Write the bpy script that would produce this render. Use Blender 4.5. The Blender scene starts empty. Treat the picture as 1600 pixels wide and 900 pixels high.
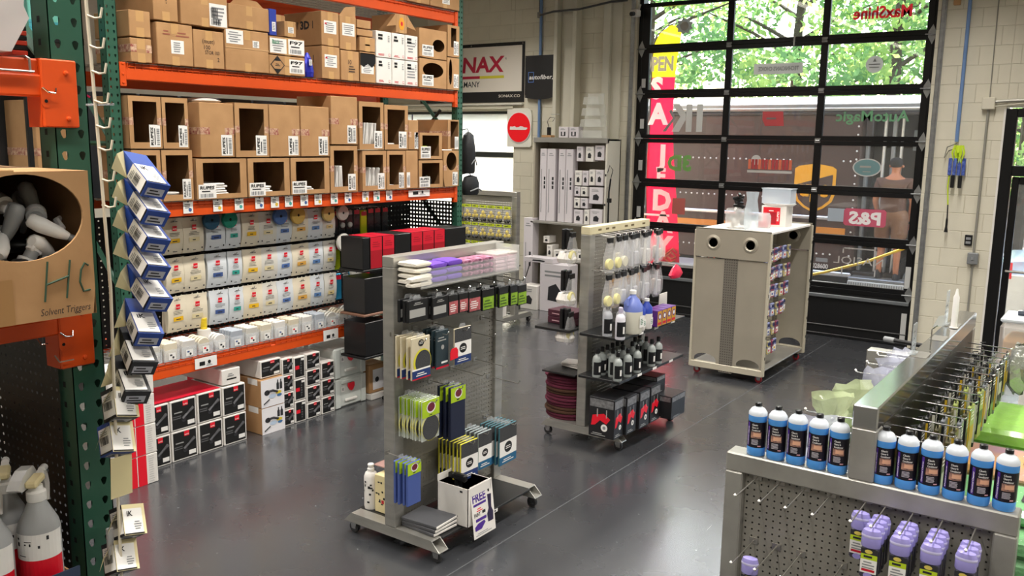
import bpy, math, random
from mathutils import Vector, Matrix
PI = math.pi
sc = bpy.context.scene
COL = sc.collection
rnd = random.Random(7)

# ---------------------------------------------------------------- camera, sky, sun, lamps, exposure
cam_d = bpy.data.cameras.new('camera')
cam = bpy.data.objects.new('camera', cam_d)
COL.objects.link(cam)
cam_d.sensor_width = 36.0
cam_d.lens = 36.0 * 1368 / 1600
cam_d.clip_start = 0.05
cam_d.clip_end = 300
yaw, pitch, roll = math.radians(35.25), math.radians(9.56), math.radians(0.87)
fw = Vector((-math.sin(yaw) * math.cos(pitch), math.cos(yaw) * math.cos(pitch), -math.sin(pitch)))
rt = Vector((math.cos(yaw), math.sin(yaw), 0))
up = rt.cross(fw)
rt2 = rt * math.cos(roll) + up * math.sin(roll)
up2 = rt2.cross(fw)
R3 = Matrix((rt2, up2, -fw)).transposed()
cam.matrix_world = Matrix.Translation((0, 0, 2.36)) @ R3.to_4x4()
sc.camera = cam

world = bpy.data.worlds.new('sky')
sc.world = world
world.use_nodes = True
wn = world.node_tree
wn.nodes.clear()
w_out = wn.nodes.new('ShaderNodeOutputWorld')
w_bg = wn.nodes.new('ShaderNodeBackground')
w_sky = wn.nodes.new('ShaderNodeTexSky')
w_sky.sky_type = 'NISHITA'
w_sky.sun_disc = False
w_sky.sun_elevation = math.radians(52)
w_sky.sun_rotation = math.radians(-25)
w_sky.air_density = 1.2
w_sky.dust_density = 3.0
w_bg.inputs['Strength'].default_value = 0.95
wn.links.new(w_sky.outputs[0], w_bg.inputs[0])
wn.links.new(w_bg.outputs[0], w_out.inputs[0])

sun_d = bpy.data.lights.new('sun', 'SUN')
sun_d.energy = 14.0
sun_d.angle = 0.01
sun_d.color = (1.0, 0.95, 0.86)
sun = bpy.data.objects.new('sun', sun_d)
COL.objects.link(sun)
sun.rotation_euler = Vector((0.28, -0.55, -0.79)).to_track_quat('-Z', 'Y').to_euler()

LAMP_W = 62.0          # watts of every ceiling tube (built further down, in its own builder)
sc.view_settings.view_transform = 'Standard'
sc.view_settings.look = 'None'
sc.view_settings.gamma = 1.0
sc.view_settings.use_curve_mapping = False
sc.view_settings.exposure = 0.18

# ---------------------------------------------------------------- materials
def hexc(h):
    h = h.lstrip('#')
    o = []
    for i in (0, 2, 4):
        c = int(h[i:i + 2], 16) / 255
        o.append(c / 12.92 if c <= 0.04045 else ((c + 0.055) / 1.055) ** 2.4)
    return (o[0], o[1], o[2], 1.0)

MATS = {}
def mat(name, col, rough=0.5, metal=0.0, var=0.0, vs=6.0, bump=0.0, bs=60.0, alpha=1.0, emit=0.0, coat=0.0, col2=None, stretch=None, spec=None, trans=0.0):
    """procedural principled material; var mixes in a noise-driven second tone, bump adds fine relief"""
    if name in MATS:
        return MATS[name]
    m = bpy.data.materials.new(name)
    MATS[name] = m
    m.use_nodes = True
    nt = m.node_tree
    b = nt.nodes['Principled BSDF']
    c = hexc(col) if isinstance(col, str) else col
    b.inputs['Base Color'].default_value = c
    b.inputs['Roughness'].default_value = rough
    b.inputs['Metallic'].default_value = metal
    b.inputs['Alpha'].default_value = alpha
    if spec is not None:
        b.inputs['Specular IOR Level'].default_value = spec
    if trans:
        b.inputs['Transmission Weight'].default_value = trans
    if coat:
        b.inputs['Coat Weight'].default_value = coat
        b.inputs['Coat Roughness'].default_value = 0.08
    if emit:
        b.inputs['Emission Color'].default_value = c
        b.inputs['Emission Strength'].default_value = emit
    if var or bump:
        tc = nt.nodes.new('ShaderNodeTexCoord')
        mp = nt.nodes.new('ShaderNodeMapping')
        nt.links.new(tc.outputs['Object'], mp.inputs[0])
        if stretch:
            mp.inputs['Scale'].default_value = stretch
    if var:
        n = nt.nodes.new('ShaderNodeTexNoise')
        n.inputs['Scale'].default_value = vs
        n.inputs['Detail'].default_value = 6
        nt.links.new(mp.outputs[0], n.inputs['Vector'])
        mx = nt.nodes.new('ShaderNodeMix')
        mx.data_type = 'RGBA'
        c2 = hexc(col2) if col2 else tuple(x * (1 - var) for x in c[:3]) + (1.0,)
        mx.inputs['A'].default_value = c
        mx.inputs['B'].default_value = c2
        rp = nt.nodes.new('ShaderNodeMapRange')
        rp.inputs['From Min'].default_value = 0.35
        rp.inputs['From Max'].default_value = 0.68
        nt.links.new(n.outputs['Fac'], rp.inputs['Value'])
        nt.links.new(rp.outputs[0], mx.inputs['Factor'])
        nt.links.new(mx.outputs['Result'], b.inputs['Base Color'])
    if bump:
        n2 = nt.nodes.new('ShaderNodeTexNoise')
        n2.inputs['Scale'].default_value = bs
        n2.inputs['Detail'].default_value = 4
        nt.links.new(mp.outputs[0], n2.inputs['Vector'])
        bp = nt.nodes.new('ShaderNodeBump')
        bp.inputs['Strength'].default_value = bump
        bp.inputs['Distance'].default_value = 0.01
        nt.links.new(n2.outputs['Fac'], bp.inputs['Height'])
        nt.links.new(bp.outputs[0], b.inputs['Normal'])
    return m

def film(name, col, alpha, rough=0.12, bump=0.0):
    """thin clear plastic: mostly see-through, with a glossy crinkle"""
    m = mat(name, col, rough, alpha=alpha, bump=bump, bs=35)
    return m

def glass_mat(name, tint, haze):
    if name in MATS:
        return MATS[name]
    m = bpy.data.materials.new(name)
    MATS[name] = m
    m.use_nodes = True
    nt = m.node_tree
    nt.nodes.clear()
    out = nt.nodes.new('ShaderNodeOutputMaterial')
    tr = nt.nodes.new('ShaderNodeBsdfTransparent')
    tr.inputs[0].default_value = tint
    gl = nt.nodes.new('ShaderNodeBsdfGlossy')
    gl.inputs['Roughness'].default_value = 0.02
    df = nt.nodes.new('ShaderNodeBsdfDiffuse')
    df.inputs[0].default_value = (0.8, 0.8, 0.8, 1)
    lw = nt.nodes.new('ShaderNodeFresnel')
    lw.inputs['IOR'].default_value = 1.5
    m1 = nt.nodes.new('ShaderNodeMixShader')
    m2 = nt.nodes.new('ShaderNodeMixShader')
    m1.inputs[0].default_value = haze
    nt.links.new(tr.outputs[0], m1.inputs[1])
    nt.links.new(df.outputs[0], m1.inputs[2])
    nt.links.new(lw.outputs[0], m2.inputs[0])
    nt.links.new(m1.outputs[0], m2.inputs[1])
    nt.links.new(gl.outputs[0], m2.inputs[2])
    nt.links.new(m2.outputs[0], out.inputs[0])
    return m

def translucent(name, col, t=0.6):
    if name in MATS:
        return MATS[name]
    m = bpy.data.materials.new(name)
    MATS[name] = m
    m.use_nodes = True
    nt = m.node_tree
    nt.nodes.clear()
    out = nt.nodes.new('ShaderNodeOutputMaterial')
    a = nt.nodes.new('ShaderNodeBsdfDiffuse')
    b = nt.nodes.new('ShaderNodeBsdfTranslucent')
    a.inputs[0].default_value = hexc(col)
    b.inputs[0].default_value = hexc(col)
    mx = nt.nodes.new('ShaderNodeMixShader')
    mx.inputs[0].default_value = t
    nt.links.new(a.outputs[0], mx.inputs[1])
    nt.links.new(b.outputs[0], mx.inputs[2])
    nt.links.new(mx.outputs[0], out.inputs[0])
    return m

card = mat('cardboard', '#b98f62', 0.85, var=0.22, vs=5, col2='#a87f54', bump=0.05, bs=40)
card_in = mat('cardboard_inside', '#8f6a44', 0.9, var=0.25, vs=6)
card_lt = mat('cardboard_pale', '#c9a071', 0.85, var=0.15, vs=5, bump=0.04)
tape = mat('packing_tape', '#c49a66', 0.35, coat=0.3)
white = mat('white_print', '#eceae6', 0.55)
white_card = mat('white_carton', '#e6e2dc', 0.6, var=0.05, vs=8)
ivory = mat('ivory_card', '#e3d3a2', 0.6, var=0.06)
black = mat('black_print', '#141414', 0.5)
black_pl = mat('black_plastic', '#151517', 0.35, var=0.2)
ink = mat('ink', '#26262a', 0.7)
grey_pl = mat('grey_plastic', '#8b8d8f', 0.4)
red = mat('red_print', '#c8102e', 0.45)
redbr = mat('bright_red', '#e2122a', 0.4)
blue = mat('blue_carton', '#23469a', 0.5)
purple = mat('purple_print', '#4c2a8c', 0.5)
orange = mat('orange_steel', '#dd4e04', 0.5, var=0.12, vs=3, bump=0.02, bs=20)
green = mat('green_steel', '#2d5b48', 0.42, var=0.2, vs=4, bump=0.02, bs=15)
hole = mat('hole_dark', '#0b0c0c', 0.9)
steel = mat('brushed_steel', '#b4b2ab', 0.36, 0.6, var=0.25, vs=3, bump=0.04, bs=30, stretch=(1, 1, 6))
steel_d = mat('steel_panel', '#9a978f', 0.42, 0.5, var=0.2, vs=3)
chrome = mat('chrome', '#c8c8c8', 0.16, 1.0)
wire = mat('zinc_wire', '#b9b6b0', 0.3, 0.9)
bagfilm = film('bag_film', '#e8e8ea', 0.22, 0.12, 0.5)
binclear = film('bin_clear', '#e9edf0', 0.28, 0.08)

# ---------------------------------------------------------------- mesh builder
TXT = {}
def text2d(s, bold):
    k = (s, bold)
    if k not in TXT:
        c = bpy.data.curves.new('txt', 'FONT')
        c.body = s
        c.resolution_u = 2
        c.offset = bold
        o = bpy.data.objects.new('txt', c)
        COL.objects.link(o)
        me = bpy.data.meshes.new_from_object(o.evaluated_get(bpy.context.evaluated_depsgraph_get()))
        vs = [v.co.copy() for v in me.vertices]
        fs = [tuple(p.vertices) for p in me.polygons]
        bpy.data.objects.remove(o)
        bpy.data.curves.remove(c)
        bpy.data.meshes.remove(me)
        if vs:
            x0 = min(v.x for v in vs); x1 = max(v.x for v in vs)
            y0 = min(v.y for v in vs); y1 = max(v.y for v in vs)
        else:
            x0 = x1 = y0 = y1 = 0
        TXT[k] = (vs, fs, x0, x1, y0, y1)
    return TXT[k]

XP = (Vector((0, 1, 0)), Vector((0, 0, 1)))      # a face that looks towards +X: right, up
YM = (Vector((1, 0, 0)), Vector((0, 0, 1)))      # a face that looks towards -Y
ZP = (Vector((1, 0, 0)), Vector((0, 1, 0)))      # a face that looks up

class MB:
    def __init__(s):
        s.v, s.f, s.m, s.mats = [], [], [], []
    def mi(s, m):
        if m not in s.mats:
            s.mats.append(m)
        return s.mats.index(m)
    def add(s, vs, fs, m):
        n = len(s.v)
        i = s.mi(m)
        s.v += [tuple(v) for v in vs]
        for f in fs:
            s.f.append(tuple(n + k for k in f))
            s.m.append(i)
        return s
    def box(s, x0, x1, y0, y1, z0, z1, m, skip=''):
        vs = [(x0, y0, z0), (x1, y0, z0), (x1, y1, z0), (x0, y1, z0), (x0, y0, z1), (x1, y0, z1), (x1, y1, z1), (x0, y1, z1)]
        fs = {'b': (0, 3, 2, 1), 't': (4, 5, 6, 7), 'f': (0, 1, 5, 4), 'r': (1, 2, 6, 5), 'k': (2, 3, 7, 6), 'l': (3, 0, 4, 7)}
        return s.add(vs, [fs[k] for k in fs if k not in skip], m)
    def obox(s, c, size, rot, m):
        """box of a size, turned by a 3x3 matrix about its centre"""
        hx, hy, hz = [d / 2 for d in size]
        c = Vector(c)
        vs = [c + rot @ Vector((a, b, d)) for a, b, d in ((-hx, -hy, -hz), (hx, -hy, -hz), (hx, hy, -hz), (-hx, hy, -hz), (-hx, -hy, hz), (hx, -hy, hz), (hx, hy, hz), (-hx, hy, hz))]
        return s.add(vs, [(0, 3, 2, 1), (4, 5, 6, 7), (0, 1, 5, 4), (1, 2, 6, 5), (2, 3, 7, 6), (3, 0, 4, 7)], m)
    def cbox(s, x0, x1, y0, y1, z0, z1, m, b=0.006):
        """box with chamfered edges"""
        vs, fs = [], []
        X, Y, Z = (x0, x1), (y0, y1), (z0, z1)
        idx = {}
        for i in (0, 1):
            for j in (0, 1):
                for k in (0, 1):
                    sx, sy, sz = (1 - 2 * i), (1 - 2 * j), (1 - 2 * k)
                    for a in range(3):
                        p = [X[i], Y[j], Z[k]]
                        for q, sg in enumerate((sx, sy, sz)):
                            if q != a:
                                p[q] += sg * b
                        idx[(i, j, k, a)] = len(vs)
                        vs.append(tuple(p))
        for a in range(3):
            for e in (0, 1):
                o = [q for q in range(3) if q != a]
                def key(u, w):
                    d = [0, 0, 0]
                    d[a] = e; d[o[0]] = u; d[o[1]] = w
                    return idx[(d[0], d[1], d[2], a)]
                fs.append((key(0, 0), key(1, 0), key(1, 1), key(0, 1)))
        for a in range(3):
            o = [q for q in range(3) if q != a]
            for u in (0, 1):
                for w in (0, 1):
                    def kk(t, ax):
                        d = [0, 0, 0]
                        d[a] = t; d[o[0]] = u; d[o[1]] = w
                        return idx[(d[0], d[1], d[2], ax)]
                    fs.append((kk(0, o[0]), kk(1, o[0]), kk(1, o[1]), kk(0, o[1])))
        for i in (0, 1):
            for j in (0, 1):
                for k in (0, 1):
                    fs.append(tuple(idx[(i, j, k, a)] for a in range(3)))
        return s.add(vs, fs, m)
    def tube(s, pts, r, m, n=6, caps=True):
        pts = [Vector(p) for p in pts]
        rs = r if isinstance(r, (list, tuple)) else [r] * len(pts)
        vs, fs = [], []
        last = None
        for i, p in enumerate(pts):
            d = (pts[min(i + 1, len(pts) - 1)] - pts[max(i - 1, 0)])
            d = d.normalized() if d.length > 1e-9 else Vector((0, 0, 1))
            if last is None:
                a = d.cross(Vector((0, 0, 1)) if abs(d.z) < 0.9 else Vector((1, 0, 0))).normalized()
            else:
                a = (last - d * last.dot(d))
                a = a.normalized() if a.length > 1e-6 else d.orthogonal().normalized()
            last = a
            b = d.cross(a)
            for k in range(n):
                t = 2 * PI * k / n
                vs.append(p + (a * math.cos(t) + b * math.sin(t)) * rs[i])
        for i in range(len(pts) - 1):
            for k in range(n):
                k2 = (k + 1) % n
                fs.append((i * n + k, i * n + k2, (i + 1) * n + k2, (i + 1) * n + k))
        if caps:
            fs.append(tuple(range(n))[::-1])
            fs.append(tuple((len(pts) - 1) * n + k for k in range(n)))
        return s.add(vs, fs, m)
    def lathe(s, prof, m, n=16, o=(0, 0, 0), sx=1.0, sy=1.0, ms=None, axis='z', caps=True):
        """turn a profile of (radius, height) about an axis; ms gives a material per band"""
        vs = []
        for r, h in prof:
            for k in range(n):
                t = 2 * PI * k / n
                a, b = r * math.cos(t) * sx, r * math.sin(t) * sy
                if axis == 'z':
                    p = (o[0] + a, o[1] + b, o[2] + h)
                elif axis == 'x':
                    p = (o[0] + h, o[1] + a, o[2] + b)
                else:
                    p = (o[0] + b, o[1] + h, o[2] + a)
                vs.append(p)
        base = len(s.v)
        s.v += vs
        for i in range(len(prof) - 1):
            mm = s.mi(ms[i] if ms else m)
            for k in range(n):
                k2 = (k + 1) % n
                s.f.append((base + i * n + k, base + i * n + k2, base + (i + 1) * n + k2, base + (i + 1) * n + k))
                s.m.append(mm)
        if caps:
            s.f.append(tuple(base + k for k in range(n))[::-1]); s.m.append(s.mi(ms[0] if ms else m))
            s.f.append(tuple(base + (len(prof) - 1) * n + k for k in range(n))); s.m.append(s.mi(ms[-1] if ms else m))
        return s
    def crumple(s, a, seed=1):
        q = random.Random(seed)
        s.v = [(x + q.uniform(-a, a), y + q.uniform(-a, a), z + q.uniform(-a, a)) for x, y, z in s.v]
        return s
    def quad(s, o, r, u, w, h, m, lift=0.0):
        """flat rectangle with lower-left corner o in the plane right r, up u"""
        r, u = Vector(r), Vector(u)
        o = Vector(o) + r.cross(u) * lift
        return s.add([o, o + r * w, o + r * w + u * h, o + u * h], [(0, 1, 2, 3)], m)
    def poly(s, o, r, u, pts, m, lift=0.0, depth=0.0):
        """flat outline (2-D points) in the plane, with thickness towards the back"""
        r, u = Vector(r), Vector(u)
        nn = r.cross(u)
        o = Vector(o) + nn * lift
        k = len(pts)
        vs = [o + r * a + u * b for a, b in pts]
        fs = [tuple(range(k))]
        if depth:
            vs += [p - nn * depth for p in vs]
            fs.append(tuple(range(2 * k - 1, k - 1, -1)))
            fs += [(i, k + i, k + (i + 1) % k, (i + 1) % k) for i in range(k)]
        return s.add(vs, fs, m)
    def disc(s, o, r, u, rad, m, lift=0.0, n=20, ry=None, depth=0.0):
        ry = rad if ry is None else ry
        return s.poly(o, r, u, [(rad * math.cos(2 * PI * k / n), ry * math.sin(2 * PI * k / n)) for k in range(n)], m, lift, depth)
    def text(s, t, o, r, u, h, m, lift=0.001, bold=0.0, align='l', width=None, shear=0.0):
        """lettering of height h (cap height) with its lower-left (or centre) at o; width squeezes it"""
        vs, fs, x0, x1, y0, y1 = text2d(t, bold)
        if not vs:
            return s
        r, u = Vector(r), Vector(u)
        k = h / 0.69
        kx = k if width is None else width / max(x1 - x0, 1e-6)
        w = (x1 - x0) * kx
        off = {'l': 0, 'c': -w / 2, 'r': -w}[align]
        o = Vector(o) + r.cross(u) * lift
        return s.add([o + r * ((v.x - x0) * kx + off + v.y * k * shear) + u * (v.y * k) for v in vs], fs, m)
    def build(s, name, parent=None, smooth=False, loc=None, rot=None):
        me = bpy.data.meshes.new(name)
        me.from_pydata(s.v, [], s.f)
        for m in s.mats:
            me.materials.append(m)
        me.polygons.foreach_set('material_index', s.m)
        if smooth:
            me.polygons.foreach_set('use_smooth', [True] * len(s.f))
            try:
                me.set_sharp_from_angle(angle=math.radians(40))
            except Exception:
                pass
        me.update()
        o = bpy.data.objects.new(name, me)
        COL.objects.link(o)
        if parent:
            o.parent = parent
        if loc:
            o.location = loc
        if rot:
            o.rotation_euler = rot
        return o

def tag(o, label=None, cat=None, group=None, kind=None):
    if label:
        o['label'] = label
    if cat:
        o['category'] = cat
    if group:
        o['group'] = group
    if kind:
        o['kind'] = kind
    return o

def thing(name, label, cat, loc=(0, 0, 0), rz=0.0, group=None, rot=None):
    o = bpy.data.objects.new(name, None)
    o.empty_display_size = 0.05
    COL.objects.link(o)
    o.location = loc
    o.rotation_euler = rot if rot else (0, 0, rz)
    return tag(o, label, cat, group)

def dup(root, loc, rz=0.0, label=None, group=None, rot=None):
    def cp(o, par):
        c = o.copy()
        COL.objects.link(c)
        c.parent = par
        for ch in o.children:
            cp(ch, c)
        return c
    r = cp(root, None)
    r.location = loc
    r.rotation_euler = rot if rot else (0, 0, rz)
    return tag(r, label, None, group)

def struct(o):
    return tag(o, kind='structure')

ORD = ['first', 'second', 'third', 'fourth', 'fifth', 'sixth', 'seventh', 'eighth', 'ninth', 'tenth', 'eleventh', 'twelfth', 'thirteenth', 'fourteenth', 'fifteenth', 'sixteenth']
def bars(b, o, r, u, w, h, m, lift=0.0012, n=9, seed=1):
    """a bar code"""
    q = random.Random(seed)
    x = 0.0
    r = Vector(r); u = Vector(u)
    while x < w * 0.97:
        t = w / n * q.choice((0.3, 0.5, 0.8))
        b.quad(Vector(o) + r * x, r, u, min(t, w - x), h, m, lift)
        x += t + w / n * q.choice((0.3, 0.5))
def lines(b, o, r, u, w, h, m, n=4, lift=0.0012, seed=1, fill=0.45):
    """lines of small print"""
    q = random.Random(seed)
    r = Vector(r); u = Vector(u)
    for i in range(n):
        ww = w * q.uniform(0.55, 1.0)
        b.quad(Vector(o) + u * (h * (n - 1 - i) / n + h / n * 0.25) + r * (w - ww) * 0.3, r, u, ww, h / n * fill, m, lift)
# ================================================================ the room
def floor_material():
    m = bpy.data.materials.new('sealed_concrete')
    m.use_nodes = True
    nt = m.node_tree
    b = nt.nodes['Principled BSDF']
    tc = nt.nodes.new('ShaderNodeTexCoord')
    def noise(scale, detail, stretch=None, rot=0):
        mp = nt.nodes.new('ShaderNodeMapping')
        if stretch:
            mp.inputs['Scale'].default_value = stretch
        mp.inputs['Rotation'].default_value[2] = rot
        nt.links.new(tc.outputs['Object'], mp.inputs[0])
        n = nt.nodes.new('ShaderNodeTexNoise')
        n.inputs['Scale'].default_value = scale
        n.inputs['Detail'].default_value = detail
        nt.links.new(mp.outputs[0], n.inputs['Vector'])
        return n
    def rng(n, a, c, o0=0.0, o1=1.0):
        r = nt.nodes.new('ShaderNodeMapRange')
        r.inputs['From Min'].default_value = a
        r.inputs['From Max'].default_value = c
        r.inputs['To Min'].default_value = o0
        r.inputs['To Max'].default_value = o1
        nt.links.new(n.outputs['Fac'], r.inputs['Value'])
        return r
    big = noise(0.7, 5)
    mx = nt.nodes.new('ShaderNodeMix'); mx.data_type = 'RGBA'
    mx.inputs['A'].default_value = hexc('#424346')
    mx.inputs['B'].default_value = hexc('#323438')
    nt.links.new(rng(big, 0.2, 0.8).outputs[0], mx.inputs['Factor'])
    mx2 = nt.nodes.new('ShaderNodeMix'); mx2.data_type = 'RGBA'
    mx2.inputs['B'].default_value = hexc('#7d7f80')
    scr = noise(9, 3, (6, 0.35, 1), 0.5)
    nt.links.new(rng(scr, 0.72, 0.80, 0, 0.55).outputs[0], mx2.inputs['Factor'])
    nt.links.new(mx.outputs['Result'], mx2.inputs['A'])
    mx3 = nt.nodes.new('ShaderNodeMix'); mx3.data_type = 'RGBA'
    mx3.inputs['B'].default_value = hexc('#8f9294')
    spk = noise(22, 2)
    nt.links.new(rng(spk, 0.735, 0.76, 0, 0.7).outputs[0], mx3.inputs['Factor'])
    nt.links.new(mx2.outputs['Result'], mx3.inputs['A'])
    nt.links.new(mx3.outputs['Result'], b.inputs['Base Color'])
    rn = noise(2.2, 6)
    nt.links.new(rng(rn, 0.2, 0.8, 0.22, 0.33).outputs[0], b.inputs['Roughness'])
    b.inputs['Specular IOR Level'].default_value = 0.6
    b.inputs['Coat Weight'].default_value = 0.8
    b.inputs['Coat Roughness'].default_value = 0.19
    bp = nt.nodes.new('ShaderNodeBump')
    bp.inputs['Strength'].default_value = 0.04
    bp.inputs['Distance'].default_value = 0.01
    nt.links.new(noise(1.6, 2).outputs['Fac'], bp.inputs['Height'])
    nt.links.new(bp.outputs[0], b.inputs['Normal'])
    return m

b = MB(); b.box(-10.5, 4.0, -3.0, 11.25, -0.12, 0.0, floor_material())
floor = struct(b.build('floor'))
jm = mat('joint_filler', '#55575a', 0.5)
for (x0, x1, y0, y1) in ((-2.856, -2.848, -3, 10.9), (-8.8, 4.0, 9.096, 9.104), (-8.8, 4.0, 2.096, 2.104)):
    MB().box(x0, x1, y0, y1, -0.01, 0.0012, jm).build('floor_joint', floor)

paint = mat('cream_wall_paint', '#d9d3c0', 0.55, var=0.08, vs=2.5, bump=0.12, bs=90)
paint_j = mat('cream_mortar_paint', '#c4bda9', 0.7)
wall_b = mat('warehouse_wall', '#cfcabb', 0.7, var=0.08, vs=2)
dark_deck = mat('ceiling_deck', '#8e8b84', 0.8, var=0.1)
OPEN = [(-5.76, -2.02, 0, 4.36), (-13, -7.79, 0, 2.80), (-1.24, 1.0, 0, 2.80)]
b = MB()
Y0, Y1 = 11.004, 11.25
for x0, x1, z0, z1 in ((-10.5, -7.79, 2.80, 5.4), (-7.79, -5.76, 0, 5.4), (-5.76, -2.02, 4.36, 5.4), (-2.02, -1.24, 0, 5.4), (-1.24, 1.0, 2.80, 5.4), (1.0, 4.0, 0, 5.4)):
    b.box(x0, x1, Y0, Y1, z0, z1, paint_j)
wall_far = struct(b.build('wall_far'))
blk_cache = {}
def block(x0, x1, z0, z1):
    k = (round(x1 - x0, 3), round(z1 - z0, 3))
    if k not in blk_cache:
        m = MB().cbox(0, k[0], 0, 0.02, 0, k[1], paint, 0.003)
        o = m.build('block', wall_far)
        blk_cache[k] = o
    else:
        o = blk_cache[k].copy()
        COL.objects.link(o)
    o.location = (x0, 11.0, z0)
CH, CW = 0.2032, 0.4064
for rx0, rx1, rz0, rz1 in ((-7.79, -5.76, 0.0, 4.877), (-9.5, -7.79, 2.80, 4.877), (-2.02, -1.24, 0.0, 4.47), (-1.24, -0.6, 2.80, 4.064)):
    k = 0
    while k * CH < rz1 - 0.01:
        z0, z1 = max(k * CH, rz0), (k + 1) * CH
        x = -10.5 + (k % 2) * CW / 2
        while x < rx1:
            a, c = max(x, rx0), min(x + CW, rx1)
            if c - a > 0.03 and z1 - z0 > 0.03:
                block(a + 0.002, c - 0.002, z0 + 0.002, z1 - 0.002)
            x += CW
        k += 1
struct(MB().box(-10.7, -10.5, -3.2, 11.25, 0, 5.4, wall_b).build('wall_left'))
struct(MB().box(4.0, 4.2, -3.2, 11.25, 0, 5.4, wall_b).build('wall_right'))
struct(MB().box(-10.7, 4.2, -3.2, -3.0, 0, 5.4, wall_b).build('wall_near'))
struct(MB().box(-10.7, 4.2, -3.2, 11.25, 5.4, 5.6, dark_deck).build('ceiling'))

# ceiling tube lamps (above the frame): they light the shop
def tube_lamp(x, y, z, label, ln=2.4):
    t = thing('tube_lamp', label, 'lamp', (x, y, z), 0, 'shop tube lamps')
    MB().cbox(-0.07, 0.07, -ln / 2, ln / 2, 0.0, 0.06, mat('lamp_housing', '#d8d8d4', 0.5), 0.008).build('housing', t)
    MB().box(-0.055, 0.055, -ln / 2 + 0.03, ln / 2 - 0.03, -0.012, 0.0, mat('lamp_diffuser', '#fff4e2', 0.5, emit=6.0)).build('diffuser', t)
    for s in (-0.8, 0.8):
        MB().tube([(0, s, 0.06), (0, s, 5.4 - z)], 0.004, wire).build('hanger', t)
    ld = bpy.data.lights.new('tube_light', 'AREA')
    ld.shape = 'RECTANGLE'
    ld.size, ld.size_y = 0.12, ln
    ld.energy = LAMP_W
    ld.spread = math.radians(135)
    ld.color = (1.0, 0.955, 0.89)
    lo = bpy.data.objects.new('tube_light', ld)
    COL.objects.link(lo)
    lo.parent = t
    lo.location = (0, 0, -0.02)
for i, x in enumerate((-7.6, -4.35, -1.6, 1.4)):
    for j, y in enumerate((0.0, 3.0, 5.9, 8.7)):
        tube_lamp(x, y, 4.42, '%s tube lamp from the left in the %s ceiling row' % (ORD[i], ORD[j]))

# steel columns, pipes and conduits on the far wall
col_p = mat('column_paint', '#d6d2c2', 0.45, var=0.1, vs=2)
t = thing('steel_column', 'cream painted wide-flange steel column between dark banner and garage door', 'column', (-6.79, 10.92, 0))
for name, x0, x1, y0, y1 in (('flange', -0.21, -0.15, -0.08, 0.08), ('flange', 0.10, 0.16, -0.08, 0.08), ('web', -0.15, 0.10, 0.03, 0.05)):
    MB().cbox(x0, x1, y0, y1, 0, 5.4, col_p, 0.006).build(name, t)
t = thing('steel_column', 'narrow cream painted steel post right next to garage door track', 'column', (-6.1, 10.95, 0))
MB().cbox(-0.13, -0.02, -0.05, 0.05, 0, 5.4, col_p, 0.006).build('flange', t)
MB().cbox(-0.02, 0.13, 0.01, 0.05, 0, 5.4, col_p, 0.004).build('web', t)
bluep = mat('blue_pipe_paint', '#6f8fc0', 0.35, var=0.15, vs=4)
o = MB().tube([(-7.305, 10.965, 0.0), (-7.305, 10.965, 5.4)], 0.022, bluep, 10).build('air_pipe', None, True)
tag(o, 'blue compressed air pipe running behind the small dark banner', 'pipe')
t = thing('conduit', 'thin dark conduit crossing the columns under the ceiling', 'conduit')
MB().tube([(-7.33, 10.97, 5.3), (-7.33, 10.97, 4.17), (-7.28, 10.9, 4.15), (-7.0, 10.82, 4.17), (-6.58, 10.82, 4.17), (-6.1, 10.86, 4.24), (-5.9, 10.97, 4.26)], 0.015, mat('dark_conduit', '#4a4a4c', 0.4), 8).build('pipe', t, True)
for x in (-7.33,):
    MB().cbox(x - 0.03, x + 0.03, 10.94, 11.0, 4.12, 4.2, steel_d).build('fitting', t)

# ---- garage door (glass sections)
frame_m = mat('black_aluminium', '#0f0f11', 0.38, 0.3)
pane_m = glass_mat('pane_glass', (0.93, 0.95, 0.95, 1), 0.05)
zb = [0.62 + 0.5985 * k for k in range(7)]
door1 = bpy.data.objects.new('door_1', None); COL.objects.link(door1); struct(door1)
for k, z in enumerate(zb):
    for z0, z1 in ((z - 0.056, z - 0.001), (z + 0.001, z + 0.056)):
        if k == 6 and z0 > z:
            continue
        MB().cbox(-5.70, -2.05, 11.05, 11.10, z0, z1, frame_m, 0.004).build('rail', door1)
MULL = (-4.455, -3.25)
cols = [(-5.59, MULL[0] - 0.042), (MULL[0] + 0.042, MULL[1] - 0.042), (MULL[1] + 0.042, -2.125)]
panes = {}
for k in range(6):
    z0, z1 = zb[k] + 0.056, zb[k + 1] - 0.056
    for x0, x1 in ((-5.70, -5.59), (MULL[0] - 0.042, MULL[0] + 0.042), (MULL[1] - 0.042, MULL[1] + 0.042), (-2.125, -2.05)):
        MB().cbox(x0, x1, 11.052, 11.098, z0, z1, frame_m, 0.003).build('stile', door1)
    for c, (x0, x1) in enumerate(cols):
        panes[(k, c)] = MB().box(x0, x1, 11.074, 11.080, z0, z1, pane_m).build('pane', door1)
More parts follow.
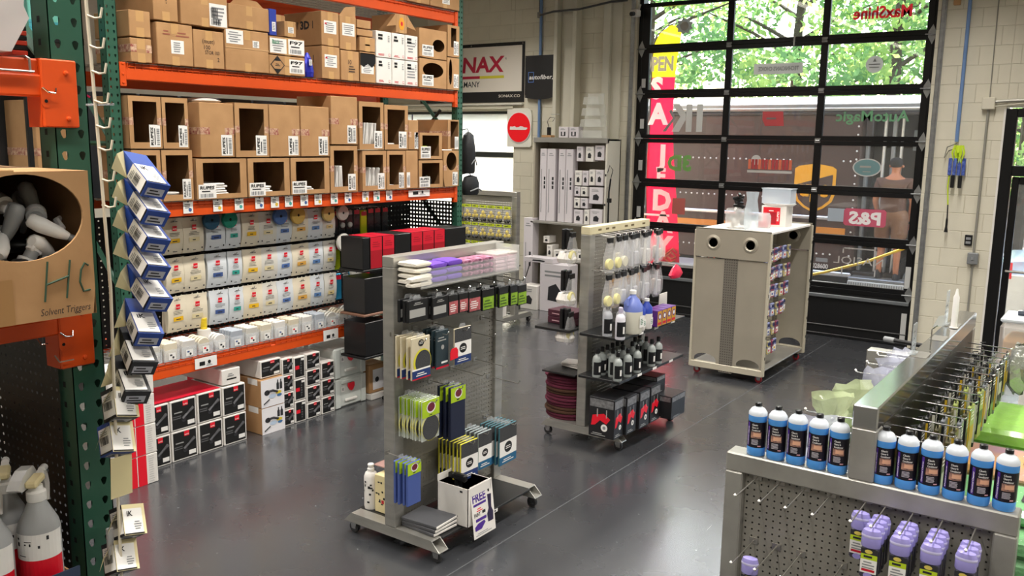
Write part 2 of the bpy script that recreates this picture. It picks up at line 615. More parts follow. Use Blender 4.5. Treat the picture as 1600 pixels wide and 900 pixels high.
# solid bottom section
MB().box(-5.70, -2.05, 11.06, 11.10, 0.03, 0.564, mat('black_panel', '#0c0c0e', 0.45)).build('bottom_panel', door1)
MB().cbox(-5.70, -2.05, 11.03, 11.06, 0.49, 0.535, mat('strut_metal', '#8e9296', 0.35, 0.7)).build('strut', door1)
MB().cbox(-5.70, -2.05, 11.045, 11.06, 0.13, 0.15, mat('seam_metal', '#4a4a4a', 0.4, 0.5)).build('seam_strip', door1)
MB().cbox(-5.70, -2.05, 11.04, 11.11, 0.0, 0.04, black_pl).build('bottom_seal', door1)
hin = mat('galvanised', '#a7a9aa', 0.35, 0.8, var=0.2, vs=20)
for k, z in enumerate(zb[:6]):
    for x in MULL:
        h = MB()
        h.cbox(x - 0.035, x + 0.035, 11.036, 11.05, z + 0.006, z + 0.03, hin, 0.003)
        h.cbox(x - 0.035, x + 0.035, 11.036, 11.05, z - 0.03, z - 0.006, hin, 0.003)
        h.tube([(x - 0.03, 11.035, z), (x + 0.03, 11.035, z)], 0.008, hin, 8)
        h.build('hinge', door1)
    for x, sg in ((-5.70, -1), (-2.06, 1)):
        h = MB()
        h.poly((x, 11.045, z), YM[0], YM[1], [(-0.045, -0.03), (0, -0.11), (0.035, -0.03), (0.045, 0.0), (0.035, 0.03), (0, 0.11), (-0.045, 0.03)], hin, 0.0, 0.008)
        h.tube([(x - 0.075, 11.03, z), (x + 0.075, 11.03, z)], 0.009, hin, 8)
        h.build('roller_bracket', door1)
stick = mat('sticker_grey', '#b9b9b7', 0.5)
for z0, z1, x in ((3.10, 3.22, -5.655), (2.55, 2.68, -5.655), (1.98, 2.12, -5.655), (1.33, 1.48, -5.655), (0.70, 0.96, -2.09), (0.05, 0.40, -2.09)):
    MB().quad((x - 0.03, 11.05, z0), YM[0], YM[1], 0.06, z1 - z0, stick, 0.003).build('sticker', door1)
MB().box(-3.63, -3.61, 11.04, 11.05, 3.56, 3.67, stick).build('latch_tab', door1)
for x in (-5.83, -1.965):
    tr = MB()
    tr.cbox(x - 0.012, x + 0.03, 10.97, 11.06, 0.0, 4.9, hin, 0.004)
    tr.cbox(x + 0.03, x + 0.045, 10.97, 10.985, 0.0, 4.9, hin, 0.003)
    tr.build('track', door1)
MB().box(-5.76, -5.70, 11.06, 11.2, 0, 4.36, frame_m).build('jamb', door1)
MB().box(-2.05, -2.02, 11.06, 11.2, 0, 4.36, frame_m).build('jamb', door1)
cam_b = MB(); cam_b.cbox(-5.80, -5.70, 10.86, 10.98, 4.03, 4.12, white_card, 0.01); cam_b.tube([(-5.75, 10.86, 4.06), (-5.75, 10.80, 4.05)], 0.03, black_pl, 10); cam_b.tube([(-5.75, 10.98, 4.08), (-5.75, 11.05, 4.2)], 0.015, white_card)
tag(cam_b.build('security_camera'), 'small white sensor box at upper left corner of garage door', 'camera')

# decals on the panes; the shop sees their backs, so the words run from right to left
LM = (Vector((-1, 0, 0)), Vector((0, 0, 1)))
def decal(k, c, name, fill):
    d = MB()
    fill(d)
    return d.build(name, panes[(k, c)])
gr = translucent('decal_grey', '#8d8a86', 0.45)
dr = translucent('decal_red', '#b85050', 0.45)
dgn = translucent('decal_green', '#6f9a72', 0.45)
dpale = translucent('decal_pale', '#c4bfb8', 0.45)
GY = 11.072
def mtext(d, s, x0, x1, z0, z1, m, bold=0.02, shear=0.0, lift=0.0):
    d.text(s, (x1, GY - lift, z0), LM[0], LM[1], (z1 - z0), m, 0.0, bold, 'l', (x1 - x0), shear)
def mrect(d, x0, x1, z0, z1, m, lift=0.0):
    d.quad((x0, GY - lift, z0), YM[0], YM[1], x1 - x0, z1 - z0, m)
decal(5, 2, 'decal_lettering', lambda d: (mrect(d, -2.90, -2.42, 3.86, 3.90, dpale), mtext(d, 'MaxShine', -2.95, -2.30, 3.83, 3.96, translucent('decal_bright_red', '#e0343c', 0.5), 0.03, 0, 0.002)))
def f(d):
    mrect(d, -4.12, -3.50, 3.23, 3.36, dpale); mtext(d, "TECHNICIAN'S CHOICE", -4.06, -3.55, 3.27, 3.32, gr, 0.02, 0, 0.002)
decal(4, 1, 'decal_plate', f)
def f(d):
    d.disc((-2.665, GY, 3.305), YM[0], YM[1], 0.098, dpale, 0, 24); d.quad((-2.73, GY, 3.30), YM[0], YM[1], 0.13, 0.012, gr, 0.001)
    d.quad((-2.72, GY, 3.265), YM[0], YM[1], 0.11, 0.012, gr, 0.001); d.poly((-2.665, GY, 3.335), YM[0], YM[1], [(-0.02, 0), (0.02, 0), (0.0, 0.04)], gr, 0.001)
decal(4, 2, 'decal_disc', f)
def f(d):
    q = random.Random(3)
    d.poly((-5.10, GY, 3.885), YM[0], YM[1], [((0.13 if i % 2 else 0.095) * math.cos(i * PI / 9), (0.11 if i % 2 else 0.085) * math.sin(i * PI / 9)) for i in range(18)], gr)
    d.disc((-5.10, GY, 3.885), YM[0], YM[1], 0.06, dpale, 0.001)
decal(5, 0, 'decal_crest', f)
def f(d):
    for x in (-4.83, -4.98):
        d.poly((x, GY, 2.51), YM[0], YM[1], [(-0.035, 0), (0.05, 0), (0.05, 0.36), (-0.035, 0.36)], dpale)
    d.poly((-5.02, GY, 2.51), YM[0], YM[1], [(-0.20, 0), (-0.09, 0), (0.0, 0.16), (0, 0.24), (-0.10, 0.37), (-0.20, 0.37), (-0.08, 0.20)], dpale)
    d.poly((-5.02, GY, 2.51), YM[0], YM[1], [(-0.34, 0.0), (-0.28, 0.0), (-0.15, 0.18), (-0.21, 0.30), (-0.25, 0.27), (-0.19, 0.18)], gr)
decal(3, 0, 'decal_lettering', f)
def f(d):
    d.poly((-3.83, GY, 2.59), YM[0], YM[1], [(-0.14, 0.08), (-0.10, 0.0), (0.14, 0.0), (0.12, 0.18), (-0.14, 0.18)], dr)
    lines(d, (-3.94, GY, 2.66), *YM, 0.2, 0.05, gr, 1)
decal(3, 1, 'decal_badge', f)
decal(3, 2, 'decal_lettering', lambda d: mtext(d, 'AutoMagic', -3.06, -2.23, 2.65, 2.77, dgn, 0.02))
decal(2, 0, 'decal_lettering', lambda d: mtext(d, '3D', -5.26, -4.91, 2.00, 2.19, translucent('decal_lime', '#7aa65e', 0.45), 0.05))
def f(d):
    mrect(d, -4.13, -3.55, 2.00, 2.03, dpale)
    d.disc((-4.02, GY, 2.16), YM[0], YM[1], 0.065, dpale)
    for i in range(13):
        mrect(d, -4.12 + i * 0.044, -4.085 + i * 0.044, 2.045, 2.17, dr if i % 3 else mat('decal_orange', '#cf6a4c', 0.5), 0.001)
decal(2, 1, 'decal_brush', f)
def f(d):
    d.disc((-2.655, GY, 2.105), YM[0], YM[1], 0.165, dpale, 0, 28, 0.108); d.disc((-2.655, GY, 2.105), YM[0], YM[1], 0.15, translucent('decal_teal', '#86a6a8', 0.4), 0.001, 28, 0.094)
    lines(d, (-2.76, GY, 2.09), *YM, 0.21, 0.05, dpale, 1, 0.003); mrect(d, -2.70, -2.61, 2.05, 2.06, dpale, 0.002)
decal(2, 2, 'decal_oval', f)
def f(d):
    mrect(d, -3.07, -2.87, 1.44, 1.60, mat('decal_blue_grey', '#9fa9b4', 0.5))
    d.poly((-2.635, GY, 1.505), YM[0], YM[1], [(-0.245, -0.08), (-0.22, -0.105), (0.22, -0.105), (0.245, -0.08), (0.245, 0.08), (0.22, 0.105), (-0.22, 0.105), (-0.245, 0.08)], translucent('decal_pink', '#d2667a', 0.45), 0.001)
    mtext(d, 'P&S', -2.82, -2.45, 1.43, 1.57, mat('decal_white', '#e8e2e2', 0.5), 0.04, 0, 0.003)
decal(1, 2, 'decal_plate', f)
def f(d):
    mtext(d, 'NASIOL', -2.96, -2.38, 0.93, 1.02, dpale, 0.0)
    for x0, x1, z0, z1 in ((-2.86, -2.46, 1.115, 1.13), (-2.86, -2.845, 1.06, 1.13), (-2.475, -2.46, 1.06, 1.13), (-2.86, -2.845, 0.80, 0.88), (-2.475, -2.46, 0.80, 0.88)):
        mrect(d, x0, x1, z0, z1, dpale)
decal(0, 2, 'decal_lettering', f)
decal(1, 0, 'decal_square', lambda d: mrect(d, -5.16, -4.97, 1.40, 1.62, mat('decal_rust', '#a8574f', 0.6)))

# ---- frosted door left of the columns
door2 = bpy.data.objects.new('door_2', None); COL.objects.link(door2); struct(door2)
frost = translucent('frosted_panel', '#fdfdf6', 0.75)
for k in range(5):
    z0, z1 = 0.05 + 0.66 * k - 0.55, 0.05 + 0.66 * (k + 1) - 0.55
    z0 = max(z0, 0.0)
    for x in range(5):
        x0 = -7.80 - 1.05 * (x + 1)
        MB().box(x0 + 0.02, x0 + 1.03, 11.07, 11.08, z0 + 0.035, z1 - 0.035, frost).build('pane', door2)
    MB().cbox(-13.0, -7.79, 11.05, 11.10, z1 - 0.04, z1 + 0.04, mat('dark_rail', '#2f3430', 0.45)).build('rail', door2)
MB().cbox(-10.5, -7.78, 10.955, 10.998, 2.83, 2.88, paint).build('head_trim', door2)
t = MB().cbox(-10.45, -7.6, 10.93, 10.998, 2.885, 2.915, mat('door_hood', '#dcd8cb', 0.5)).build('hood', door2)

# ---- glass door at the right edge
door3 = bpy.data.objects.new('door_3', None); COL.objects.link(door3); struct(door3)
for name, x0, x1, z0, z1 in (('frame_post', -1.24, -1.13, 0, 2.78), ('frame_post', -0.06, 0.04, 0, 2.78), ('transom_bar', -1.13, -0.06, 2.06, 2.17), ('frame_head', -1.13, -0.06, 2.69, 2.78), ('frame_post', 0.9, 1.0, 0, 2.78)):
    MB().cbox(x0, x1, 10.98, 11.09, z0, z1, frame_m, 0.005).build(name, door3)
for name, x0, x1, z0, z1 in (('door_stile', -1.12, -1.05, 0.02, 2.05), ('door_stile', -0.14, -0.07, 0.02, 2.05), ('door_rail', -1.05, -0.14, 0.02, 0.25), ('door_rail', -1.05, -0.14, 1.97, 2.05)):
    MB().cbox(x0, x1, 11.02, 11.07, z0, z1, frame_m, 0.005).build(name, door3)
MB().box(-1.05, -0.14, 11.04, 11.046, 0.25, 1.97, pane_m).build('pane', door3)
MB().box(-1.13, -0.06, 11.04, 11.046, 2.17, 2.69, pane_m).build('pane', door3)
MB().box(0.04, 0.9, 11.04, 11.046, 0.05, 2.69, pane_m).build('pane', door3)
MB().tube([(-1.08, 10.99, 1.02), (-1.08, 10.95, 1.02), (-0.2, 10.95, 1.02), (-0.2, 10.99, 1.02)], 0.014, steel_d, 8).build('push_bar', door3, True)
MB().box(-1.262, -1.24, 10.99, 11.02, 0, 2.78, white_card).build('trim', door3)

# ---- fittings on the wall right of the garage door
tag(MB().tube([(-1.695, 10.955, 5.4), (-1.695, 10.955, 3.30), (-1.695, 10.955, 2.42)], 0.02, bluep, 10).build('air_pipe', None, True), 'blue compressed air pipe coming down to the hanging straps', 'pipe')
t = thing('junction_box', 'cream junction box with a vertical conduit above the wall switch', 'junction box', (-1.415, 10.96, 2.835))
MB().cbox(-0.065, 0.065, -0.03, 0.038, -0.065, 0.065, paint, 0.008).build('box', t)
MB().tube([(0.0, 0.02, -0.065), (0.0, 0.02, -1.66)], 0.013, mat('grey_conduit', '#9a988f', 0.4, 0.3), 8).build('conduit', t, True)
MB().tube([(0.0, 0.03, 0.065), (-0.01, 0.03, 1.2)], 0.006, mat('grey_conduit2', '#8f8b80', 0.5), 6).build('wire', t, True)
MB().tube([(0.065, 0.0, 0.02), (0.25, 0.0, 0.03), (0.6, 0.0, 0.03)], 0.016, mat('grey_conduit', '#9a988f'), 8).build('conduit', t, True)
MB().tube([(0.065, -0.01, -0.03), (0.25, -0.01, -0.01), (0.6, 0.0, 0.02)], 0.008, paint, 6).build('wire', t, True)
t = thing('keypad', 'small black keypad on the wall above the grey switch box', 'keypad', (-1.48, 10.985, 1.33))
MB().cbox(-0.038, 0.038, -0.012, 0.014, -0.06, 0.06, black_pl, 0.005).build('body', t)
for z in (0.02, -0.025):
    MB().box(-0.025, 0.025, -0.015, -0.012, z - 0.014, z + 0.014, grey_pl).build('button', t)
t = thing('switch_box', 'grey metal switch box at the lower end of the conduit', 'switch', (-1.415, 10.965, 1.13))
MB().cbox(-0.055, 0.055, -0.03, 0.033, -0.065, 0.065, mat('switch_grey', '#8d9092', 0.4, 0.4), 0.008).build('box', t)
MB().cbox(-0.012, 0.012, -0.042, -0.03, -0.015, 0.02, grey_pl, 0.003).build('toggle', t)
MB().tube([(0.0, 0.02, -0.065), (0.0, 0.02, -1.1)], 0.011, mat('grey_conduit', '#9a988f'), 8).build('conduit', t, True)
tag(MB().cbox(-1.86, -1.79, 10.95, 10.998, 3.90, 3.99, card).build('wall_block'), 'small brown wooden block high beside the garage door', 'block')
# hanging straps
t = thing('strap_bundle', 'neon yellow and blue straps hanging below the blue pipe', 'strap', (-1.66, 10.93, 2.38))
lime = mat('neon_lime', '#c6e02a', 0.5)
navy = mat('navy_webbing', '#233a8a', 0.6, var=0.4, vs=40, col2='#5f78c8')
for i in range(5):
    a = -0.04 + i * 0.02
    MB().tube([(a, 0, 0.0), (a * 1.5, -0.02, -0.08), (a * 0.9, -0.01, -0.19), (a * 0.4, 0.0, -0.08), (a * 0.6, 0.0, 0.0)], 0.011, lime, 6).build('yellow_loop', t, True)
for i in range(4):
    a = -0.07 + i * 0.045
    MB().cbox(a - 0.018, a + 0.018, -0.03 + 0.008 * i, -0.015 + 0.008 * i, -0.33, -0.14, navy, 0.004).build('blue_strap', t)
for a in (-0.03, 0.045):
    MB().cbox(a - 0.02, a + 0.02, -0.03, -0.015, -0.47, -0.33, black_pl, 0.004).build('black_tab', t)
MB().tube([(-0.06, -0.01, -0.2), (-0.075, -0.01, -0.45), (-0.06, -0.01, -0.6), (-0.055, -0.01, -0.66)], 0.008, lime, 6).build('cord', t, True)
MB().tube([(-0.055, -0.01, -0.66), (-0.05, -0.01, -0.80)], 0.007, black_pl, 6).build('cord_end', t, True)
MB().lathe([(0.006, 0.0), (0.012, -0.03), (0.012, -0.11), (0.022, -0.17)][::-1], black_pl, 8, (-0.05, -0.01, -0.80)).build('nozzle', t)
MB().tube([(0, 0.0, -0.02), (-0.1, 0.0, -0.06), (-0.14, 0.0, -0.14), (-0.12, 0.01, -0.02), (-0.03, 0.02, 0.02)], 0.006, chrome, 6).build('hook', t, True)

# ---- banners and sign
def cloth_wave(b, x0, x1, z0, z1, y, m, amp, nx=16, nz=8, sag=0.0):
    vs, fs = [], []
    for j in range(nz + 1):
        for i in range(nx + 1):
            u, w = i / nx, j / nz
            vs.append((x0 + (x1 - x0) * u, y - amp * (0.5 + 0.5 * math.sin(9 * u + 3 * w)) - 0.004, z0 + (z1 - z0) * w - sag * math.sin(PI * u) * (1 - w)))
    for j in range(nz):
        for i in range(nx):
            k = j * (nx + 1) + i
            fs.append((k, k + 1, k + nx + 2, k + nx + 1))
    b.add(vs, fs, m)
bw = mat('banner_white', '#e5ddd0', 0.6)
bk = mat('banner_black', '#1c1b1c', 0.55)
t = thing('wall_banner', 'white banner with red lettering and black border above frosted door', 'banner', (-8.6, 10.99, 2.93))
b = MB(); b.box(-1.05, 1.0, 0.0, 0.006, 0.0, 0.88, bk); b.build('border', t)
b = MB(); b.box(-1.0, 0.955, -0.004, 0.0, 0.16, 0.83, bw); b.build('field', t)
crim = mat('crimson_print', '#b81f3c', 0.5)
MB().text('SONAX', (0.62, -0.004, 0.46), YM[0], YM[1], 0.22, crim, 0.003, 0.03, 'r', 1.27, 0.10).build('lettering', t)
b = MB(); b.quad((-0.63, -0.004, 0.36), *YM, 0.35, 0.04, black, 0.003); b.quad((-0.28, -0.004, 0.36), *YM, 0.45, 0.04, crim, 0.003); b.quad((0.17, -0.004, 0.36), *YM, 0.46, 0.04, mat('banner_yellow', '#d8cf38', 0.5), 0.003)
b.build('stripe', t)
MB().text('MADE IN GERMANY', (0.17, -0.004, 0.235), YM[0], YM[1], 0.085, ink, 0.003, 0.01, 'r', 1.0).build('lettering', t)
MB().text('R', (0.655, -0.004, 0.63), YM[0], YM[1], 0.03, ink, 0.003, 0, 'l').build('lettering', t)
MB().text('SONAX.CO', (0.93, -0.001, 0.075), YM[0], YM[1], 0.04, bw, 0.003, 0.01, 'r', 0.4).build('lettering', t)
for x in (-1.0, 0.0, 0.965):
    MB().disc((x, -0.001, 0.855), *YM, 0.012, chrome, 0.004, 12).build('grommet', t)
t = thing('wall_banner', 'small dark banner hung in front of the blue pipe', 'banner', (-7.28, 10.93, 2.99))
b = MB(); cloth_wave(b, -0.26, 0.26, 0.0, 0.60, 0.0, bk, 0.006, 12, 6, 0.03); b.build('cloth', t, True)
b = MB()
b.text('autofiber,', (-0.185, -0.012, 0.26), YM[0], YM[1], 0.06, white, 0.004, 0.02, 'l', 0.42, 0.15)
for x0, x1, z0, z1 in ((-0.20, -0.19, 0.22, 0.36), (-0.11, -0.10, 0.22, 0.36), (-0.20, -0.10, 0.215, 0.225), (-0.20, -0.10, 0.355, 0.365)):
    b.quad((x0, -0.012, z0), *YM, x1 - x0, z1 - z0, mat('logo_blue', '#5b7fc4', 0.5), 0.004)
b.build('lettering', t)
for x in (-0.245, 0.245):
    for z in (0.02, 0.58):
        MB().disc((x, -0.011, z), *YM, 0.010, chrome, 0.004, 10).build('grommet', t)
t = thing('round_sign', 'round red sign with white script on rounded white backing', 'sign', (-7.655, 10.965, 2.555))
MB().poly((0, 0, 0), *YM, [(-0.23, -0.29), (0.19, -0.29), (0.215, -0.26), (0.215, 0.19), (0.20, 0.25), (0.14, 0.285), (-0.23, 0.285)], mat('sign_backing', '#e9e7da', 0.5), 0.0, 0.03).build('backing', t)
MB().disc((-0.005, 0, 0), *YM, 0.222, white, 0.012, 36, 0.232, 0.012).build('rim', t)
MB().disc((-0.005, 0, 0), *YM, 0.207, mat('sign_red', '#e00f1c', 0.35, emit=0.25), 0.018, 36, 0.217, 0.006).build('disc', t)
MB().poly((-0.005, 0, -0.01), *YM, [(-0.16, -0.025), (0.13, -0.025), (0.16, -0.01), (0.16, 0.008), (0.10, 0.012), (0.075, 0.025), (0.03, 0.03), (0.0, 0.014), (-0.04, 0.012), (-0.07, 0.03), (-0.11, 0.022), (-0.155, 0.026)], white, 0.021).build('script', t)
# ================================================================ outside the garage door
asph = mat('asphalt', '#77777a', 0.9, var=0.3, vs=3, bump=0.3, bs=80)
struct(tag(MB().box(-40, 30, 11.25, 60, -0.15, -0.02, asph).build('ground'), 'grey asphalt yard outside the garage door', 'ground'))
brown = mat('truck_brown', '#4a3631', 0.45, var=0.12, vs=1.5, bump=0.03, bs=8)
brown_d = mat('truck_dark', '#2c2422', 0.5)
gold = mat('shield_gold', '#f0ab1e', 0.45)
troof = translucent('truck_roof_white', '#fbfaf6', 0.85)
YT = 13.6
t = thing('delivery_truck', 'brown delivery truck parked across the garage door with gold shield', 'truck', (-6.5, YT, 0))
def tb(name, x0, x1, y0, y1, z0, z1, m, c=0.01):
    return MB().cbox(x0 + 6.5, x1 + 6.5, y0 - YT, y1 - YT, z0, z1, m, c).build(name, t)
body = tb('body', -12.5, -3.36, YT, YT + 2.3, 0.5, 2.86, brown, 0.02)
tb('roof', -12.5, -1.95, YT - 0.02, YT + 2.32, 2.97, 3.08, troof, 0.03)
tb('drip_rail', -12.5, -1.95, YT - 0.03, YT + 0.0, 2.89, 2.915, white_card)
tb('cornice', -12.5, -1.95, YT - 0.01, YT + 2.3, 2.86, 2.97, mat('truck_cornice', '#8d8d8f', 0.4, 0.5))
tb('door_track', -12.5, -1.95, YT - 0.03, YT + 0.0, 2.80, 2.85, brown_d)
tb('cab', -2.45, -1.95, YT, YT + 2.2, 0.5, 2.86, brown, 0.03)
tb('bulkhead', -3.36, -2.45, YT + 0.75, YT + 0.8, 0.5, 2.86, brown_d)
tb('cab_floor', -3.36, -2.45, YT, YT + 2.0, 0.44, 0.5, brown_d)
tb('step', -3.34, -2.47, YT - 0.28, YT, 0.40, 0.45, mat('step_metal', '#9a9a9a', 0.4, 0.6))
st = tb('step_skirt', -3.34, -2.47, YT - 0.29, YT - 0.26, 0.12, 0.40, mat('step_skirt', '#c9c9c6', 0.5))
for i in range(26):
    MB().box(6.5 - 3.32 + i * 0.033, 6.5 - 3.305 + i * 0.033, -0.296, -0.29, 0.14, 0.38, grey_pl).build('rib', st)
tb('side_rail', -12.5, -3.43, YT - 0.05, YT, 1.245, 1.30, mat('side_rail', '#e8e6e2', 0.25, 0.6), 0.015)
tb('side_rail', -12.5, -3.36, YT - 0.05, YT, 0.40, 0.47, mat('side_rail', '#e8e6e2'), 0.015)
tb('reflector_stripe', -12.5, -3.50, YT - 0.012, YT, 1.035, 1.13, mat('amber_stripe', '#d98a30', 0.4), 0.003)
tb('grab_handle', -3.30, -3.20, YT - 0.05, YT, 2.45, 2.78, brown_d)
for x, w_, c_ in ((-3.34, 0.05, grey_pl), (-3.10, 0.03, white_card), (-2.98, 0.05, grey_pl), (-2.86, 0.025, white_card)):
    tb('door_post', x, x + w_, YT + 0.15, YT + 0.25, 0.5, 2.80, c_)
for x, z, w_, h_ in ((-3.2, 1.4, 0.25, 0.35), (-3.15, 0.9, 0.4, 0.3), (-2.75, 2.3, 0.22, 0.3)):
    tb('parcel', x, x + w_, YT + 0.45, YT + 0.7, z, z + h_, mat('parcel_grey', '#8f979c', 0.6))
for x in (-10.8, -2.42):
    w_ = MB().lathe([(0.10, -0.02), (0.38, -0.02), (0.42, 0.03), (0.42, 0.22), (0.10, 0.24)], mat('tyre', '#171717', 0.8), 24, (x + 6.5, 0.02, 0.42), axis='y').build('wheel', t, True)
    MB().lathe([(0.02, -0.03), (0.22, -0.03), (0.24, 0.0)], grey_pl, 18, (x + 6.5, 0.01, 0.42), axis='y').build('hub', w_, True)
tb('chassis', -12.3, -2.0, YT + 0.35, YT + 2.0, 0.25, 0.5, black_pl)
b = MB()  # rivet rows in plain white, their sparkle put into the colour
for z, xs in ((2.13, [-7.6 + 0.1 * i for i in range(44)]), (1.55, [-7.6 + 0.1 * i for i in range(30)]), (0.72, [-7.6 + 0.1 * i for i in range(40)])):
    for x in xs:
        if -4.35 < x < -3.6 and z > 1.3:
            continue
        b.lathe([(0.016, 0.0), (0.010, -0.010), (0.002, -0.014)], white, 6, (x + 6.5, 0.0, z), axis='y')
for z in [0.6 + 0.12 * i for i in range(18)]:
    b.lathe([(0.016, 0.0), (0.010, -0.010), (0.002, -0.014)], white, 6, (-3.42 + 6.5, 0.0, z), axis='y')
o = b.build('rivets', t); o['kind'] = 'stuff'
for x in (-9.0, -6.6, -4.9):
    tb('panel_seam', x, x + 0.02, YT - 0.006, YT, 0.5, 2.80, brown_d, 0.002)
tb('corrugation', -12.4, -3.5, YT - 0.008, YT, 2.40, 2.42, brown_d, 0.002)
sh = [(-0.31, 0.66), (-0.25, 0.70), (0.0, 0.74), (0.25, 0.70), (0.31, 0.66), (0.31, 0.28), (0.27, 0.17), (0.15, 0.07), (0.0, 0.0), (-0.15, 0.07), (-0.27, 0.17), (-0.31, 0.28)]
sd = MB().poly((-4.0 + 6.5, 0, 1.345), *YM, sh, gold, 0.008, 0.008).build('shield', t)
sc2 = [(x * 0.86, 0.03 + z * 0.93) for x, z in sh if z < 0.5]
sc2 = [(-0.265, 0.42), (0.0, 0.50), (0.265, 0.58)][::-1] + [(-0.265, 0.29), (-0.23, 0.19), (-0.13, 0.10), (0.0, 0.035), (0.13, 0.10), (0.23, 0.19), (0.265, 0.29)]
MB().poly((-4.0 + 6.5, 0, 1.345), *YM, sc2, brown, 0.011).build('field', sd)
MB().text('ups', (-4.0 + 6.5, 0, 1.345 + 0.25), *YM, 0.25, gold, 0.013, 0.03, 'c', 0.44).build('lettering', sd)

b = MB(); b.text('028600', (-3.95 + 6.5, 0, 0.50), *YM, 0.07, white_card, 0.01, 0.02, 'l', 0.24); b.quad((-3.90 + 6.5, 0, 0.60), *YM, 0.18, 0.06, grey_pl, 0.01); b.build('number', t)
# feather flag
flag_r = translucent('flag_red', '#e3173e', 0.5)
flag_y = translucent('flag_yellow', '#f6e21c', 0.5)
flag_w = translucent('flag_white', '#f2ecee', 0.4)
t = thing('feather_flag', 'tall red and yellow feather flag standing outside the garage door', 'flag', (-6.02, 12.0, -0.02))
MB().tube([(0, 0, 0), (0, 0, 3.75), (0.06, 0, 3.92), (0.22, 0, 4.05), (0.46, 0, 4.10), (0.62, 0, 4.08)], [0.018, 0.014, 0.012, 0.010, 0.008, 0.006], mat('flag_pole', '#3a3a3a', 0.4), 8).build('pole', t, True)
def flagsheet(name, rows, m):
    b = MB(); vs = []; fs = []; n = 8
    for z, x0, x1 in rows:
        for i in range(n + 1):
            u = i / n
            vs.append((x0 + (x1 - x0) * u, 0.03 * math.sin(u * 7 + z * 2.3), z))
    for j in range(len(rows) - 1):
        for i in range(n):
            k = j * (n + 1) + i
            fs.append((k, k + 1, k + n + 2, k + n + 1))
    b.add(vs, fs, m)
    return b.build(name, t, True)
flagsheet('yellow_cloth', [(3.33, 0, 0.37), (3.6, 0, 0.40), (3.8, 0.02, 0.44), (3.95, 0.10, 0.46), (4.05, 0.25, 0.47)], flag_y)
flagsheet('red_cloth', [(0.55, 0, 0.58), (1.0, 0, 0.55), (1.6, 0, 0.50), (2.2, 0, 0.42), (2.8, 0, 0.36), (3.33, 0, 0.37)], flag_r)
MB().text('OPEN', (0.38, -0.06, 3.42), *YM, 0.19, mat('flag_grey', '#8d8472', 0.6), 0.003, 0.05, 'r', 0.52).build('lettering', t)
for s, z, x in (('S', 3.03, 0.09), ('A', 2.66, 0.13), ('J', 2.06, 0.20), ('E', 1.80, 0.22), ('D', 1.40, 0.25), ('A', 1.08, 0.28), ('Y', 0.72, 0.30)):
    MB().text(s, (x + 0.04, -0.06, z), *YM, 0.28 if s != 'E' else 0.2, flag_w, 0.003, 0.05, 'c').build('lettering', t)
MB().box(0.0, 0.42, -0.063, -0.06, 1.30, 1.33, flag_w).build('stripe', t)
MB().cbox(-0.25, 0.25, -0.25, 0.25, 0, 0.03, black_pl).build('base', t)

# barrier strap
t = thing('barrier_rope', 'yellow rope stretched low across the right of the garage door', 'rope', (0, 0, 0))
MB().tube([(-4.2, 11.7, 0.42), (-3.25, 11.8, 0.70), (-2.75, 11.8, 0.88), (-2.29, 11.8, 1.10), (-2.0, 11.5, 1.25)], 0.018, mat('yellow_rope', '#e6b92c', 0.6), 8).build('rope', t, True)
for x, y, h in ((-4.2, 11.7, 0.45), (-2.0, 11.5, 1.28)):
    MB().tube([(x, y, -0.02), (x, y, h)], 0.02, black_pl, 8).build('post', t)
t = thing('jumble_pile', 'heap of orange nets and clear bags outside behind the gondolas', 'heap', (-5.1, 12.3, -0.02))
q = random.Random(5)
MB().cbox(-0.7, 0.7, -0.35, 0.35, 0, 0.62, grey_pl, 0.02).build('crate', t)
for i in range(9):
    x, z = q.uniform(-0.6, 0.6), q.uniform(0.62, 0.85)
    MB().tube([(x, -0.3, z), (x + 0.12, -0.32, z + 0.10), (x + 0.2, -0.25, z), (x + 0.1, -0.3, z - 0.06), (x - 0.05, -0.3, z + 0.03)], 0.016, mat('orange_net', '#cf5a34', 0.6), 6).build('coil', t, True)

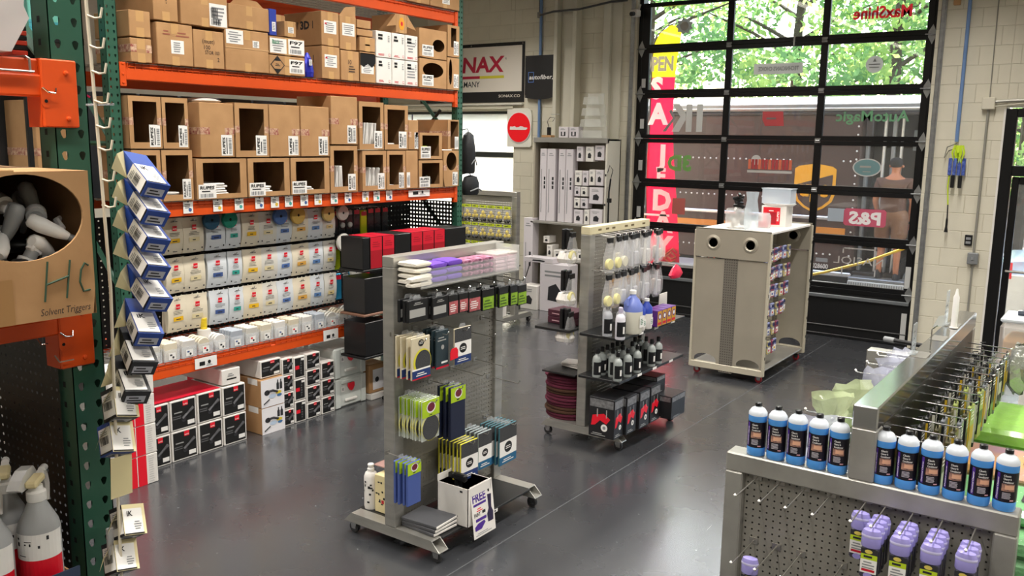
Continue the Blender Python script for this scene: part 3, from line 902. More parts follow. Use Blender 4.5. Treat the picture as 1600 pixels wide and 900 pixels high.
# trees
leaf_a = translucent('leaf_light', '#b5cf7c', 0.6)
leaf_b = translucent('leaf_dark', '#7fa86a', 0.55)
bark = mat('bark', '#5a4a3a', 0.9, var=0.4, vs=8)
def tree(x, y, h, cr, label, seed, n=5200):
    q = random.Random(seed)
    t = thing('tree', label, 'tree', (x, y, -0.05), 0, 'trees behind the truck')
    tr = MB(); tr.tube([(0, 0, 0), (0.1, 0, h * 0.3), (0.0, 0.1, h * 0.6), (0.1, 0, h * 0.85)], [0.22, 0.17, 0.11, 0.04], bark, 8)
    for i in range(9):
        a = q.uniform(0, 2 * PI); z = h * q.uniform(0.3, 0.7); L = cr * q.uniform(0.6, 1.0)
        tr.tube([(0.05, 0, z), (L * 0.5 * math.cos(a), L * 0.5 * math.sin(a), z + L * 0.3), (L * math.cos(a), L * math.sin(a), z + L * 0.5)], [0.06, 0.04, 0.015], bark, 5)
    tr.build('trunk', t, True)
    f = MB()
    cl = []
    for i in range(46):
        a = q.uniform(0, 2 * PI); e = q.uniform(-1, 1); r = cr * q.uniform(0.35, 1.0)
        cl.append((r * math.cos(a) * math.sqrt(1 - e * e * 0.6), r * math.sin(a) * 0.8, h * 0.62 + e * h * 0.36, q.uniform(0.45, 0.95), q.random()))
    vs = [[], []]; fs = [[], []]
    for i in range(n):
        cx, cy, cz, r, sh = cl[i % len(cl)]
        d = Vector((q.gauss(0, 1), q.gauss(0, 1), q.gauss(0, 1))).normalized() * r * q.random() ** 0.4
        p = Vector((cx, cy, cz)) + d
        s = q.uniform(0.06, 0.13)
        u = Vector((q.uniform(-1, 1), q.uniform(-1, 1), q.uniform(-1, 1))).normalized()
        w = u.orthogonal().normalized()
        k = 0 if sh + q.uniform(-0.3, 0.3) > 0.5 else 1
        m = len(vs[k])
        vs[k] += [p - u * s, p + w * s * 0.5, p + u * s, p - w * s * 0.5]
        fs[k].append((m, m + 1, m + 2, m + 3))
    f.add(vs[0], fs[0], leaf_a); f.add(vs[1], fs[1], leaf_b)
    o = f.build('foliage', t); o['kind'] = 'stuff'
for i, (x, y, h, cr, lab) in enumerate(((-9.9, 19.5, 7.6, 2.3, 'tree behind the feather flag seen through left panes'), (-7.0, 21.5, 8.4, 2.5, 'tree seen through the middle panes above truck'), (-4.4, 19.8, 7.8, 2.2, 'tree seen through the right panes above truck'), (-12.8, 24, 9, 3.0, 'far tree at the left edge of the garage door'), (-2.2, 23.0, 8.2, 2.6, 'far tree at the right edge of the garage door'))):
    tree(x, y, h, cr, lab, 11 + i)
t = thing('hedge', 'green hedge below the trees beyond the truck', 'hedge', (-12, 27.5, 0))
q = random.Random(9)
for k, m in ((0, leaf_b), (1, leaf_a)):
    vs, fs = [], []
    for i in range(6000):
        p = Vector((q.uniform(-10, 10), q.uniform(-0.8, 0.8), 3.2 * q.random() ** 0.7 + 0.3 * math.sin(i)))
        s = q.uniform(0.08, 0.2); u = Vector((q.uniform(-1, 1), q.uniform(-1, 1), q.uniform(-1, 1))).normalized(); w = u.orthogonal().normalized()
        mm = len(vs); vs += [p - u * s, p + w * s * 0.5, p + u * s, p - w * s * 0.5]; fs.append((mm, mm + 1, mm + 2, mm + 3))
    o = MB().add(vs, fs, m).build('foliage', t); o['kind'] = 'stuff'
# parked car behind the right glass door
t = thing('parked_car', 'pale blue car parked outside behind the right glass door', 'car', (0.55, 15.2, 0))
pr = [(-2.0, 0.35), (-2.05, 0.75), (-1.9, 0.92), (-1.2, 1.0), (-0.6, 1.42), (0.7, 1.45), (1.3, 1.02), (1.9, 0.95), (2.05, 0.6), (2.0, 0.35)]
MB().poly((0, -0.85, 0), *YM, pr, mat('car_paint', '#9fb4cf', 0.25, 0.2, coat=0.6), 0.0, -1.7).build('body', t)
MB().poly((0, -0.86, 0), *YM, [(-1.0, 1.02), (-0.55, 1.36), (0.62, 1.38), (1.1, 1.04)], mat('car_glass', '#27313a', 0.1), 0.004).build('side_window', t)
for x in (-1.25, 1.25):
    MB().lathe([(0.10, -0.02), (0.28, -0.02), (0.32, 0.02), (0.32, 0.2)], mat('tyre', '#171717'), 20, (x, -0.88, 0.31), axis='y').build('wheel', t, True)
t = thing('sandwich_board', 'white board with red corner standing outside the right glass door', 'sign', (-0.95, 12.2, -0.02))
MB().cbox(-0.25, 0.25, -0.02, 0.02, 0.0, 0.85, white_card).build('board', t)
MB().box(-0.24, -0.18, -0.025, -0.02, 0.80, 1.0, redbr).build('tab', t)
MB().cbox(-0.25, 0.25, 0.2, 0.23, 0.0, 0.8, white_card).build('back_board', t)
b = MB(); b.box(-1.5, 14, 24, 32, -0.05, 4.2, mat('far_building', '#b98a5e', 0.8, var=0.1)); b.box(-1.6, 14.1, 23.9, 32, 4.2, 4.5, white_card)
tag(b.build('far_building'), 'tan building with pale roof edge beyond the right glass door', 'building')

# delivery person on the truck step
t = thing('person', 'person in brown shirt and shorts standing on the truck step', 'person', (-2.83, YT - 0.12, 0.45), PI)
skin_m = mat('skin', '#b5734f', 0.55)
def skinned(name, verts, edges, radii, m, parent, sub=2, root=0):
    me = bpy.data.meshes.new(name)
    me.from_pydata(verts, edges, [])
    me.materials.append(m)
    o = bpy.data.objects.new(name, me)
    COL.objects.link(o)
    o.parent = parent
    md = o.modifiers.new('skin', 'SKIN')
    md.use_smooth_shade = True
    for i, r in enumerate(radii):
        r = r if isinstance(r, tuple) else (r, r)
        me.skin_vertices[0].data[i].radius = r
        me.skin_vertices[0].data[i].use_root = (i == root)
    s = o.modifiers.new('sub', 'SUBSURF')
    s.levels = s.render_levels = sub
    return o
V = [(0, 0, 0.93), (0, 0.0, 1.10), (0, 0.02, 1.30), (0, 0.02, 1.43), (0, 0.0, 1.52), (0, -0.02, 1.60), (0, -0.02, 1.72),
     (0.10, 0, 0.88), (0.13, -0.10, 0.50), (0.13, -0.02, 0.09), (0.14, -0.14, 0.03),
     (-0.10, 0, 0.88), (-0.11, 0.02, 0.48), (-0.12, 0.05, 0.09), (-0.12, -0.08, 0.03),
     (0.19, 0.02, 1.40), (0.25, 0.0, 1.13), (0.22, -0.12, 0.92), (0.22, -0.17, 0.84),
     (-0.19, 0.02, 1.40), (-0.26, 0.02, 1.13), (-0.22, -0.10, 0.92), (-0.21, -0.14, 0.84)]
E_ = [(0, 1), (1, 2), (2, 3), (3, 4), (4, 5), (5, 6), (0, 7), (7, 8), (8, 9), (9, 10), (0, 11), (11, 12), (12, 13), (13, 14), (3, 15), (15, 16), (16, 17), (17, 18), (3, 19), (19, 20), (20, 21), (21, 22)]
Rr = [(0.15, 0.11), (0.14, 0.10), (0.16, 0.11), (0.12, 0.08), 0.05, (0.075, 0.09), (0.065, 0.08), 0.085, 0.06, 0.04, 0.035, 0.085, 0.06, 0.04, 0.035, 0.06, 0.045, 0.035, (0.02, 0.04), 0.06, 0.045, 0.035, (0.02, 0.04)]
pb = skinned('body', V, E_, Rr, skin_m, t)
for s, hx, hy in ((1, 0.22, -0.17), (-1, -0.21, -0.14)):
    for i in range(5):
        a = (i - 2) * 0.018
        L = (0.05, 0.075, 0.085, 0.08, 0.06)[i]
        skinned('finger', [(hx + a * 0.3 * s, hy + a, 0.80), (hx + a * 0.3 * s, hy + a - 0.01, 0.80 - L * 0.6), (hx - 0.01 * s, hy + a - 0.005, 0.80 - L)], [(0, 1), (1, 2)], [0.010, 0.009, 0.007], skin_m, t, 1)
shirt = mat('brown_uniform', '#5b3a28', 0.75, var=0.15, vs=8)
shorts_m = mat('brown_shorts', '#7a5336', 0.75, var=0.15, vs=8)
skinned('shirt', [(0, 0, 0.86), (0, 0, 1.10), (0, 0.02, 1.30), (0, 0.02, 1.44), (0.19, 0.02, 1.41), (0.24, 0.0, 1.20), (-0.19, 0.02, 1.41), (-0.25, 0.02, 1.20)], [(0, 1), (1, 2), (2, 3), (3, 4), (4, 5), (3, 6), (6, 7)], [(0.21, 0.17), (0.19, 0.15), (0.20, 0.15), (0.14, 0.11), 0.085, 0.07, 0.085, 0.07], shirt, t)
skinned('shorts', [(0, 0, 0.93), (0, 0, 1.08), (0.11, 0, 0.84), (0.135, -0.07, 0.54), (-0.11, 0, 0.84), (-0.115, 0.02, 0.54)], [(0, 1), (0, 2), (2, 3), (0, 4), (4, 5)], [(0.21, 0.17), (0.19, 0.155), 0.14, 0.115, 0.14, 0.115], shorts_m, t)
skinned('hair', [(0, 0.03, 1.60), (0, 0.02, 1.68), (0, 0.01, 1.76)], [(0, 1), (1, 2)], [(0.08, 0.075), (0.098, 0.10), (0.08, 0.09)], mat('dark_hair', '#1d1714', 0.8), t)
for s in (1, -1):
    MB().lathe([(0.003, -0.012), (0.009, -0.006), (0.010, 0.0), (0.003, 0.006)], white, 8, (0.03 * s, -0.105, 1.645), axis='y').build('eye', t, True)
    MB().lathe([(0.008, -0.01), (0.022, 0.0), (0.010, 0.02)], skin_m, 8, (0.083 * s, -0.01, 1.63), axis='y').build('ear', t, True)
MB().add([(-0.012, -0.105, 1.60), (0.012, -0.105, 1.60), (0, -0.10, 1.65), (0, -0.128, 1.605)], [(0, 1, 3), (1, 2, 3), (2, 0, 3)], skin_m).build('nose', t)
MB().cbox(-0.022, 0.022, -0.108, -0.095, 1.568, 1.578, mat('lips', '#8a4a3c', 0.5), 0.003).build('mouth', t)
for x, y in ((0.135, -0.08), (-0.12, -0.02)):
    s_ = MB(); s_.lathe([(0.055, 0.0), (0.06, 0.03), (0.05, 0.07), (0.045, 0.13)], mat('boot', '#23201f', 0.6), 12, (x, y, 0.0), 0.9, 2.0); s_.build('shoe', t, True)
# ================================================================ pallet racks
def punched(b, o, r, u, w, h, n_u, n_v, rad, m, n=8, tear=0.0, inset=None):
    """sheet w x h with a grid of real holes; tear stretches every hole downwards like a teardrop slot"""
    r, u = Vector(r), Vector(u)
    cw, ch = w / n_u, h / n_v
    tpl_o, tpl_i = [], []
    for k in range(n):
        t = 2 * PI * (k + 0.5) / n
        c, s = math.cos(t), math.sin(t)
        e = 1 / max(abs(c), abs(s))
        tpl_o.append((c * e * cw / 2, s * e * ch / 2))
        tpl_i.append((rad * c * (0.75 if s < 0 and tear else 1), rad * s * (1 + (tear if s < 0 else 0))))
    # square the outer ring exactly
    vs, fs = [], []
    o = Vector(o)
    for j in range(n_v):
        for i in range(n_u):
            cx, cy = (i + 0.5) * cw, (j + 0.5) * ch
            q = len(vs)
            for a, c in tpl_o:
                vs.append(o + r * (cx + a) + u * (cy + c))
            for a, c in tpl_i:
                vs.append(o + r * (cx + a) + u * (cy + c))
            for sx, sy in ((1, 1), (-1, 1), (-1, -1), (1, -1)):
                vs.append(o + r * (cx + sx * cw / 2) + u * (cy + sy * ch / 2))
            for k in range(n):
                k2 = (k + 1) % n
                fs.append((q + k, q + k2, q + n + k2, q + n + k))
            # corner triangles
            for ci, (sx, sy) in enumerate(((1, 1), (-1, 1), (-1, -1), (1, -1))):
                ang = math.atan2(sy, sx) % (2 * PI)
                k = int(ang / (2 * PI) * n - 0.5) % n
                fs.append((q + k, q + 2 * n + ci, q + (k + 1) % n))
    return b.add(vs, fs, m)

def upright(parent, x, y0, z0, z1, w=0.083, face=1, d=0.07, holes=True):
    """one rack post: front face (towards +X when face=1) punched with two rows of teardrop slots, two flanges"""
    b = MB()
    n = max(1, int((z1 - z0) / 0.0508))
    h = n * 0.0508
    if holes:
        punched(b, (x, y0, z0), (0, 1, 0), (0, 0, 1), w, h, 2, n, 0.0085, green, 8, 0.55)
    else:
        b.quad((x, y0, z0), (0, 1, 0), (0, 0, 1), w, h, green)
    b.box(x - d, x, y0, y0 + 0.003, z0, z0 + h, green)
    b.box(x - d, x, y0 + w - 0.003, y0 + w, z0, z0 + h, green)
    b.box(x - d, x - d + 0.003, y0, y0 + 0.02, z0, z0 + h, green)
    b.box(x - d, x - d + 0.003, y0 + w - 0.02, y0 + w, z0, z0 + h, green)
    # side holes as small dark slots
    k = 0
    while z0 + k * 0.0508 + 0.03 < z0 + h:
        z = z0 + k * 0.0508 + 0.02
        b.quad((x - 0.045, y0, z), (1, 0, 0), (0, 0, 1), 0.012, 0.014, hole, 0.0008)
        k += 1
    b.box(x - d - 0.03, x + 0.02, y0 - 0.02, y0 + w + 0.02, z0 - 0.0, z0 + 0.006, green)
    return b.build('upright', parent)

def beam(parent, xf, y0, y1, z0, z1, deck=1.02, lip=True):
    """step beam with end connectors and the wire deck that hooks over it"""
    o = MB()
    o.cbox(xf - 0.045, xf, y0, y1, z0, z1 - 0.035, orange, 0.004)
    o.cbox(xf - 0.06, xf - 0.006, y0, y1, z1 - 0.045, z1, orange, 0.004)
    bm_ = o.build('beam', parent)
    for a, c in ((y0 - 0.045, y0), (y1, y1 + 0.045)):
        k = MB()
        k.cbox(xf - 0.03, xf + 0.007, a, c, z0 - 0.045, z1, orange, 0.003)
        for z in (z1 - 0.01, (z0 + z1) / 2 - 0.02, z0 - 0.02):
            k.lathe([(0.010, 0.0), (0.008, 0.004), (0.002, 0.005)], orange, 8, (xf + 0.007, (a + c) / 2, z), axis='x')
        k.build('connector', bm_)
    return bm_

def wire_deck(parent, xf, xb, y0, y1, z, pitch=0.055):
    b = MB()
    n = int((y1 - y0) / pitch)
    for i in range(n + 1):
        y = y0 + 0.01 + i * (y1 - y0 - 0.02) / n
        b.box(xf - 0.0, xf + 0.004, y - 0.0022, y + 0.0022, z - 0.042, z + 0.004, orange)
        b.box(xb, xf + 0.004, y - 0.0022, y + 0.0022, z, z + 0.004, wire)
    k = 3
    for i in range(k):
        a = y0 + (y1 - y0) * i / k + 0.02
        c = y0 + (y1 - y0) * (i + 1) / k - 0.02
        b.box(xf + 0.002, xf + 0.007, a, c, z - 0.026, z - 0.020, orange)
    for i in range(10):
        x = xb + (xf - xb) * i / 9
        b.box(x - 0.003, x + 0.003, y0, y1, z - 0.004, z, wire)
    return b.build('wire_deck', parent)

XR = -5.53
rack = thing('pallet_rack', 'tall green and orange pallet rack full of cartons and white pouches', 'rack', (0, 0, 0))
YA, YB = 3.235, 6.845
for x, f_ in ((XR, 1), (XR - 1.0, 1)):
    upright(rack, x, YA, 0.0, 4.4)
    upright(rack, x, YB, 0.0, 4.4)
LV = [(0.640, 0.745), (1.790, 1.900), (2.720, 2.832), (3.465, 3.575)]
for z0, z1 in LV:
    beam(rack, XR, YA + 0.083 + 0.045, YB - 0.045, z0, z1)
    beam(rack, XR - 1.04, YA + 0.083 + 0.045, YB - 0.045, z0, z1)
    wire_deck(rack, XR, XR - 1.04, YA + 0.13, YB - 0.05, z1)
for y in (YA + 0.04, YB + 0.04):
    for z, zz in ((0.3, 1.3), (1.3, 2.3), (2.3, 3.3)):
        MB().tube([(XR - 0.06, y, z), (XR - 1.0, y, zz)], 0.018, green, 6).build('brace', rack)
    for z in (0.25, 2.3, 3.35):
        MB().tube([(XR - 0.06, y, z), (XR - 1.0, y, z)], 0.018, green, 6).build('brace', rack)
# black peg panels behind the pouches and at the far end
blkp = mat('black_panel_steel', '#111112', 0.45, 0.2)
b = MB(); punched(b, (XR - 0.62, YA + 0.1, 0.78), (0, 1, 0), (0, 0, 1), 3.5, 0.98, 70, 20, 0.007, blkp, 6); b.build('peg_panel', rack)
b = MB(); punched(b, (XR - 0.95, YB - 0.01, 0.80), (1, 0, 0), (0, 0, 1), 0.9, 0.95, 22, 24, 0.010, blkp, 6); b.build('end_panel', rack)
MB().tube([(XR - 0.25, YB + 0.04, 2.65), (XR - 0.95, YB + 0.04, 1.95)], 0.016, black_pl, 6).build('brace', rack)
# price cards on the beams
for i, y in enumerate((3.78, 4.03, 4.22, 4.41, 4.56, 4.70, 4.86, 5.01, 5.19, 5.35, 5.56, 5.70, 5.86)):
    c = MB(); c.quad((XR + 0.008, y - 0.04, 1.81), *XP, 0.08, 0.085, white); c.disc((XR + 0.008, y + 0.015, 1.835), *XP, 0.014, (mat('tag_blue', '#3d5f9a', 0.5), mat('tag_yellow', '#dcb93f', 0.5), mat('tag_teal', '#3fa39a', 0.5))[i % 3], 0.001, 10)
    lines(c, (XR + 0.008, y - 0.03, 1.845), *XP, 0.05, 0.035, ink, 3, 0.001, i); c.box(XR + 0.007, XR + 0.010, y - 0.004, y + 0.004, 1.888, 1.897, black)
    c.build('price_card', rack)
for y, z0, z1, w in ((6.27, 1.825, 1.885, 0.30), (3.87, 0.655, 0.735, 0.19), (5.12, 0.64, 0.735, 0.17)):
    c = MB(); c.quad((XR + 0.009, y - w / 2, z0), *XP, w, z1 - z0, white); c.quad((XR + 0.009, y - w * 0.3, z0 + 0.02), *XP, w * 0.25, 0.03, black, 0.001); c.disc((XR + 0.009, y + w * 0.15, z0 + 0.04), *XP, 0.014, black, 0.001, 10); lines(c, (XR + 0.009, y, z0 + 0.01), *XP, w * 0.3, 0.02, grey_pl, 2)
    c.build('price_card', rack)

# ---------------------------------------------------------------- cartons on the rack
tape_p = mat('printed_tape', '#d6b99a', 0.5, var=0.9, vs=45, col2='#8e3a34')
def label_plate(parent, o, r, u, w, h, head=None, seed=1, vertical=False, hm=black):
    b = MB()
    b.quad(o, r, u, w, h, white)
    r, u = Vector(r), Vector(u)
    o = Vector(o)
    if vertical:      # the print runs upwards
        o2 = o + r * w
        r2, u2 = u, -r
        w2, h2 = h, w
    else:
        o2, r2, u2, w2, h2 = o, r, u, w, h
    if head:
        b.text(head, o2 + r2 * w2 * 0.08 + u2 * h2 * 0.66, r2, u2, h2 * 0.22, hm, 0.0015, 0.03, 'l', w2 * 0.8, 0.12)
        lines(b, o2 + r2 * w2 * 0.08 + u2 * h2 * 0.42, r2, u2, w2 * 0.8, h2 * 0.18, ink, 1, 0.0015, seed)
        bars(b, o2 + r2 * w2 * 0.1 + u2 * h2 * 0.08, r2, u2, w2 * 0.75, h2 * 0.26, grey_pl, 0.0015, 8, seed)
    else:
        lines(b, o2 + r2 * w2 * 0.1 + u2 * h2 * 0.1, r2, u2, w2 * 0.8, h2 * 0.8, grey_pl, 5, 0.0015, seed)
    return b.build('label', parent)

def carton(label, y0, y1, z0, z1, xf=-5.50, d=0.42, m=card, name='carton', group='cartons on the pallet rack', band=None, tp=True):
    """closed carton; its front looks towards +X"""
    g = 0.003
    w, h = y1 - y0 - 2 * g, z1 - z0 - 0.004
    t = thing(name, label, 'box', (xf - d / 2, (y0 + y1) / 2, z0 + 0.001), 0, group)
    b = MB()
    b.cbox(-d / 2, d / 2, -w / 2, w / 2, 0, h, m, 0.004)
    b.build('body', t)
    if tp and h > 0.1:
        MB().quad((-d / 2, -0.028, h), (1, 0, 0), (0, 1, 0), d, 0.056, tape, 0.0008).build('tape', t)
        MB().quad((d / 2, -0.028, h - 0.07), *XP, 0.056, 0.07, tape, 0.0008).build('tape', t)
        MB().quad((d / 2, -0.028, 0), *XP, 0.056, 0.06, tape, 0.0008).build('tape', t)
    if band:
        MB().quad((d / 2, -w / 2, h * 0.42), *XP, w * 0.28, 0.05, tape_p, 0.001).build('printed_tape', t)
        MB().quad((d / 2, w * 0.22, h * 0.42), *XP, w * 0.28, 0.05, tape_p, 0.001).build('printed_tape', t)
        MB().quad((-d / 2, -w / 2, h * 0.42), *YM, d, 0.05, tape_p, 0.001).build('printed_tape', t)
    t['w'], t['h'], t['d'] = w, h, d
    return t

def on_front(t, yy, zz):
    """point on the front of a carton: fractions across and up"""
    return Vector((t['d'] / 2 + 0.001, (yy - 0.5) * t['w'], zz * t['h']))

def open_bin(label, y0, y1, z0, z1, xf=-5.50, d=0.40, win=(0.13, 0.87, 0.12, 0.90), group='open cartons on the pallet rack', round_=False, band=True):
    """carton with a window cut out of its front"""
    g = 0.003
    w, h = y1 - y0 - 2 * g, z1 - z0 - 0.004
    t = thing('open_carton', label, 'box', (xf - d / 2, (y0 + y1) / 2, z0 + 0.001), 0, group)
    b = MB()
    b.box(-d / 2, d / 2, -w / 2, w / 2, 0, h, card, skip='r')
    e = 0.005
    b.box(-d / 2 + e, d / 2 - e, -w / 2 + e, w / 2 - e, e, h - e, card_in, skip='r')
    b.build('body', t)
    f = MB()
    X = d / 2
    a0, a1, c0, c1 = (-0.5 + win[0]) * w, (-0.5 + win[1]) * w, win[2] * h, win[3] * h
    if round_:
        n = 24
        cy, cz, ry, rz_ = (a0 + a1) / 2, (c0 + c1) / 2, (a1 - a0) / 2, (c1 - c0) / 2
        out, inn = [], []
        for k in range(n):
            th = 2 * PI * (k + 0.5) / n
            c, s = math.cos(th), math.sin(th)
            L = min((w / 2 - cy) / c if c > 1e-6 else 1e9, (-w / 2 - cy) / c if c < -1e-6 else 1e9, (h - cz) / s if s > 1e-6 else 1e9, (-cz) / s if s < -1e-6 else 1e9)
            out.append((X, cy + c * L, cz + s * L))
            inn.append((X, cy + c * ry, cz + s * rz_))
        f.add(out + inn, [(k, (k + 1) % n, n + (k + 1) % n, n + k) for k in range(n)], card)
        for cyy, czz in ((w / 2, h), (-w / 2, h), (-w / 2, 0), (w / 2, 0)):
            near = sorted(range(n), key=lambda k: (out[k][1] - cyy) ** 2 + (out[k][2] - czz) ** 2)[:2]
            f.add([out[near[0]], (X, cyy, czz), out[near[1]]], [(0, 1, 2)], card)
    else:
        f.box(X - e, X, -w / 2, a0, 0, h, card)
        f.box(X - e, X, a1, w / 2, 0, h, card)
        f.box(X - e, X, a0, a1, 0, c0, card)
        f.box(X - e, X, a0, a1, c1, h, card)
    f.build('front', t)
    if band:
        zz = h * 0.45
        MB().quad((X, -w / 2, zz), *XP, a0 + w / 2, 0.05, tape_p, 0.001).build('printed_tape', t)
        MB().quad((X, a1, zz), *XP, w / 2 - a1, 0.05, tape_p, 0.001).build('printed_tape', t)
        MB().quad((-X, -w / 2, zz), *YM, d, 0.05, tape_p, 0.001).build('printed_tape', t)
    t['w'], t['h'], t['d'] = w, h, d
    return t

# level above the top beam
for n, (lab, y0, y1) in enumerate((('brown carton on the highest beam, left one', 6.089, 6.40), ('brown carton on the highest beam, right one', 6.403, 6.838))):
    c = carton(lab, y0, y1, 3.58, 3.84)
    label_plate(c, on_front(c, 0.4, 0.15), *XP, 0.11, 0.08, None, n)
# second highest shelf
hand = mat('marker_ink', '#3a2f28', 0.8)
c = carton('small brown carton at left end, on top of a taped carton', 3.385, 3.545, 3.0, 3.173)
c = carton('small brown carton with printed tape at left end of shelf', 3.385, 3.545, 2.836, 2.995, band=True)
c = carton('tall brown carton marked CODA in pen, upper shelf left', 3.566, 3.758, 3.126, 3.40, d=0.55)
b = MB(); b.text('CODA', on_front(c, 0.45, 0.66), *XP, 0.035, hand, 0.001, 0, 'l', 0.10); b.text('?', on_front(c, 0.5, 0.42), *XP, 0.05, hand, 0.001); b.build('handwriting', c)
c = carton('brown carton with square white label under the CODA carton', 3.581, 3.865, 2.836, 3.118)
label_plate(c, on_front(c, 0.38, 0.28), *XP, 0.10, 0.09, None, 4, hm=mat('print_blue', '#3a62a8', 0.5))
b = MB(); lines(b, on_front(c, 0.16, 0.70), *XP, 0.06, 0.04, mat('print_rust', '#9a5a44', 0.6), 2, 0.001); b.build('print', c); b = MB(); lines(b, on_front(c, 0.52, 0.68), *XP, 0.11, 0.04, mat('print_rust', '#9a5a44'), 2, 0.001); b.build('print', c)
c = carton('brown carton with penned notes and circled number, second in lower row', 3.866, 4.123, 2.836, 3.10)
b = MB(); b.text('(must)', on_front(c, 0.28, 0.66), *XP, 0.03, hand, 0.001, 0, 'l', 0.10); b.text('100', on_front(c, 0.33, 0.50), *XP, 0.028, hand, 0.001, 0, 'l'); b.text('STOR 100', on_front(c, 0.36, 0.37), *XP, 0.026, hand, 0.001, 0, 'l', 0.12); b.text('2', on_front(c, 0.76, 0.19), *XP, 0.028, hand, 0.001)
b.build('handwriting', c)
c = carton('wide brown carton with shipping label, on top of the penned carton', 3.774, 4.166, 3.122, 3.345, d=0.5)
label_plate(c, on_front(c, 0.60, 0.05), *XP, 0.145, 0.155, None, 6)
b = MB(); bars(b, on_front(c, 0.63, 0.30), *XP, 0.06, 0.07, ink, 0.003, 8, 3); bars(b, on_front(c, 0.63, 0.09), *XP, 0.08, 0.04, ink, 0.003, 8, 4); b.build('bar_code', c)
c = carton('plain flat brown carton on top, third in the upper row', 4.170, 4.540, 3.142, 3.314)
b = MB(); b.poly((c['d'] / 2 - 0.03, 0, c['h']), *XP, [(-0.15, 0), (0.16, 0), (0.10, 0.045), (-0.08, 0.06)], card, 0, 0.004); b.build('flap', c)
c = carton('brown carton with two white labels below the plain flat carton', 4.131, 4.528, 2.836, 3.138)
label_plate(c, on_front(c, 0.02, 0.64), *XP, 0.15, 0.10, None, 8); label_plate(c, on_front(c, 0.62, 0.60), *XP, 0.06, 0.05, None, 9)
b = MB(); b.quad(on_front(c, 0, 0.54), *XP, c['w'], 0.008, card_lt, 0.001); b.build('crease', c)
c = carton('small square brown carton standing on the white labelled carton', 4.681, 4.802, 3.128, 3.249)
label_plate(c, on_front(c, 0.3, 0.25), *XP, 0.055, 0.045, None, 11)
c = carton('brown carton half hidden behind the small square carton', 4.70, 4.85, 3.128, 3.315, xf=-5.68, d=0.25)
c = carton('brown carton under the blue bottle with big white labels', 4.535, 4.885, 2.985, 3.122, d=0.34)
label_plate(c, on_front(c, 0.0, 0.08), *XP, 0.16, 0.11, None, 12); label_plate(c, on_front(c, 0.52, 0.08), *XP, 0.16, 0.115, 'F97', 13)
b = MB(); b.text('Back', on_front(c, 0.06, 0.6), *XP, 0.03, mat('green_pen', '#3f9a6e', 0.6), 0.003, 0, 'l', 0.07); b.build('handwriting', c)
c = carton('brown carton with black hazard diamond at the bottom of shelf', 4.525, 4.885, 2.836, 2.982, d=0.34)
label_plate(c, on_front(c, 0.55, 0.12), *XP, 0.15, 0.105, 'F97', 14)
b = MB(); p = on_front(c, 0.22, 0.5)
for s, m in ((0.07, black), (0.06, card)):
    b.poly(p, *XP, [(-s, 0), (0, -s), (s, 0), (0, s)], m, 0.001 if m is black else 0.0016)
b.poly(p, *XP, [(-0.03, 0.03), (0.03, 0.03), (0, 0.06)], black, 0.002); b.poly(p, *XP, [(-0.03, -0.03), (0, -0.06), (0.03, -0.03)], black, 0.002); lines(b, p + Vector((0, -0.025, -0.012)), *XP, 0.05, 0.024, black, 2, 0.002)
b.build('hazard_diamond', c)
for lab, y0, y1, z0, z1, n in (('brown carton printed 3D on its side, upper of two', 5.06, 5.258, 3.10, 3.372, 1), ('brown carton printed 3D on its side, lower of two', 5.06, 5.262, 2.836, 3.098, 2)):
    c = carton(lab, y0, y1, z0, z1, d=0.45)
    label_plate(c, on_front(c, 0.14, 0.36), *XP, 0.135, 0.10, None, 20 + n)
    b = MB(); b.text('3D', (0.03, -c['w'] / 2, c['h'] * 0.5), *YM, 0.06, ink, 0.001, 0.05, 'c', 0.11); b.quad((-0.06, -c['w'] / 2, c['h'] * 0.5), *YM, 0.008, 0.06, ink, 0.001); b.quad((0.12, -c['w'] / 2, c['h'] * 0.5), *YM, 0.008, 0.06, ink, 0.001); b.build('logo', c)
    b = MB(); b.quad(on_front(c, 0.18, 0.62), *XP, 0.02, 0.012, red, 0.003); b.build('print_mark', c)
c = carton('brown carton with large white label right of the upper 3D carton', 5.262, 5.455, 3.086, 3.36)
label_plate(c, on_front(c, 0.14, 0.42), *XP, 0.14, 0.10, None, 23)
b = MB(); b.poly((c['d'] / 2 - 0.003, 0, c['h']), *XP, [(-0.095, 0), (0.09, 0), (0.09, 0.09), (-0.03, 0.07)], card, 0, 0.004); b.build('flap', c)
c = carton('brown carton with scribbled pen marks below the labelled carton', 5.269, 5.484, 2.836, 3.083)
b = MB(); b.text('10', on_front(c, 0.38, 0.55), *XP, 0.035, hand, 0.001, 0, 'l'); lines(b, on_front(c, 0.4, 0.27), *XP, 0.08, 0.06, hand, 3, 0.001); b.build('handwriting', c)
carton('flat small brown carton, topmost of the stack near white cartons', 5.459, 5.632, 3.279, 3.351, d=0.3)
carton('flat small brown carton, middle of the stack near white cartons', 5.459, 5.654, 3.216, 3.275, d=0.3)
c = carton('small brown carton, lowest of the stack near white cartons', 5.488, 5.680, 3.092, 3.213, d=0.3)
c = open_bin('brown carton with black bag spilling from its window', 5.488, 5.680, 2.836, 3.089, win=(0.04, 0.96, 0.55, 0.97), band=False)
label_plate(c, on_front(c, 0.08, 0.28), *XP, 0.15, 0.09, None, 30)
b = MB(); b.poly((c['d'] / 2 + 0.004, 0, c['h'] * 0.5), *XP, [(-0.09, 0.02), (-0.05, 0.0), (0.0, 0.03), (0.05, 0.0), (0.09, 0.04), (0.09, 0.11), (-0.09, 0.11)], black_pl, 0, 0.03); b.build('bag_edge', c)
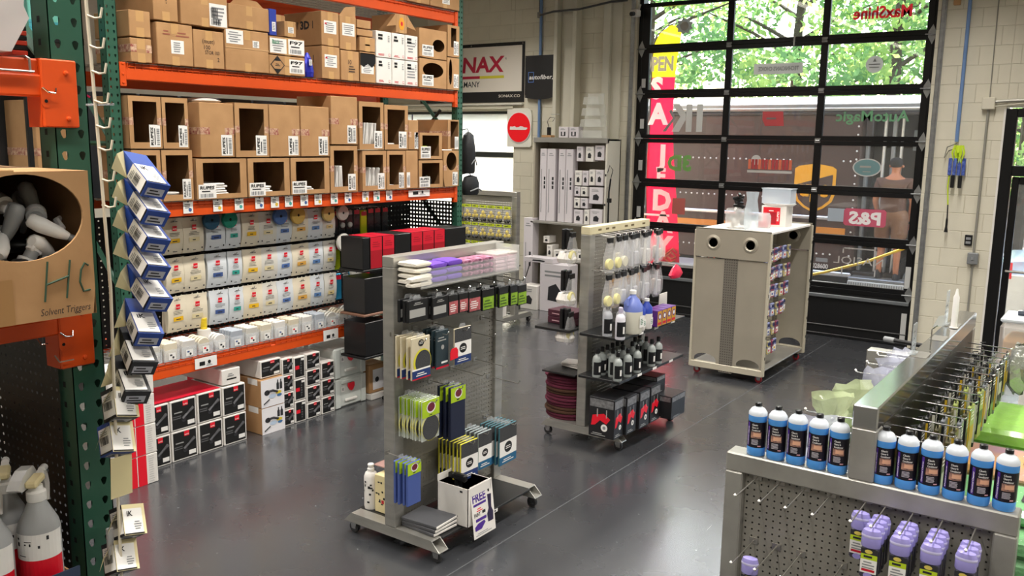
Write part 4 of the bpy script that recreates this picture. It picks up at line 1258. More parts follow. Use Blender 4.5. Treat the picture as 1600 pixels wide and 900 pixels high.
WC = [('upper', 'left', 5.686, 5.885, 3.06, 3.285), ('upper', 'middle', 5.886, 6.060, 3.06, 3.285), ('upper', 'right', 6.061, 6.233, 3.06, 3.285), ('lower', 'left', 5.686, 5.885, 2.836, 3.058), ('lower', 'middle', 5.886, 6.060, 2.836, 3.058), ('lower', 'right', 6.061, 6.233, 2.836, 3.058)]
for n, (r_, k_, y0, y1, z0, z1) in enumerate(WC):
    c = carton('white carton, %s one in the %s row of six' % (k_, r_), y0, y1, z0, z1, m=white_card, group='white cartons on the rack', tp=False)
    b = MB(); lines(b, on_front(c, 0.12, 0.64), *XP, 0.06, 0.055, black, 2, 0.001, n, 0.7)
    lines(b, on_front(c, 0.12, 0.06), *XP, 0.08, 0.02, red, 2, 0.001, n); b.quad(on_front(c, 0.8, 0.06), *XP, 0.02, 0.022, red, 0.001); b.quad(on_front(c, 0.815, 0.075), *XP, 0.014, 0.016, white_card, 0.0015); lines(b, on_front(c, 0.75, 0.6), *XP, 0.025, 0.06, grey_pl, 4, 0.001, n + 5)
    if k_ == 'right':
        lines(b, on_front(c, 0.12, 0.3), *XP, 0.11, 0.1, grey_pl, 4, 0.001, n)
    b.build('print', c)
c = carton('brown carton with orange flame sticker lying on the white cartons', 5.94, 6.09, 3.288, 3.455, d=0.3)
b = MB(); p = on_front(c, 0.5, 0.5); b.disc(p, *XP, 0.035, mat('flame_orange', '#ee9a22', 0.5), 0.001, 18, 0.055); b.disc(p, *XP, 0.014, red, 0.0018, 12, 0.02); b.build('flame_sticker', c)
b = MB(); b.poly((c['d'] / 2, c['w'] / 2, c['h']), *XP, [(0, 0), (0.12, -0.12), (0, -0.10)], card, 0, 0.004); b.poly((c['d'] / 2, -c['w'] / 2, c['h']), *XP, [(0, 0), (0, -0.10), (-0.12, -0.12)], card, 0, 0.004); b.build('flap', c)
for n, (lab, y0, y1, z0, z1, w_) in enumerate((('brown carton with ragged oval hole, upper right of shelf', 6.25, 6.645, 3.105, 3.37, (0.48, 0.92, 0.25, 0.68)), ('brown carton with wide dark hole, lower right of shelf', 6.25, 6.645, 2.836, 3.10, (0.12, 0.88, 0.36, 0.88)))):
    c = open_bin(lab, y0, y1, z0, z1, win=w_, round_=True, band=False)
    label_plate(c, on_front(c, 0.1, 0.06), *XP, 0.16, 0.10, 'RUPES', 40 + n)
for n, (lab, y0, y1, z0, z1) in enumerate((('narrow brown carton with black items, upper, against right post', 6.654, 6.838, 3.145, 3.44), ('narrow brown carton with slit, lower, against right post', 6.654, 6.838, 2.836, 3.14))):
    c = open_bin(lab, y0, y1, z0, z1, win=(0.3, 0.75, 0.3, 0.92) if n == 0 else (0.12, 0.4, 0.15, 0.95), band=False, round_=(n == 1))
    label_plate(c, on_front(c, 0.52, 0.06), *XP, 0.075, 0.13, 'RUPES', 44 + n, True)
    b = MB(); q = random.Random(n)
    for i in range(6):
        b.lathe([(0.02, 0), (0.025, 0.02), (0.01, 0.04)], black_pl, 8, (c['d'] / 2 - 0.09, q.uniform(-0.05, 0.05), 0.02 + 0.04 * i))
    b.build('contents', c)
# blue pack and blue bag
t = thing('spray_carton', 'slim blue carton standing on the white labelled carton', 'box', (-5.57, 4.583, 3.126))
MB().cbox(-0.06, 0.06, -0.035, 0.035, 0, 0.195, mat('blue_pack', '#2a3fa0', 0.4), 0.004).build('body', t)
label_plate(t, (0.061, -0.012, 0.03), *XP, 0.035, 0.07, None, 3)
t = thing('bag', 'blue foil bag slumped beside the hazard diamond carton', 'bag', (-5.55, 4.95, 2.84))
MB().lathe([(0.055, 0.0), (0.062, 0.04), (0.05, 0.10), (0.035, 0.15), (0.012, 0.19)], mat('blue_foil', '#2c2fa8', 0.25, 0.4, bump=0.6, bs=30), 10, (0, 0, 0), 0.7, 1.0).build('body', t)
label_plate(t, (0.045, -0.02, 0.09), *XP, 0.03, 0.045, None, 5)

# shelf below: bins with rotated RUPES tags
pouch_w = mat('pouch_white', '#e2dfda', 0.4, var=0.06, vs=10)
def pouches_in(c, n, stand=False, seed=0, lab='white pouches lying in a bin'):
    q = random.Random(seed)
    for i in range(n):
        o = MB()
        w = c['w'] * 0.5
        if stand:
            o.cbox(-0.10, 0.10, -0.008, 0.008, 0, c['h'] * 0.55, pouch_w, 0.004)
            x, y, z = c.location.x + 0.06, c.location.y - c['w'] * 0.22 + i * 0.028, c.location.z + 0.007
            o = o.build('pouch', None, False, (x, y, z), (q.uniform(-0.18, 0.05), 0, 0))
        else:
            o.cbox(-0.12, 0.12, -w / 2, w / 2, 0, 0.016, pouch_w, 0.006)
            o = o.build('pouch', None, False, (c.location.x + 0.04, c.location.y - 0.04 + q.uniform(-0.02, 0.02), c.location.z + 0.007 + i * 0.0175), (0, q.uniform(-0.02, 0.02) if n == 1 else 0, q.uniform(-0.05, 0.05)))
        tag(o, '%s white pouch in %s' % (ORD[i], lab.replace('white pouches in the ', '')), 'pouch', lab)
L2 = [('open bin at left end of upper row with silver packets', 3.345, 3.590, 2.268, 2.62, 'o', 1, 0), ('open bin with bagged part, second in upper row', 3.592, 3.80, 2.268, 2.62, 'o', 2, 0),
      ('closed carton with white sack on top, upper row', 3.888, 4.184, 2.206, 2.60, 'c', 0, 0), ('open bin with white pouch hanging out, upper row', 4.189, 4.503, 2.206, 2.61, 'o', 1, 0),
      ('closed carton left of two plain ones, upper row', 4.509, 4.815, 2.206, 2.61, 'c', 0, 0), ('closed carton right of two plain ones, upper row', 4.822, 5.13, 2.206, 2.61, 'c', 0, 0),
      ('tallest closed carton near the middle of upper row', 5.147, 5.456, 2.304, 2.705, 'c', 0, 0), ('open bin full of standing white pouches, upper row', 5.470, 5.776, 2.262, 2.675, 'o', 6, 1),
      ('open bin with few flat pouches, upper row', 5.780, 6.096, 2.262, 2.66, 'o', 3, 0), ('narrow closed carton right of the flat pouch bin', 6.098, 6.238, 2.262, 2.535, 'c', 0, 0)]
for n, (lab, y0, y1, z0, z1, k, np_, st_) in enumerate(L2):
    c = open_bin(lab, y0, y1, z0, z1) if k == 'o' else carton(lab, y0, y1, z0, z1, band=True, tp=False)
    label_plate(c, on_front(c, 0.60, 0.03), *XP, 0.30 * c['w'] + 0.01, 0.15, 'RUPES', n, True)
    if np_:
        pouches_in(c, np_, bool(st_), n, 'white pouches in the %s' % lab.split(',')[0])
    if n == 2:
        o = MB().lathe([(0.13, 0.0), (0.15, 0.012), (0.10, 0.03), (0.02, 0.04)], pouch_w, 18, (0, 0, 0), 1.0, 0.95).build('sack', None, True, (-5.68, 4.036, 2.60))
        tag(o, 'white sack lying on top of the closed carton, upper row', 'sack')
c = open_bin('small open bin with neon strap, right part of upper row', 6.247, 6.581, 2.172, 2.424, band=False)
label_plate(c, on_front(c, 0.06, 0.04), *XP, 0.14, 0.11, 'RUPES', 61)
t = thing('strap_coil', 'neon yellow and black strap coil inside the small open bin', 'strap', (c.location.x + 0.08, c.location.y - 0.03, c.location.z + 0.005))
for i in range(4):
    MB().tube([(0.06 * math.cos(a * PI / 6), 0.08 * math.sin(a * PI / 6), 0.02 + 0.03 * i) for a in range(13)], 0.011, lime if i % 2 else black_pl, 6).build('loop', t, True)
c = open_bin('tall narrow open bin with metal parts against right post', 6.660, 6.838, 2.262, 2.553, win=(0.25, 0.95, 0.05, 0.95), band=True)
label_plate(c, on_front(c, 0.62, 0.02), *XP, 0.06, 0.12, None, 62, True)
b = MB(); q = random.Random(4)
for i in range(9):
    b.tube([(0.08 + q.uniform(-0.03, 0.03), q.uniform(-0.05, 0.05), 0.02), (0.1, q.uniform(-0.06, 0.06), 0.15 + 0.01 * i)], 0.012, grey_pl if i % 2 else black_pl, 6)
b.build('contents', c)
L3 = [('open bin behind the hanging blue cartons, lower row left', 3.348, 3.566, 1.905, 2.262, 'v', 2), ('open bin with loose packets, second in lower row', 3.571, 3.819, 1.905, 2.262, 'v', 3),
      ('wide open bin with stacked pouches, lower row', 3.84, 4.283, 1.905, 2.20, 'h', 6), ('wide open bin with torn flap, lower row', 4.290, 4.698, 1.905, 2.20, 'h', 4),
      ('wide open bin with one leaning pouch, lower row', 4.705, 5.121, 1.905, 2.20, 'h', 3), ('tall open bin with leaning packets, lower row', 5.129, 5.448, 1.905, 2.298, 'v', 4),
      ('open bin packed with pouches, lower row right of middle', 5.50, 5.804, 1.905, 2.256, 'v', 7), ('narrow open bin with thin pouches, lower row', 5.808, 6.058, 1.905, 2.256, 'v', 2),
      ('small open bin with dark parts, lower row right', 6.237, 6.592, 1.905, 2.166, 'h', 0)]
for n, (lab, y0, y1, z0, z1, k, np_) in enumerate(L3):
    c = open_bin(lab, y0, y1, z0, z1, band=(k == 'v'))
    if k == 'v':
        label_plate(c, on_front(c, 0.64, 0.03), *XP, 0.28 * c['w'], 0.14, 'RUPES', n + 70, True)
    else:
        label_plate(c, on_front(c, 0.03, 0.02), *XP, 0.15, 0.10, 'RUPES', n + 70)
    if np_:
        pouches_in(c, np_, n in (5, 6), n + 9, 'white pouches in the %s' % lab.split(',')[0])
c = carton('narrow closed carton in lower row beside the dark parts bin', 6.062, 6.23, 1.905, 2.256, tp=False)
label_plate(c, on_front(c, 0.05, 0.03), *XP, 0.045, 0.14, None, 90, True)
c = open_bin('carton with round dark hole against right post, lower row', 6.60, 6.838, 1.905, 2.258, win=(0.18, 0.85, 0.45, 0.95), round_=True, band=True)
label_plate(c, on_front(c, 0.58, 0.03), *XP, 0.08, 0.13, 'RUPES', 91, True)
t = thing('parts_heap', 'dark shiny machine parts heaped in the small lower bin', 'parts', (-5.58, 6.41, 1.912))
q = random.Random(8)
for i in range(12):
    MB().lathe([(0.015, 0), (0.022, 0.015), (0.018, 0.045), (0.006, 0.06)], (black_pl, grey_pl, chrome)[i % 3], 8, (q.uniform(-0.05, 0.05), q.uniform(-0.11, 0.11), q.uniform(0, 0.05))).build('part', t, True)
# dark grey cartons in the depth of the shelf
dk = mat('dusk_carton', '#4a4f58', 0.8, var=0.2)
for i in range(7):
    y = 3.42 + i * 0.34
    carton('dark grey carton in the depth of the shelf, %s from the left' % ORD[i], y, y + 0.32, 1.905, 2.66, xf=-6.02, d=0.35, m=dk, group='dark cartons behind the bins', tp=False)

# ---------------------------------------------------------------- pouch wall
pw = mat('pouch_grey_white', '#d9d6cd', 0.42, var=0.05, vs=12)
cream = mat('pouch_cream', '#e0d6bf', 0.42, var=0.05, vs=12)
pale_b = mat('pouch_pale_blue', '#d5dade', 0.42, var=0.05, vs=12)
cy_, cbe, cbl, cte, cor = mat('tag_y', '#e6b51c', 0.5), mat('tag_be', '#d9cba0', 0.5), mat('tag_b', '#3f578f', 0.5), mat('tag_t', '#2f9a8c', 0.5), mat('tag_o', '#d6a24a', 0.5)
KIND = [('yellow', cream, cy_), ('beige', cream, cbe), ('navy', pale_b, cbl), ('teal', pale_b, cte), ('yellow', cream, cy_), ('pale beige', pw, cbe), ('blue', pale_b, mat('tag_b2', '#4f6ea8', 0.5)), ('amber', cream, cor), ('light blue', pale_b, mat('tag_b3', '#5b7fb0', 0.5)), ('sand', pw, mat('tag_s', '#ddc88e', 0.5))]
YC = [(3.77, 0.175), (3.935, 0.19), (4.13, 0.175), (4.29, 0.145), (4.455, 0.19), (4.62, 0.185), (4.79, 0.18), (4.965, 0.195), (5.13, 0.165), (5.285, 0.155)]
ROWZ = [(1.50, 1.765, 'top'), (1.21, 1.475, 'middle'), (0.92, 1.18, 'bottom')]
def pouch_mesh(w, h, body, tg, seed):
    """sealed pad pouch that hangs: flat top, swollen middle, printed front"""
    b = MB()
    n = 8
    rows = []
    for j in range(n + 1):
        v = j / n
        th = 0.008 + 0.032 * math.sin(PI * min(v * 1.15, 1.0)) ** 0.8 if v < 0.87 else 0.006
        ww = w * (1.0 - 0.06 * math.sin(PI * v))
        rows.append((v * h, th, ww))
    vs = []
    for z, th, ww in rows:
        vs += [(th / 2, -ww / 2, z), (th / 2 + 0.006, 0, z), (th / 2, ww / 2, z), (-th / 2, ww / 2, z), (-th / 2, -ww / 2, z)]
    fs = []
    for j in range(n):
        for k in range(5):
            k2 = (k + 1) % 5
            fs.append((j * 5 + k, j * 5 + k2, (j + 1) * 5 + k2, (j + 1) * 5 + k))
    fs += [(4, 3, 2, 1, 0), tuple(n * 5 + k for k in range(5))]
    b.add(vs, fs, body)
    return b
def pouch_print(w, h, tg, seed):
    b = MB()
    x = 0.0275
    b.quad((x, -0.018, h * 0.66), *XP, 0.036, 0.036, redbr)
    b.text('RUPES', (x, 0, h * 0.70), *XP, 0.008, white, 0.001, 0.02, 'c', 0.03)
    b.quad((x - 0.006, -0.028, h * 0.90), *XP, 0.056, 0.004, ink)
    lines(b, (x, -w * 0.26, h * 0.50), *XP, w * 0.52, h * 0.12, ink, 3, 0.0008, seed, 0.3)
    b.quad((x, -w * 0.24, h * 0.32), *XP, w * 0.48, h * 0.12, tg)
    lines(b, (x, -w * 0.12, h * 0.34), *XP, w * 0.24, h * 0.06, ink, 1, 0.0008, seed)
    for k in (-0.36, 0.30):
        b.disc((x - 0.004, w * k + 0.01, h * 0.12), *XP, 0.007, ink, 0.002, 8)
    lines(b, (x - 0.002, -0.02, h * 0.06), *XP, 0.04, 0.012, ink, 1, 0.002, seed)
    return b
for c_, ((y, w), (kn, body, tg)) in enumerate(zip(YC, KIND)):
    h = 0.265
    t = thing('pad_pouch', 'x', 'pouch', (0, 0, 0))
    pouch_mesh(w, h, body, tg, c_).build('body', t, True)
    pouch_print(w, h, tg, c_).build('print', t)
    hk = MB().tube([(-0.30, 0, h - 0.02), (0.03, 0, h - 0.02), (0.035, 0, h - 0.005)], 0.004, wire, 6).build('peg', t)
    for r_, (z0, z1, rn) in enumerate(ROWZ):
        rz = 0.06 * math.sin(c_ * 2.1 + r_)
        lab = 'white pouch with %s square, %s from the left in the %s row' % (kn, ORD[c_], rn)
        if r_ == 0:
            o = t; o.location = (-5.72, y, z0); o.rotation_euler = (0.02 * math.sin(c_), 0.05, rz); tag(o, lab, None, 'pad pouches on the rack')
        else:
            o = dup(t, (-5.72, y, z0), 0, lab, 'pad pouches on the rack', (0.03 * math.sin(c_ + r_), 0.05, rz))
        o2 = MB() if False else None
    # the pouches queued behind on the same pegs
    bk_ = tag(pouch_mesh(w, h, body, tg, c_).build('pad_pouch', None, True), 'x', 'pouch')
    for r_, (z0, z1, rn) in enumerate(ROWZ):
        lab = 'white pouch queued behind the %s one in the %s row' % (ORD[c_], rn)
        o = bk_ if r_ == 0 else bk_.copy()
        if r_:
            COL.objects.link(o)
        o.location = (-5.785, y + 0.018, z0 - 0.012); o.rotation_euler = (0.03 * math.cos(c_ + r_), 0.05, -0.05)
        tag(o, lab, 'pouch', 'pad pouches on the rack')
# polishing pads
def pad(y, z, r, col, lab, x=-5.66, th=0.03):
    t = thing('polishing_pad', lab, 'pad', (x, y, z), 0, 'foam polishing pads')
    m = mat('foam_' + col, col, 0.85, bump=0.3, bs=120)
    MB().lathe([(r * 0.94, -th / 2), (r, -th / 4), (r, th / 4), (r * 0.94, th / 2), (0.012, th / 2), (0.011, 0.0)], m, 28, (0, 0, 0), axis='x').build('foam', t, True)
    MB().lathe([(0.012, -0.004), (0.012, 0.002)], hole, 10, (th / 2 - 0.006, 0, 0), axis='x').build('centre_hole', t)
    return t
for y, z, r, col, lab in ((4.065, 1.735, 0.073, '#1f4a63', 'dark petrol foam pad hanging above third pouch column'), (4.23, 1.730, 0.068, '#17806a', 'teal green foam pad hanging above fourth pouch column'), (4.72, 1.725, 0.07, '#46659c', 'blue foam pad hanging above seventh pouch column'), (4.905, 1.722, 0.075, '#c8a555', 'ochre foam pad hanging above eighth pouch column'), (5.243, 1.715, 0.067, '#cbb26c', 'pale yellow foam pad above the tenth pouch column'), (5.412, 1.712, 0.066, '#bdbab3', 'grey pad at the top right of the pouches'), (5.42, 1.45, 0.08, '#cfccc4', 'largest pale grey pad right of the middle pouch row'), (5.56, 1.175, 0.066, '#c6c4bd', 'pale grey pad right of the bottom pouch row')):
    pad(y, z, r, col, lab)
# foil and black blister packs right of the pouches
foil_y = mat('foil_lime', '#b7c81e', 0.25, 0.5, bump=0.6, bs=25)
foil_b = mat('foil_blue', '#2f8fb8', 0.22, 0.5, bump=0.6, bs=25)
blk_shine = mat('black_blister', '#17181b', 0.2, bump=0.4, bs=20)
def blister(y, z, w, h, m, lab, puck=True, x=-5.74):
    t = thing('blister_pack', lab, 'pack', (x, y, z), 0, 'blister packs on the rack')
    MB().cbox(-0.015, 0.015, -w / 2, w / 2, 0, h, m, 0.006).build('pack', t)
    if puck:
        MB().lathe([(w * 0.30, 0.0), (w * 0.30, 0.012), (w * 0.2, 0.02)], mat('puck_grey', '#a9a6a0', 0.7), 14, (0.014, 0.0, h * 0.4), axis='x').build('puck', t, True)
    MB().quad((0.016, -w * 0.4, h * 0.78), *XP, w * 0.8, h * 0.16, red if not puck else grey_pl).build('header', t)
    MB().tube([(-0.2, 0, h - 0.01), (0.03, 0, h - 0.01)], 0.004, wire).build('peg', t)
BL = [(5.38, 1.50, blk_shine, 0), (5.47, 1.50, blk_shine, 1), (5.56, 1.50, blk_shine, 1), (5.65, 1.50, blk_shine, 0), (5.74, 1.48, foil_y, 0), (5.83, 1.50, blk_shine, 0), (5.92, 1.50, blk_shine, 0), (6.02, 1.50, blk_shine, 0),
      (5.40, 1.20, foil_y, 0), (5.49, 1.20, blk_shine, 1), (5.58, 1.20, foil_y, 0), (5.67, 1.20, blk_shine, 1), (5.76, 1.20, foil_y, 0),
      (5.41, 0.93, foil_b, 0), (5.50, 0.93, blk_shine, 1), (5.59, 0.93, foil_b, 0), (5.68, 0.93, foil_b, 0), (5.77, 0.93, foil_b, 0)]
cnt = {}
for i, (y, z, m, pk) in enumerate(BL):
    cn = {blk_shine: 'black', foil_y: 'lime foil', foil_b: 'blue foil'}[m]
    rn = 'top' if z > 1.4 else 'middle' if z > 1.1 else 'bottom'
    cnt[(cn, rn)] = cnt.get((cn, rn), 0) + 1
    blister(y, z, 0.082, 0.235, m, '%s blister pack, %s from the left in the %s row' % (cn, ORD[cnt[(cn, rn)] - 1], rn), bool(pk))
# clear bins along the front of the shelf
bin_lab = ['grey pads', 'cream pads', 'white pads', 'cream discs', 'white discs', 'grey-blue pads', 'mixed pads', 'beige pads', 'small white pads', 'cream pouches', 'white pouches with blue print', 'beige pouches', 'cream rings', 'cream discs in film', 'round white discs']
yy = 3.40
for i, bl in enumerate(bin_lab):
    w = 0.125
    t = thing('clear_bin', '%s clear bin from the left on the shelf front, holding %s' % (ORD[i], bl), 'bin', (-5.63, yy + w / 2, 0.752), 0, 'clear bins on the shelf')
    b = MB(); b.box(-0.14, 0.09, -w / 2, w / 2, 0, 0.003, binclear); b.box(-0.14, 0.09, -w / 2, -w / 2 + 0.002, 0, 0.10, binclear); b.box(-0.14, 0.09, w / 2 - 0.002, w / 2, 0, 0.10, binclear); b.box(0.088, 0.09, -w / 2, w / 2, 0, 0.085, binclear); b.build('bin', t)
    c = MB(); c.quad((0.0905, -0.028, 0.012), *XP, 0.056, 0.05, white, 0.001); c.disc((0.0905, 0.008, 0.028), *XP, 0.009, ink, 0.002, 8); c.quad((0.0905, -0.018, 0.04), *XP, 0.018, 0.012, (redbr, ink, cbl)[i % 3], 0.002); c.build('card', t)
    q = random.Random(i)
    for k in range(5):
        m = (pw, cream, white_card, cream, pouch_w, mat('pad_bluegrey', '#b3bac4', 0.5))[i % 6]
        if i in (3, 4, 12, 13, 14):
            o = MB().lathe([(0.05, -0.008), (0.056, 0), (0.05, 0.008)], m, 16, (0, 0, 0), axis='x').build('pad', None, True, (-5.57 - k * 0.035, yy + w / 2 + q.uniform(-0.005, 0.005), 0.823), (0, 0.12 + q.uniform(-0.05, 0.05), 0))
        else:
            o = MB().cbox(-0.009, 0.009, -0.054, 0.054, 0, 0.13, m, 0.006).build('pad', None, False, (-5.565 - k * 0.034, yy + w / 2, 0.757), (0, 0.10 + q.uniform(-0.06, 0.06), 0))
        tag(o, '%s from the front of the %s in the %s clear bin' % (ORD[k], bl, ORD[i]), 'pad', 'pads in the %s clear bin' % ORD[i])
    yy += 0.142
t = thing('wrapped_bundle', 'bulging bundle wrapped in clear crinkled film at the shelf end', 'bundle', (-5.66, 5.66, 0.752))
MB().lathe([(0.11, 0.0), (0.16, 0.05), (0.165, 0.14), (0.12, 0.22), (0.04, 0.27)], mat('crinkle_film', '#b9c0cc', 0.12, 0.3, bump=1.0, bs=22), 16, (0, 0, 0), 0.75, 1.25).build('film', t, True)
MB().quad((0.10, -0.09, 0.01), *XP, 0.08, 0.06, white, 0.03).build('card', t)
yb = MB().lathe([(0.024, 0), (0.024, 0.02)], mat('yellow_cap', '#e3c52c', 0.4), 14).build('yellow_cap', None, True, (-5.70, 3.99, 0.905))
tag(yb, 'yellow cap, lowest of the stack behind the bins', 'cap', 'yellow caps behind the bins')
for k, nm in ((1, 'second'), (2, 'third'), (3, 'top')):
    o = yb.copy(); COL.objects.link(o); o.location.z = 0.905 + 0.021 * k; tag(o, 'yellow cap, %s of the stack behind the bins' % nm)
tag(MB().lathe([(0.05, 0.0), (0.05, 0.15)], white_card, 12).build('canister', None, True, (-5.70, 3.99, 0.754)), 'white canister carrying the yellow caps behind the bins', 'canister')

# ---------------------------------------------------------------- cartons on the floor under the rack
def machine_box(label, y0, y1, z0, z1, xf=-5.52, side=False, d=0.40):
    c = carton(label, y0, y1, z0, z1, xf, d, white_card, 'machine_carton', 'white and black machine cartons under the rack', tp=False)
    w, h = c['w'], c['h']
    b = MB()
    X = d / 2
    e = 0.011
    b.quad((X, -w / 2 + e, e), *XP, w - 2 * e, h - 2 * e, black, 0.0008)
    if not side:
        b.quad((X, -w * 0.02, h * 0.78), *XP, w * 0.2, h * 0.17, redbr, 0.0016)
        b.text('RUPES', (X, w * 0.08, h * 0.81), *XP, h * 0.04, white, 0.0022, 0.02, 'c', w * 0.16)
        b.tube([(X + 0.001, -w * 0.05, h * 0.36), (X + 0.001, w * 0.15, h * 0.50), (X + 0.001, w * 0.38, h * 0.66)], [0.012, 0.010, 0.014], mat('print_charcoal', '#3a3a3e', 0.3), 5)
        b.disc((X, -w * 0.0, h * 0.32), *XP, w * 0.09, mat('print_charcoal', '#3a3a3e'), 0.0016, 12)
        lines(b, (X, -w * 0.42, h * 0.55), *XP, w * 0.5, h * 0.08, mat('print_grey', '#9a9a9a', 0.5), 1, 0.0016, 1, 0.5)
        lines(b, (X, -w * 0.42, h * 0.36), *XP, w * 0.32, h * 0.14, mat('print_dim', '#5a5a5c', 0.5), 2, 0.0016, 2, 0.5)
        b.quad((X, w * 0.14, h * 0.12), *XP, w * 0.27, h * 0.14, white, 0.0016)
    else:
        b.quad((X, -w * 0.38, h * 0.42), *XP, w * 0.34, h * 0.17, redbr, 0.0016)
        lines(b, (X, w * 0.05, h * 0.15), *XP, w * 0.16, h * 0.7, mat('print_dim', '#5a5a5c'), 6, 0.0016, 3, 0.6)
        b.quad((X, w * 0.12, h * 0.80), *XP, w * 0.28, h * 0.10, white, 0.0016)
    b.build('print', c)
    return c
FL = [('upper', 'first', 3.347, 3.547, 0.232, 0.462), ('upper', 'second', 3.551, 3.770, 0.232, 0.462), ('upper', 'third', 3.776, 3.992, 0.236, 0.468), ('upper', 'fourth', 3.998, 4.214, 0.236, 0.468),
      ('lower', 'first', 3.347, 3.547, 0.0, 0.230), ('lower', 'second', 3.551, 3.770, 0.0, 0.230), ('lower', 'third', 3.776, 3.992, 0.0, 0.234), ('lower', 'fourth', 3.998, 4.214, 0.0, 0.234)]
for r_, k_, y0, y1, z0, z1 in FL:
    machine_box('large black-fronted carton with red square, %s in the %s row' % (k_, r_), y0, y1, z0, z1)
tr = MB(); tr.box(-5.91, -5.53, 3.34, 3.99, 0.4685, 0.4705, red)
tag(tr.build('red_lid'), 'flat red cardboard sheet lying on the black-fronted cartons', 'sheet')
c = carton('plain white carton on top of the fourth black-fronted carton', 4.006, 4.18, 0.475, 0.60, xf=-5.53, m=white_card, d=0.55, tp=False)
b = MB(); b.quad(on_front(c, 0.25, 0.3), *XP, 0.09, 0.012, black); lines(b, on_front(c, 0.3, 0.5), *XP, 0.06, 0.03, grey_pl, 2); b.build('print', c)
RW = [('red and white carton standing behind the front row, left', 3.36, 3.70), ('dark red carton standing deep under the rack', 4.19, 4.40)]
for lab, y0, y1 in RW:
    c = carton(lab, y0, y1, 0.0, 0.60, xf=-5.95, m=red, d=0.3, tp=False)
    b = MB(); b.quad(on_front(c, 0.45, 0.0), *XP, 0.008, c['h'], white); b.build('stripe', c)
photo_w = mat('photo_white', '#e9e7ea', 0.4)
for lab, z0, z1 in (('brown carton with polisher picture on white front, upper', 0.222, 0.452), ('brown carton with polisher picture on white front, lower', 0.0, 0.220)):
    c = carton(lab, 4.335, 4.572, z0, z1, xf=-5.49, d=0.42, tp=False, group='picture cartons')
    w, h = c['w'], c['h']; X = c['d'] / 2; b = MB()
    b.quad((X, -w / 2, 0), *XP, w, h, photo_w, 0.001)
    b.disc((X, -w * 0.25, h * 0.52), *XP, w * 0.12, ink, 0.002, 14, h * 0.10); b.tube([(X, -w * 0.2, h * 0.55), (X, w * 0.0, h * 0.56), (X, w * 0.2, h * 0.48)], 0.010, ink, 6)
    for k in (0.22, 0.36):
        b.poly((X, w * k, h * 0.55), *XP, [(-0.013, 0), (0.013, 0), (0.013, h * 0.22), (0.006, h * 0.27), (0.005, h * 0.36), (-0.005, h * 0.36), (-0.006, h * 0.27), (-0.013, h * 0.22)], ink, 0.002)
    b.disc((X, w * 0.25, h * 0.45), *XP, w * 0.13, mat('photo_yellow', '#d9c23c', 0.5), 0.003, 14, h * 0.06); b.disc((X, w * 0.28, h * 0.34), *XP, w * 0.11, mat('photo_blue', '#3c6ea0', 0.5), 0.003, 14, h * 0.05); b.disc((X, -w * 0.02, h * 0.36), *XP, w * 0.16, mat('photo_sky', '#b9cbe0', 0.5), 0.0025, 14, h * 0.08)
    b.tube([(X, -w * 0.4, h * 0.12), (X, -w * 0.15, h * 0.26)], 0.006, ink, 5); b.build('picture', c)
    b = MB(); b.quad((-X + 0.26, -w / 2, h * 0.8), *YM, 0.12, 0.05, white, 0.001); b.build('label', c)
machine_box('white carton with black front lying on the picture cartons', 4.36, 4.572, 0.455, 0.60, xf=-5.52)
for i, z in enumerate((0.0, 0.145, 0.29, 0.435)):
    machine_box('small black-fronted carton, %s from the floor, beside picture cartons' % ORD[i], 4.576, 4.698, z, z + 0.143)
for i, z in enumerate((0.0, 0.19, 0.38)):
    machine_box('small carton turned sideways, %s from the floor' % ORD[i], 4.700, 4.826, z, z + 0.187, side=True)
for i, z in enumerate((0.0, 0.143, 0.286, 0.429)):
    machine_box('small black-fronted carton, %s from the floor in tallest stack' % ORD[i], 4.830, 4.992, z, z + 0.141)
for i, z in enumerate((0.0, 0.155, 0.31)):
    machine_box('small black-fronted carton, %s from the floor beside the cases' % ORD[i], 4.996, 5.155, z, z + 0.152)
case_m = mat('case_white', '#cfd4cf', 0.45)
for lab, z in (('white hard case with red latch, lower of two', 0.0), ('white hard case with red latch, upper of two', 0.272)):
    t = thing('hard_case', lab, 'case', (-5.74, 5.355, z), 0, 'white hard cases')
    MB().cbox(-0.2, 0.2, -0.185, 0.185, 0.0, 0.268, case_m, 0.014).build('shell', t)
    for y in (-0.185, 0.125):
        MB().cbox(0.2, 0.213, y, y + 0.06, 0.004, 0.262, case_m, 0.004).build('corner_rib', t)
    MB().cbox(0.2, 0.212, -0.11, 0.11, 0.215, 0.245, case_m, 0.004).build('lid_rim', t)
    MB().cbox(0.2, 0.222, -0.07, 0.07, 0.05, 0.072, white_card, 0.005).build('handle', t)
    MB().poly((0.214, 0.0, 0.16), *XP, [(-0.035, 0.05), (-0.038, 0.02), (-0.02, -0.012), (0.0, -0.022), (0.02, -0.012), (0.038, 0.02), (0.035, 0.05)], redbr, 0.006, 0.012).build('latch', t)
    b = MB(); b.quad((0.2, -0.11, 0.14), *XP, 0.04, 0.05, white, 0.001); lines(b, (0.2, -0.10, 0.15), *XP, 0.025, 0.03, ink, 3, 0.002); b.build('label', t)
c = carton('brown carton with picture right of the white cases', 5.556, 5.77, 0.06, 0.33, xf=-5.5, tp=False)
b = MB(); b.quad(on_front(c, 0.2, 0.1), *XP, 0.15, 0.19, photo_w); b.disc(on_front(c, 0.45, 0.45), *XP, 0.025, ink, 0.002); b.build('picture', c)
carton('flat white carton under the pictured carton by the cases', 5.556, 5.77, 0.0, 0.058, xf=-5.48, m=white_card, tp=False)
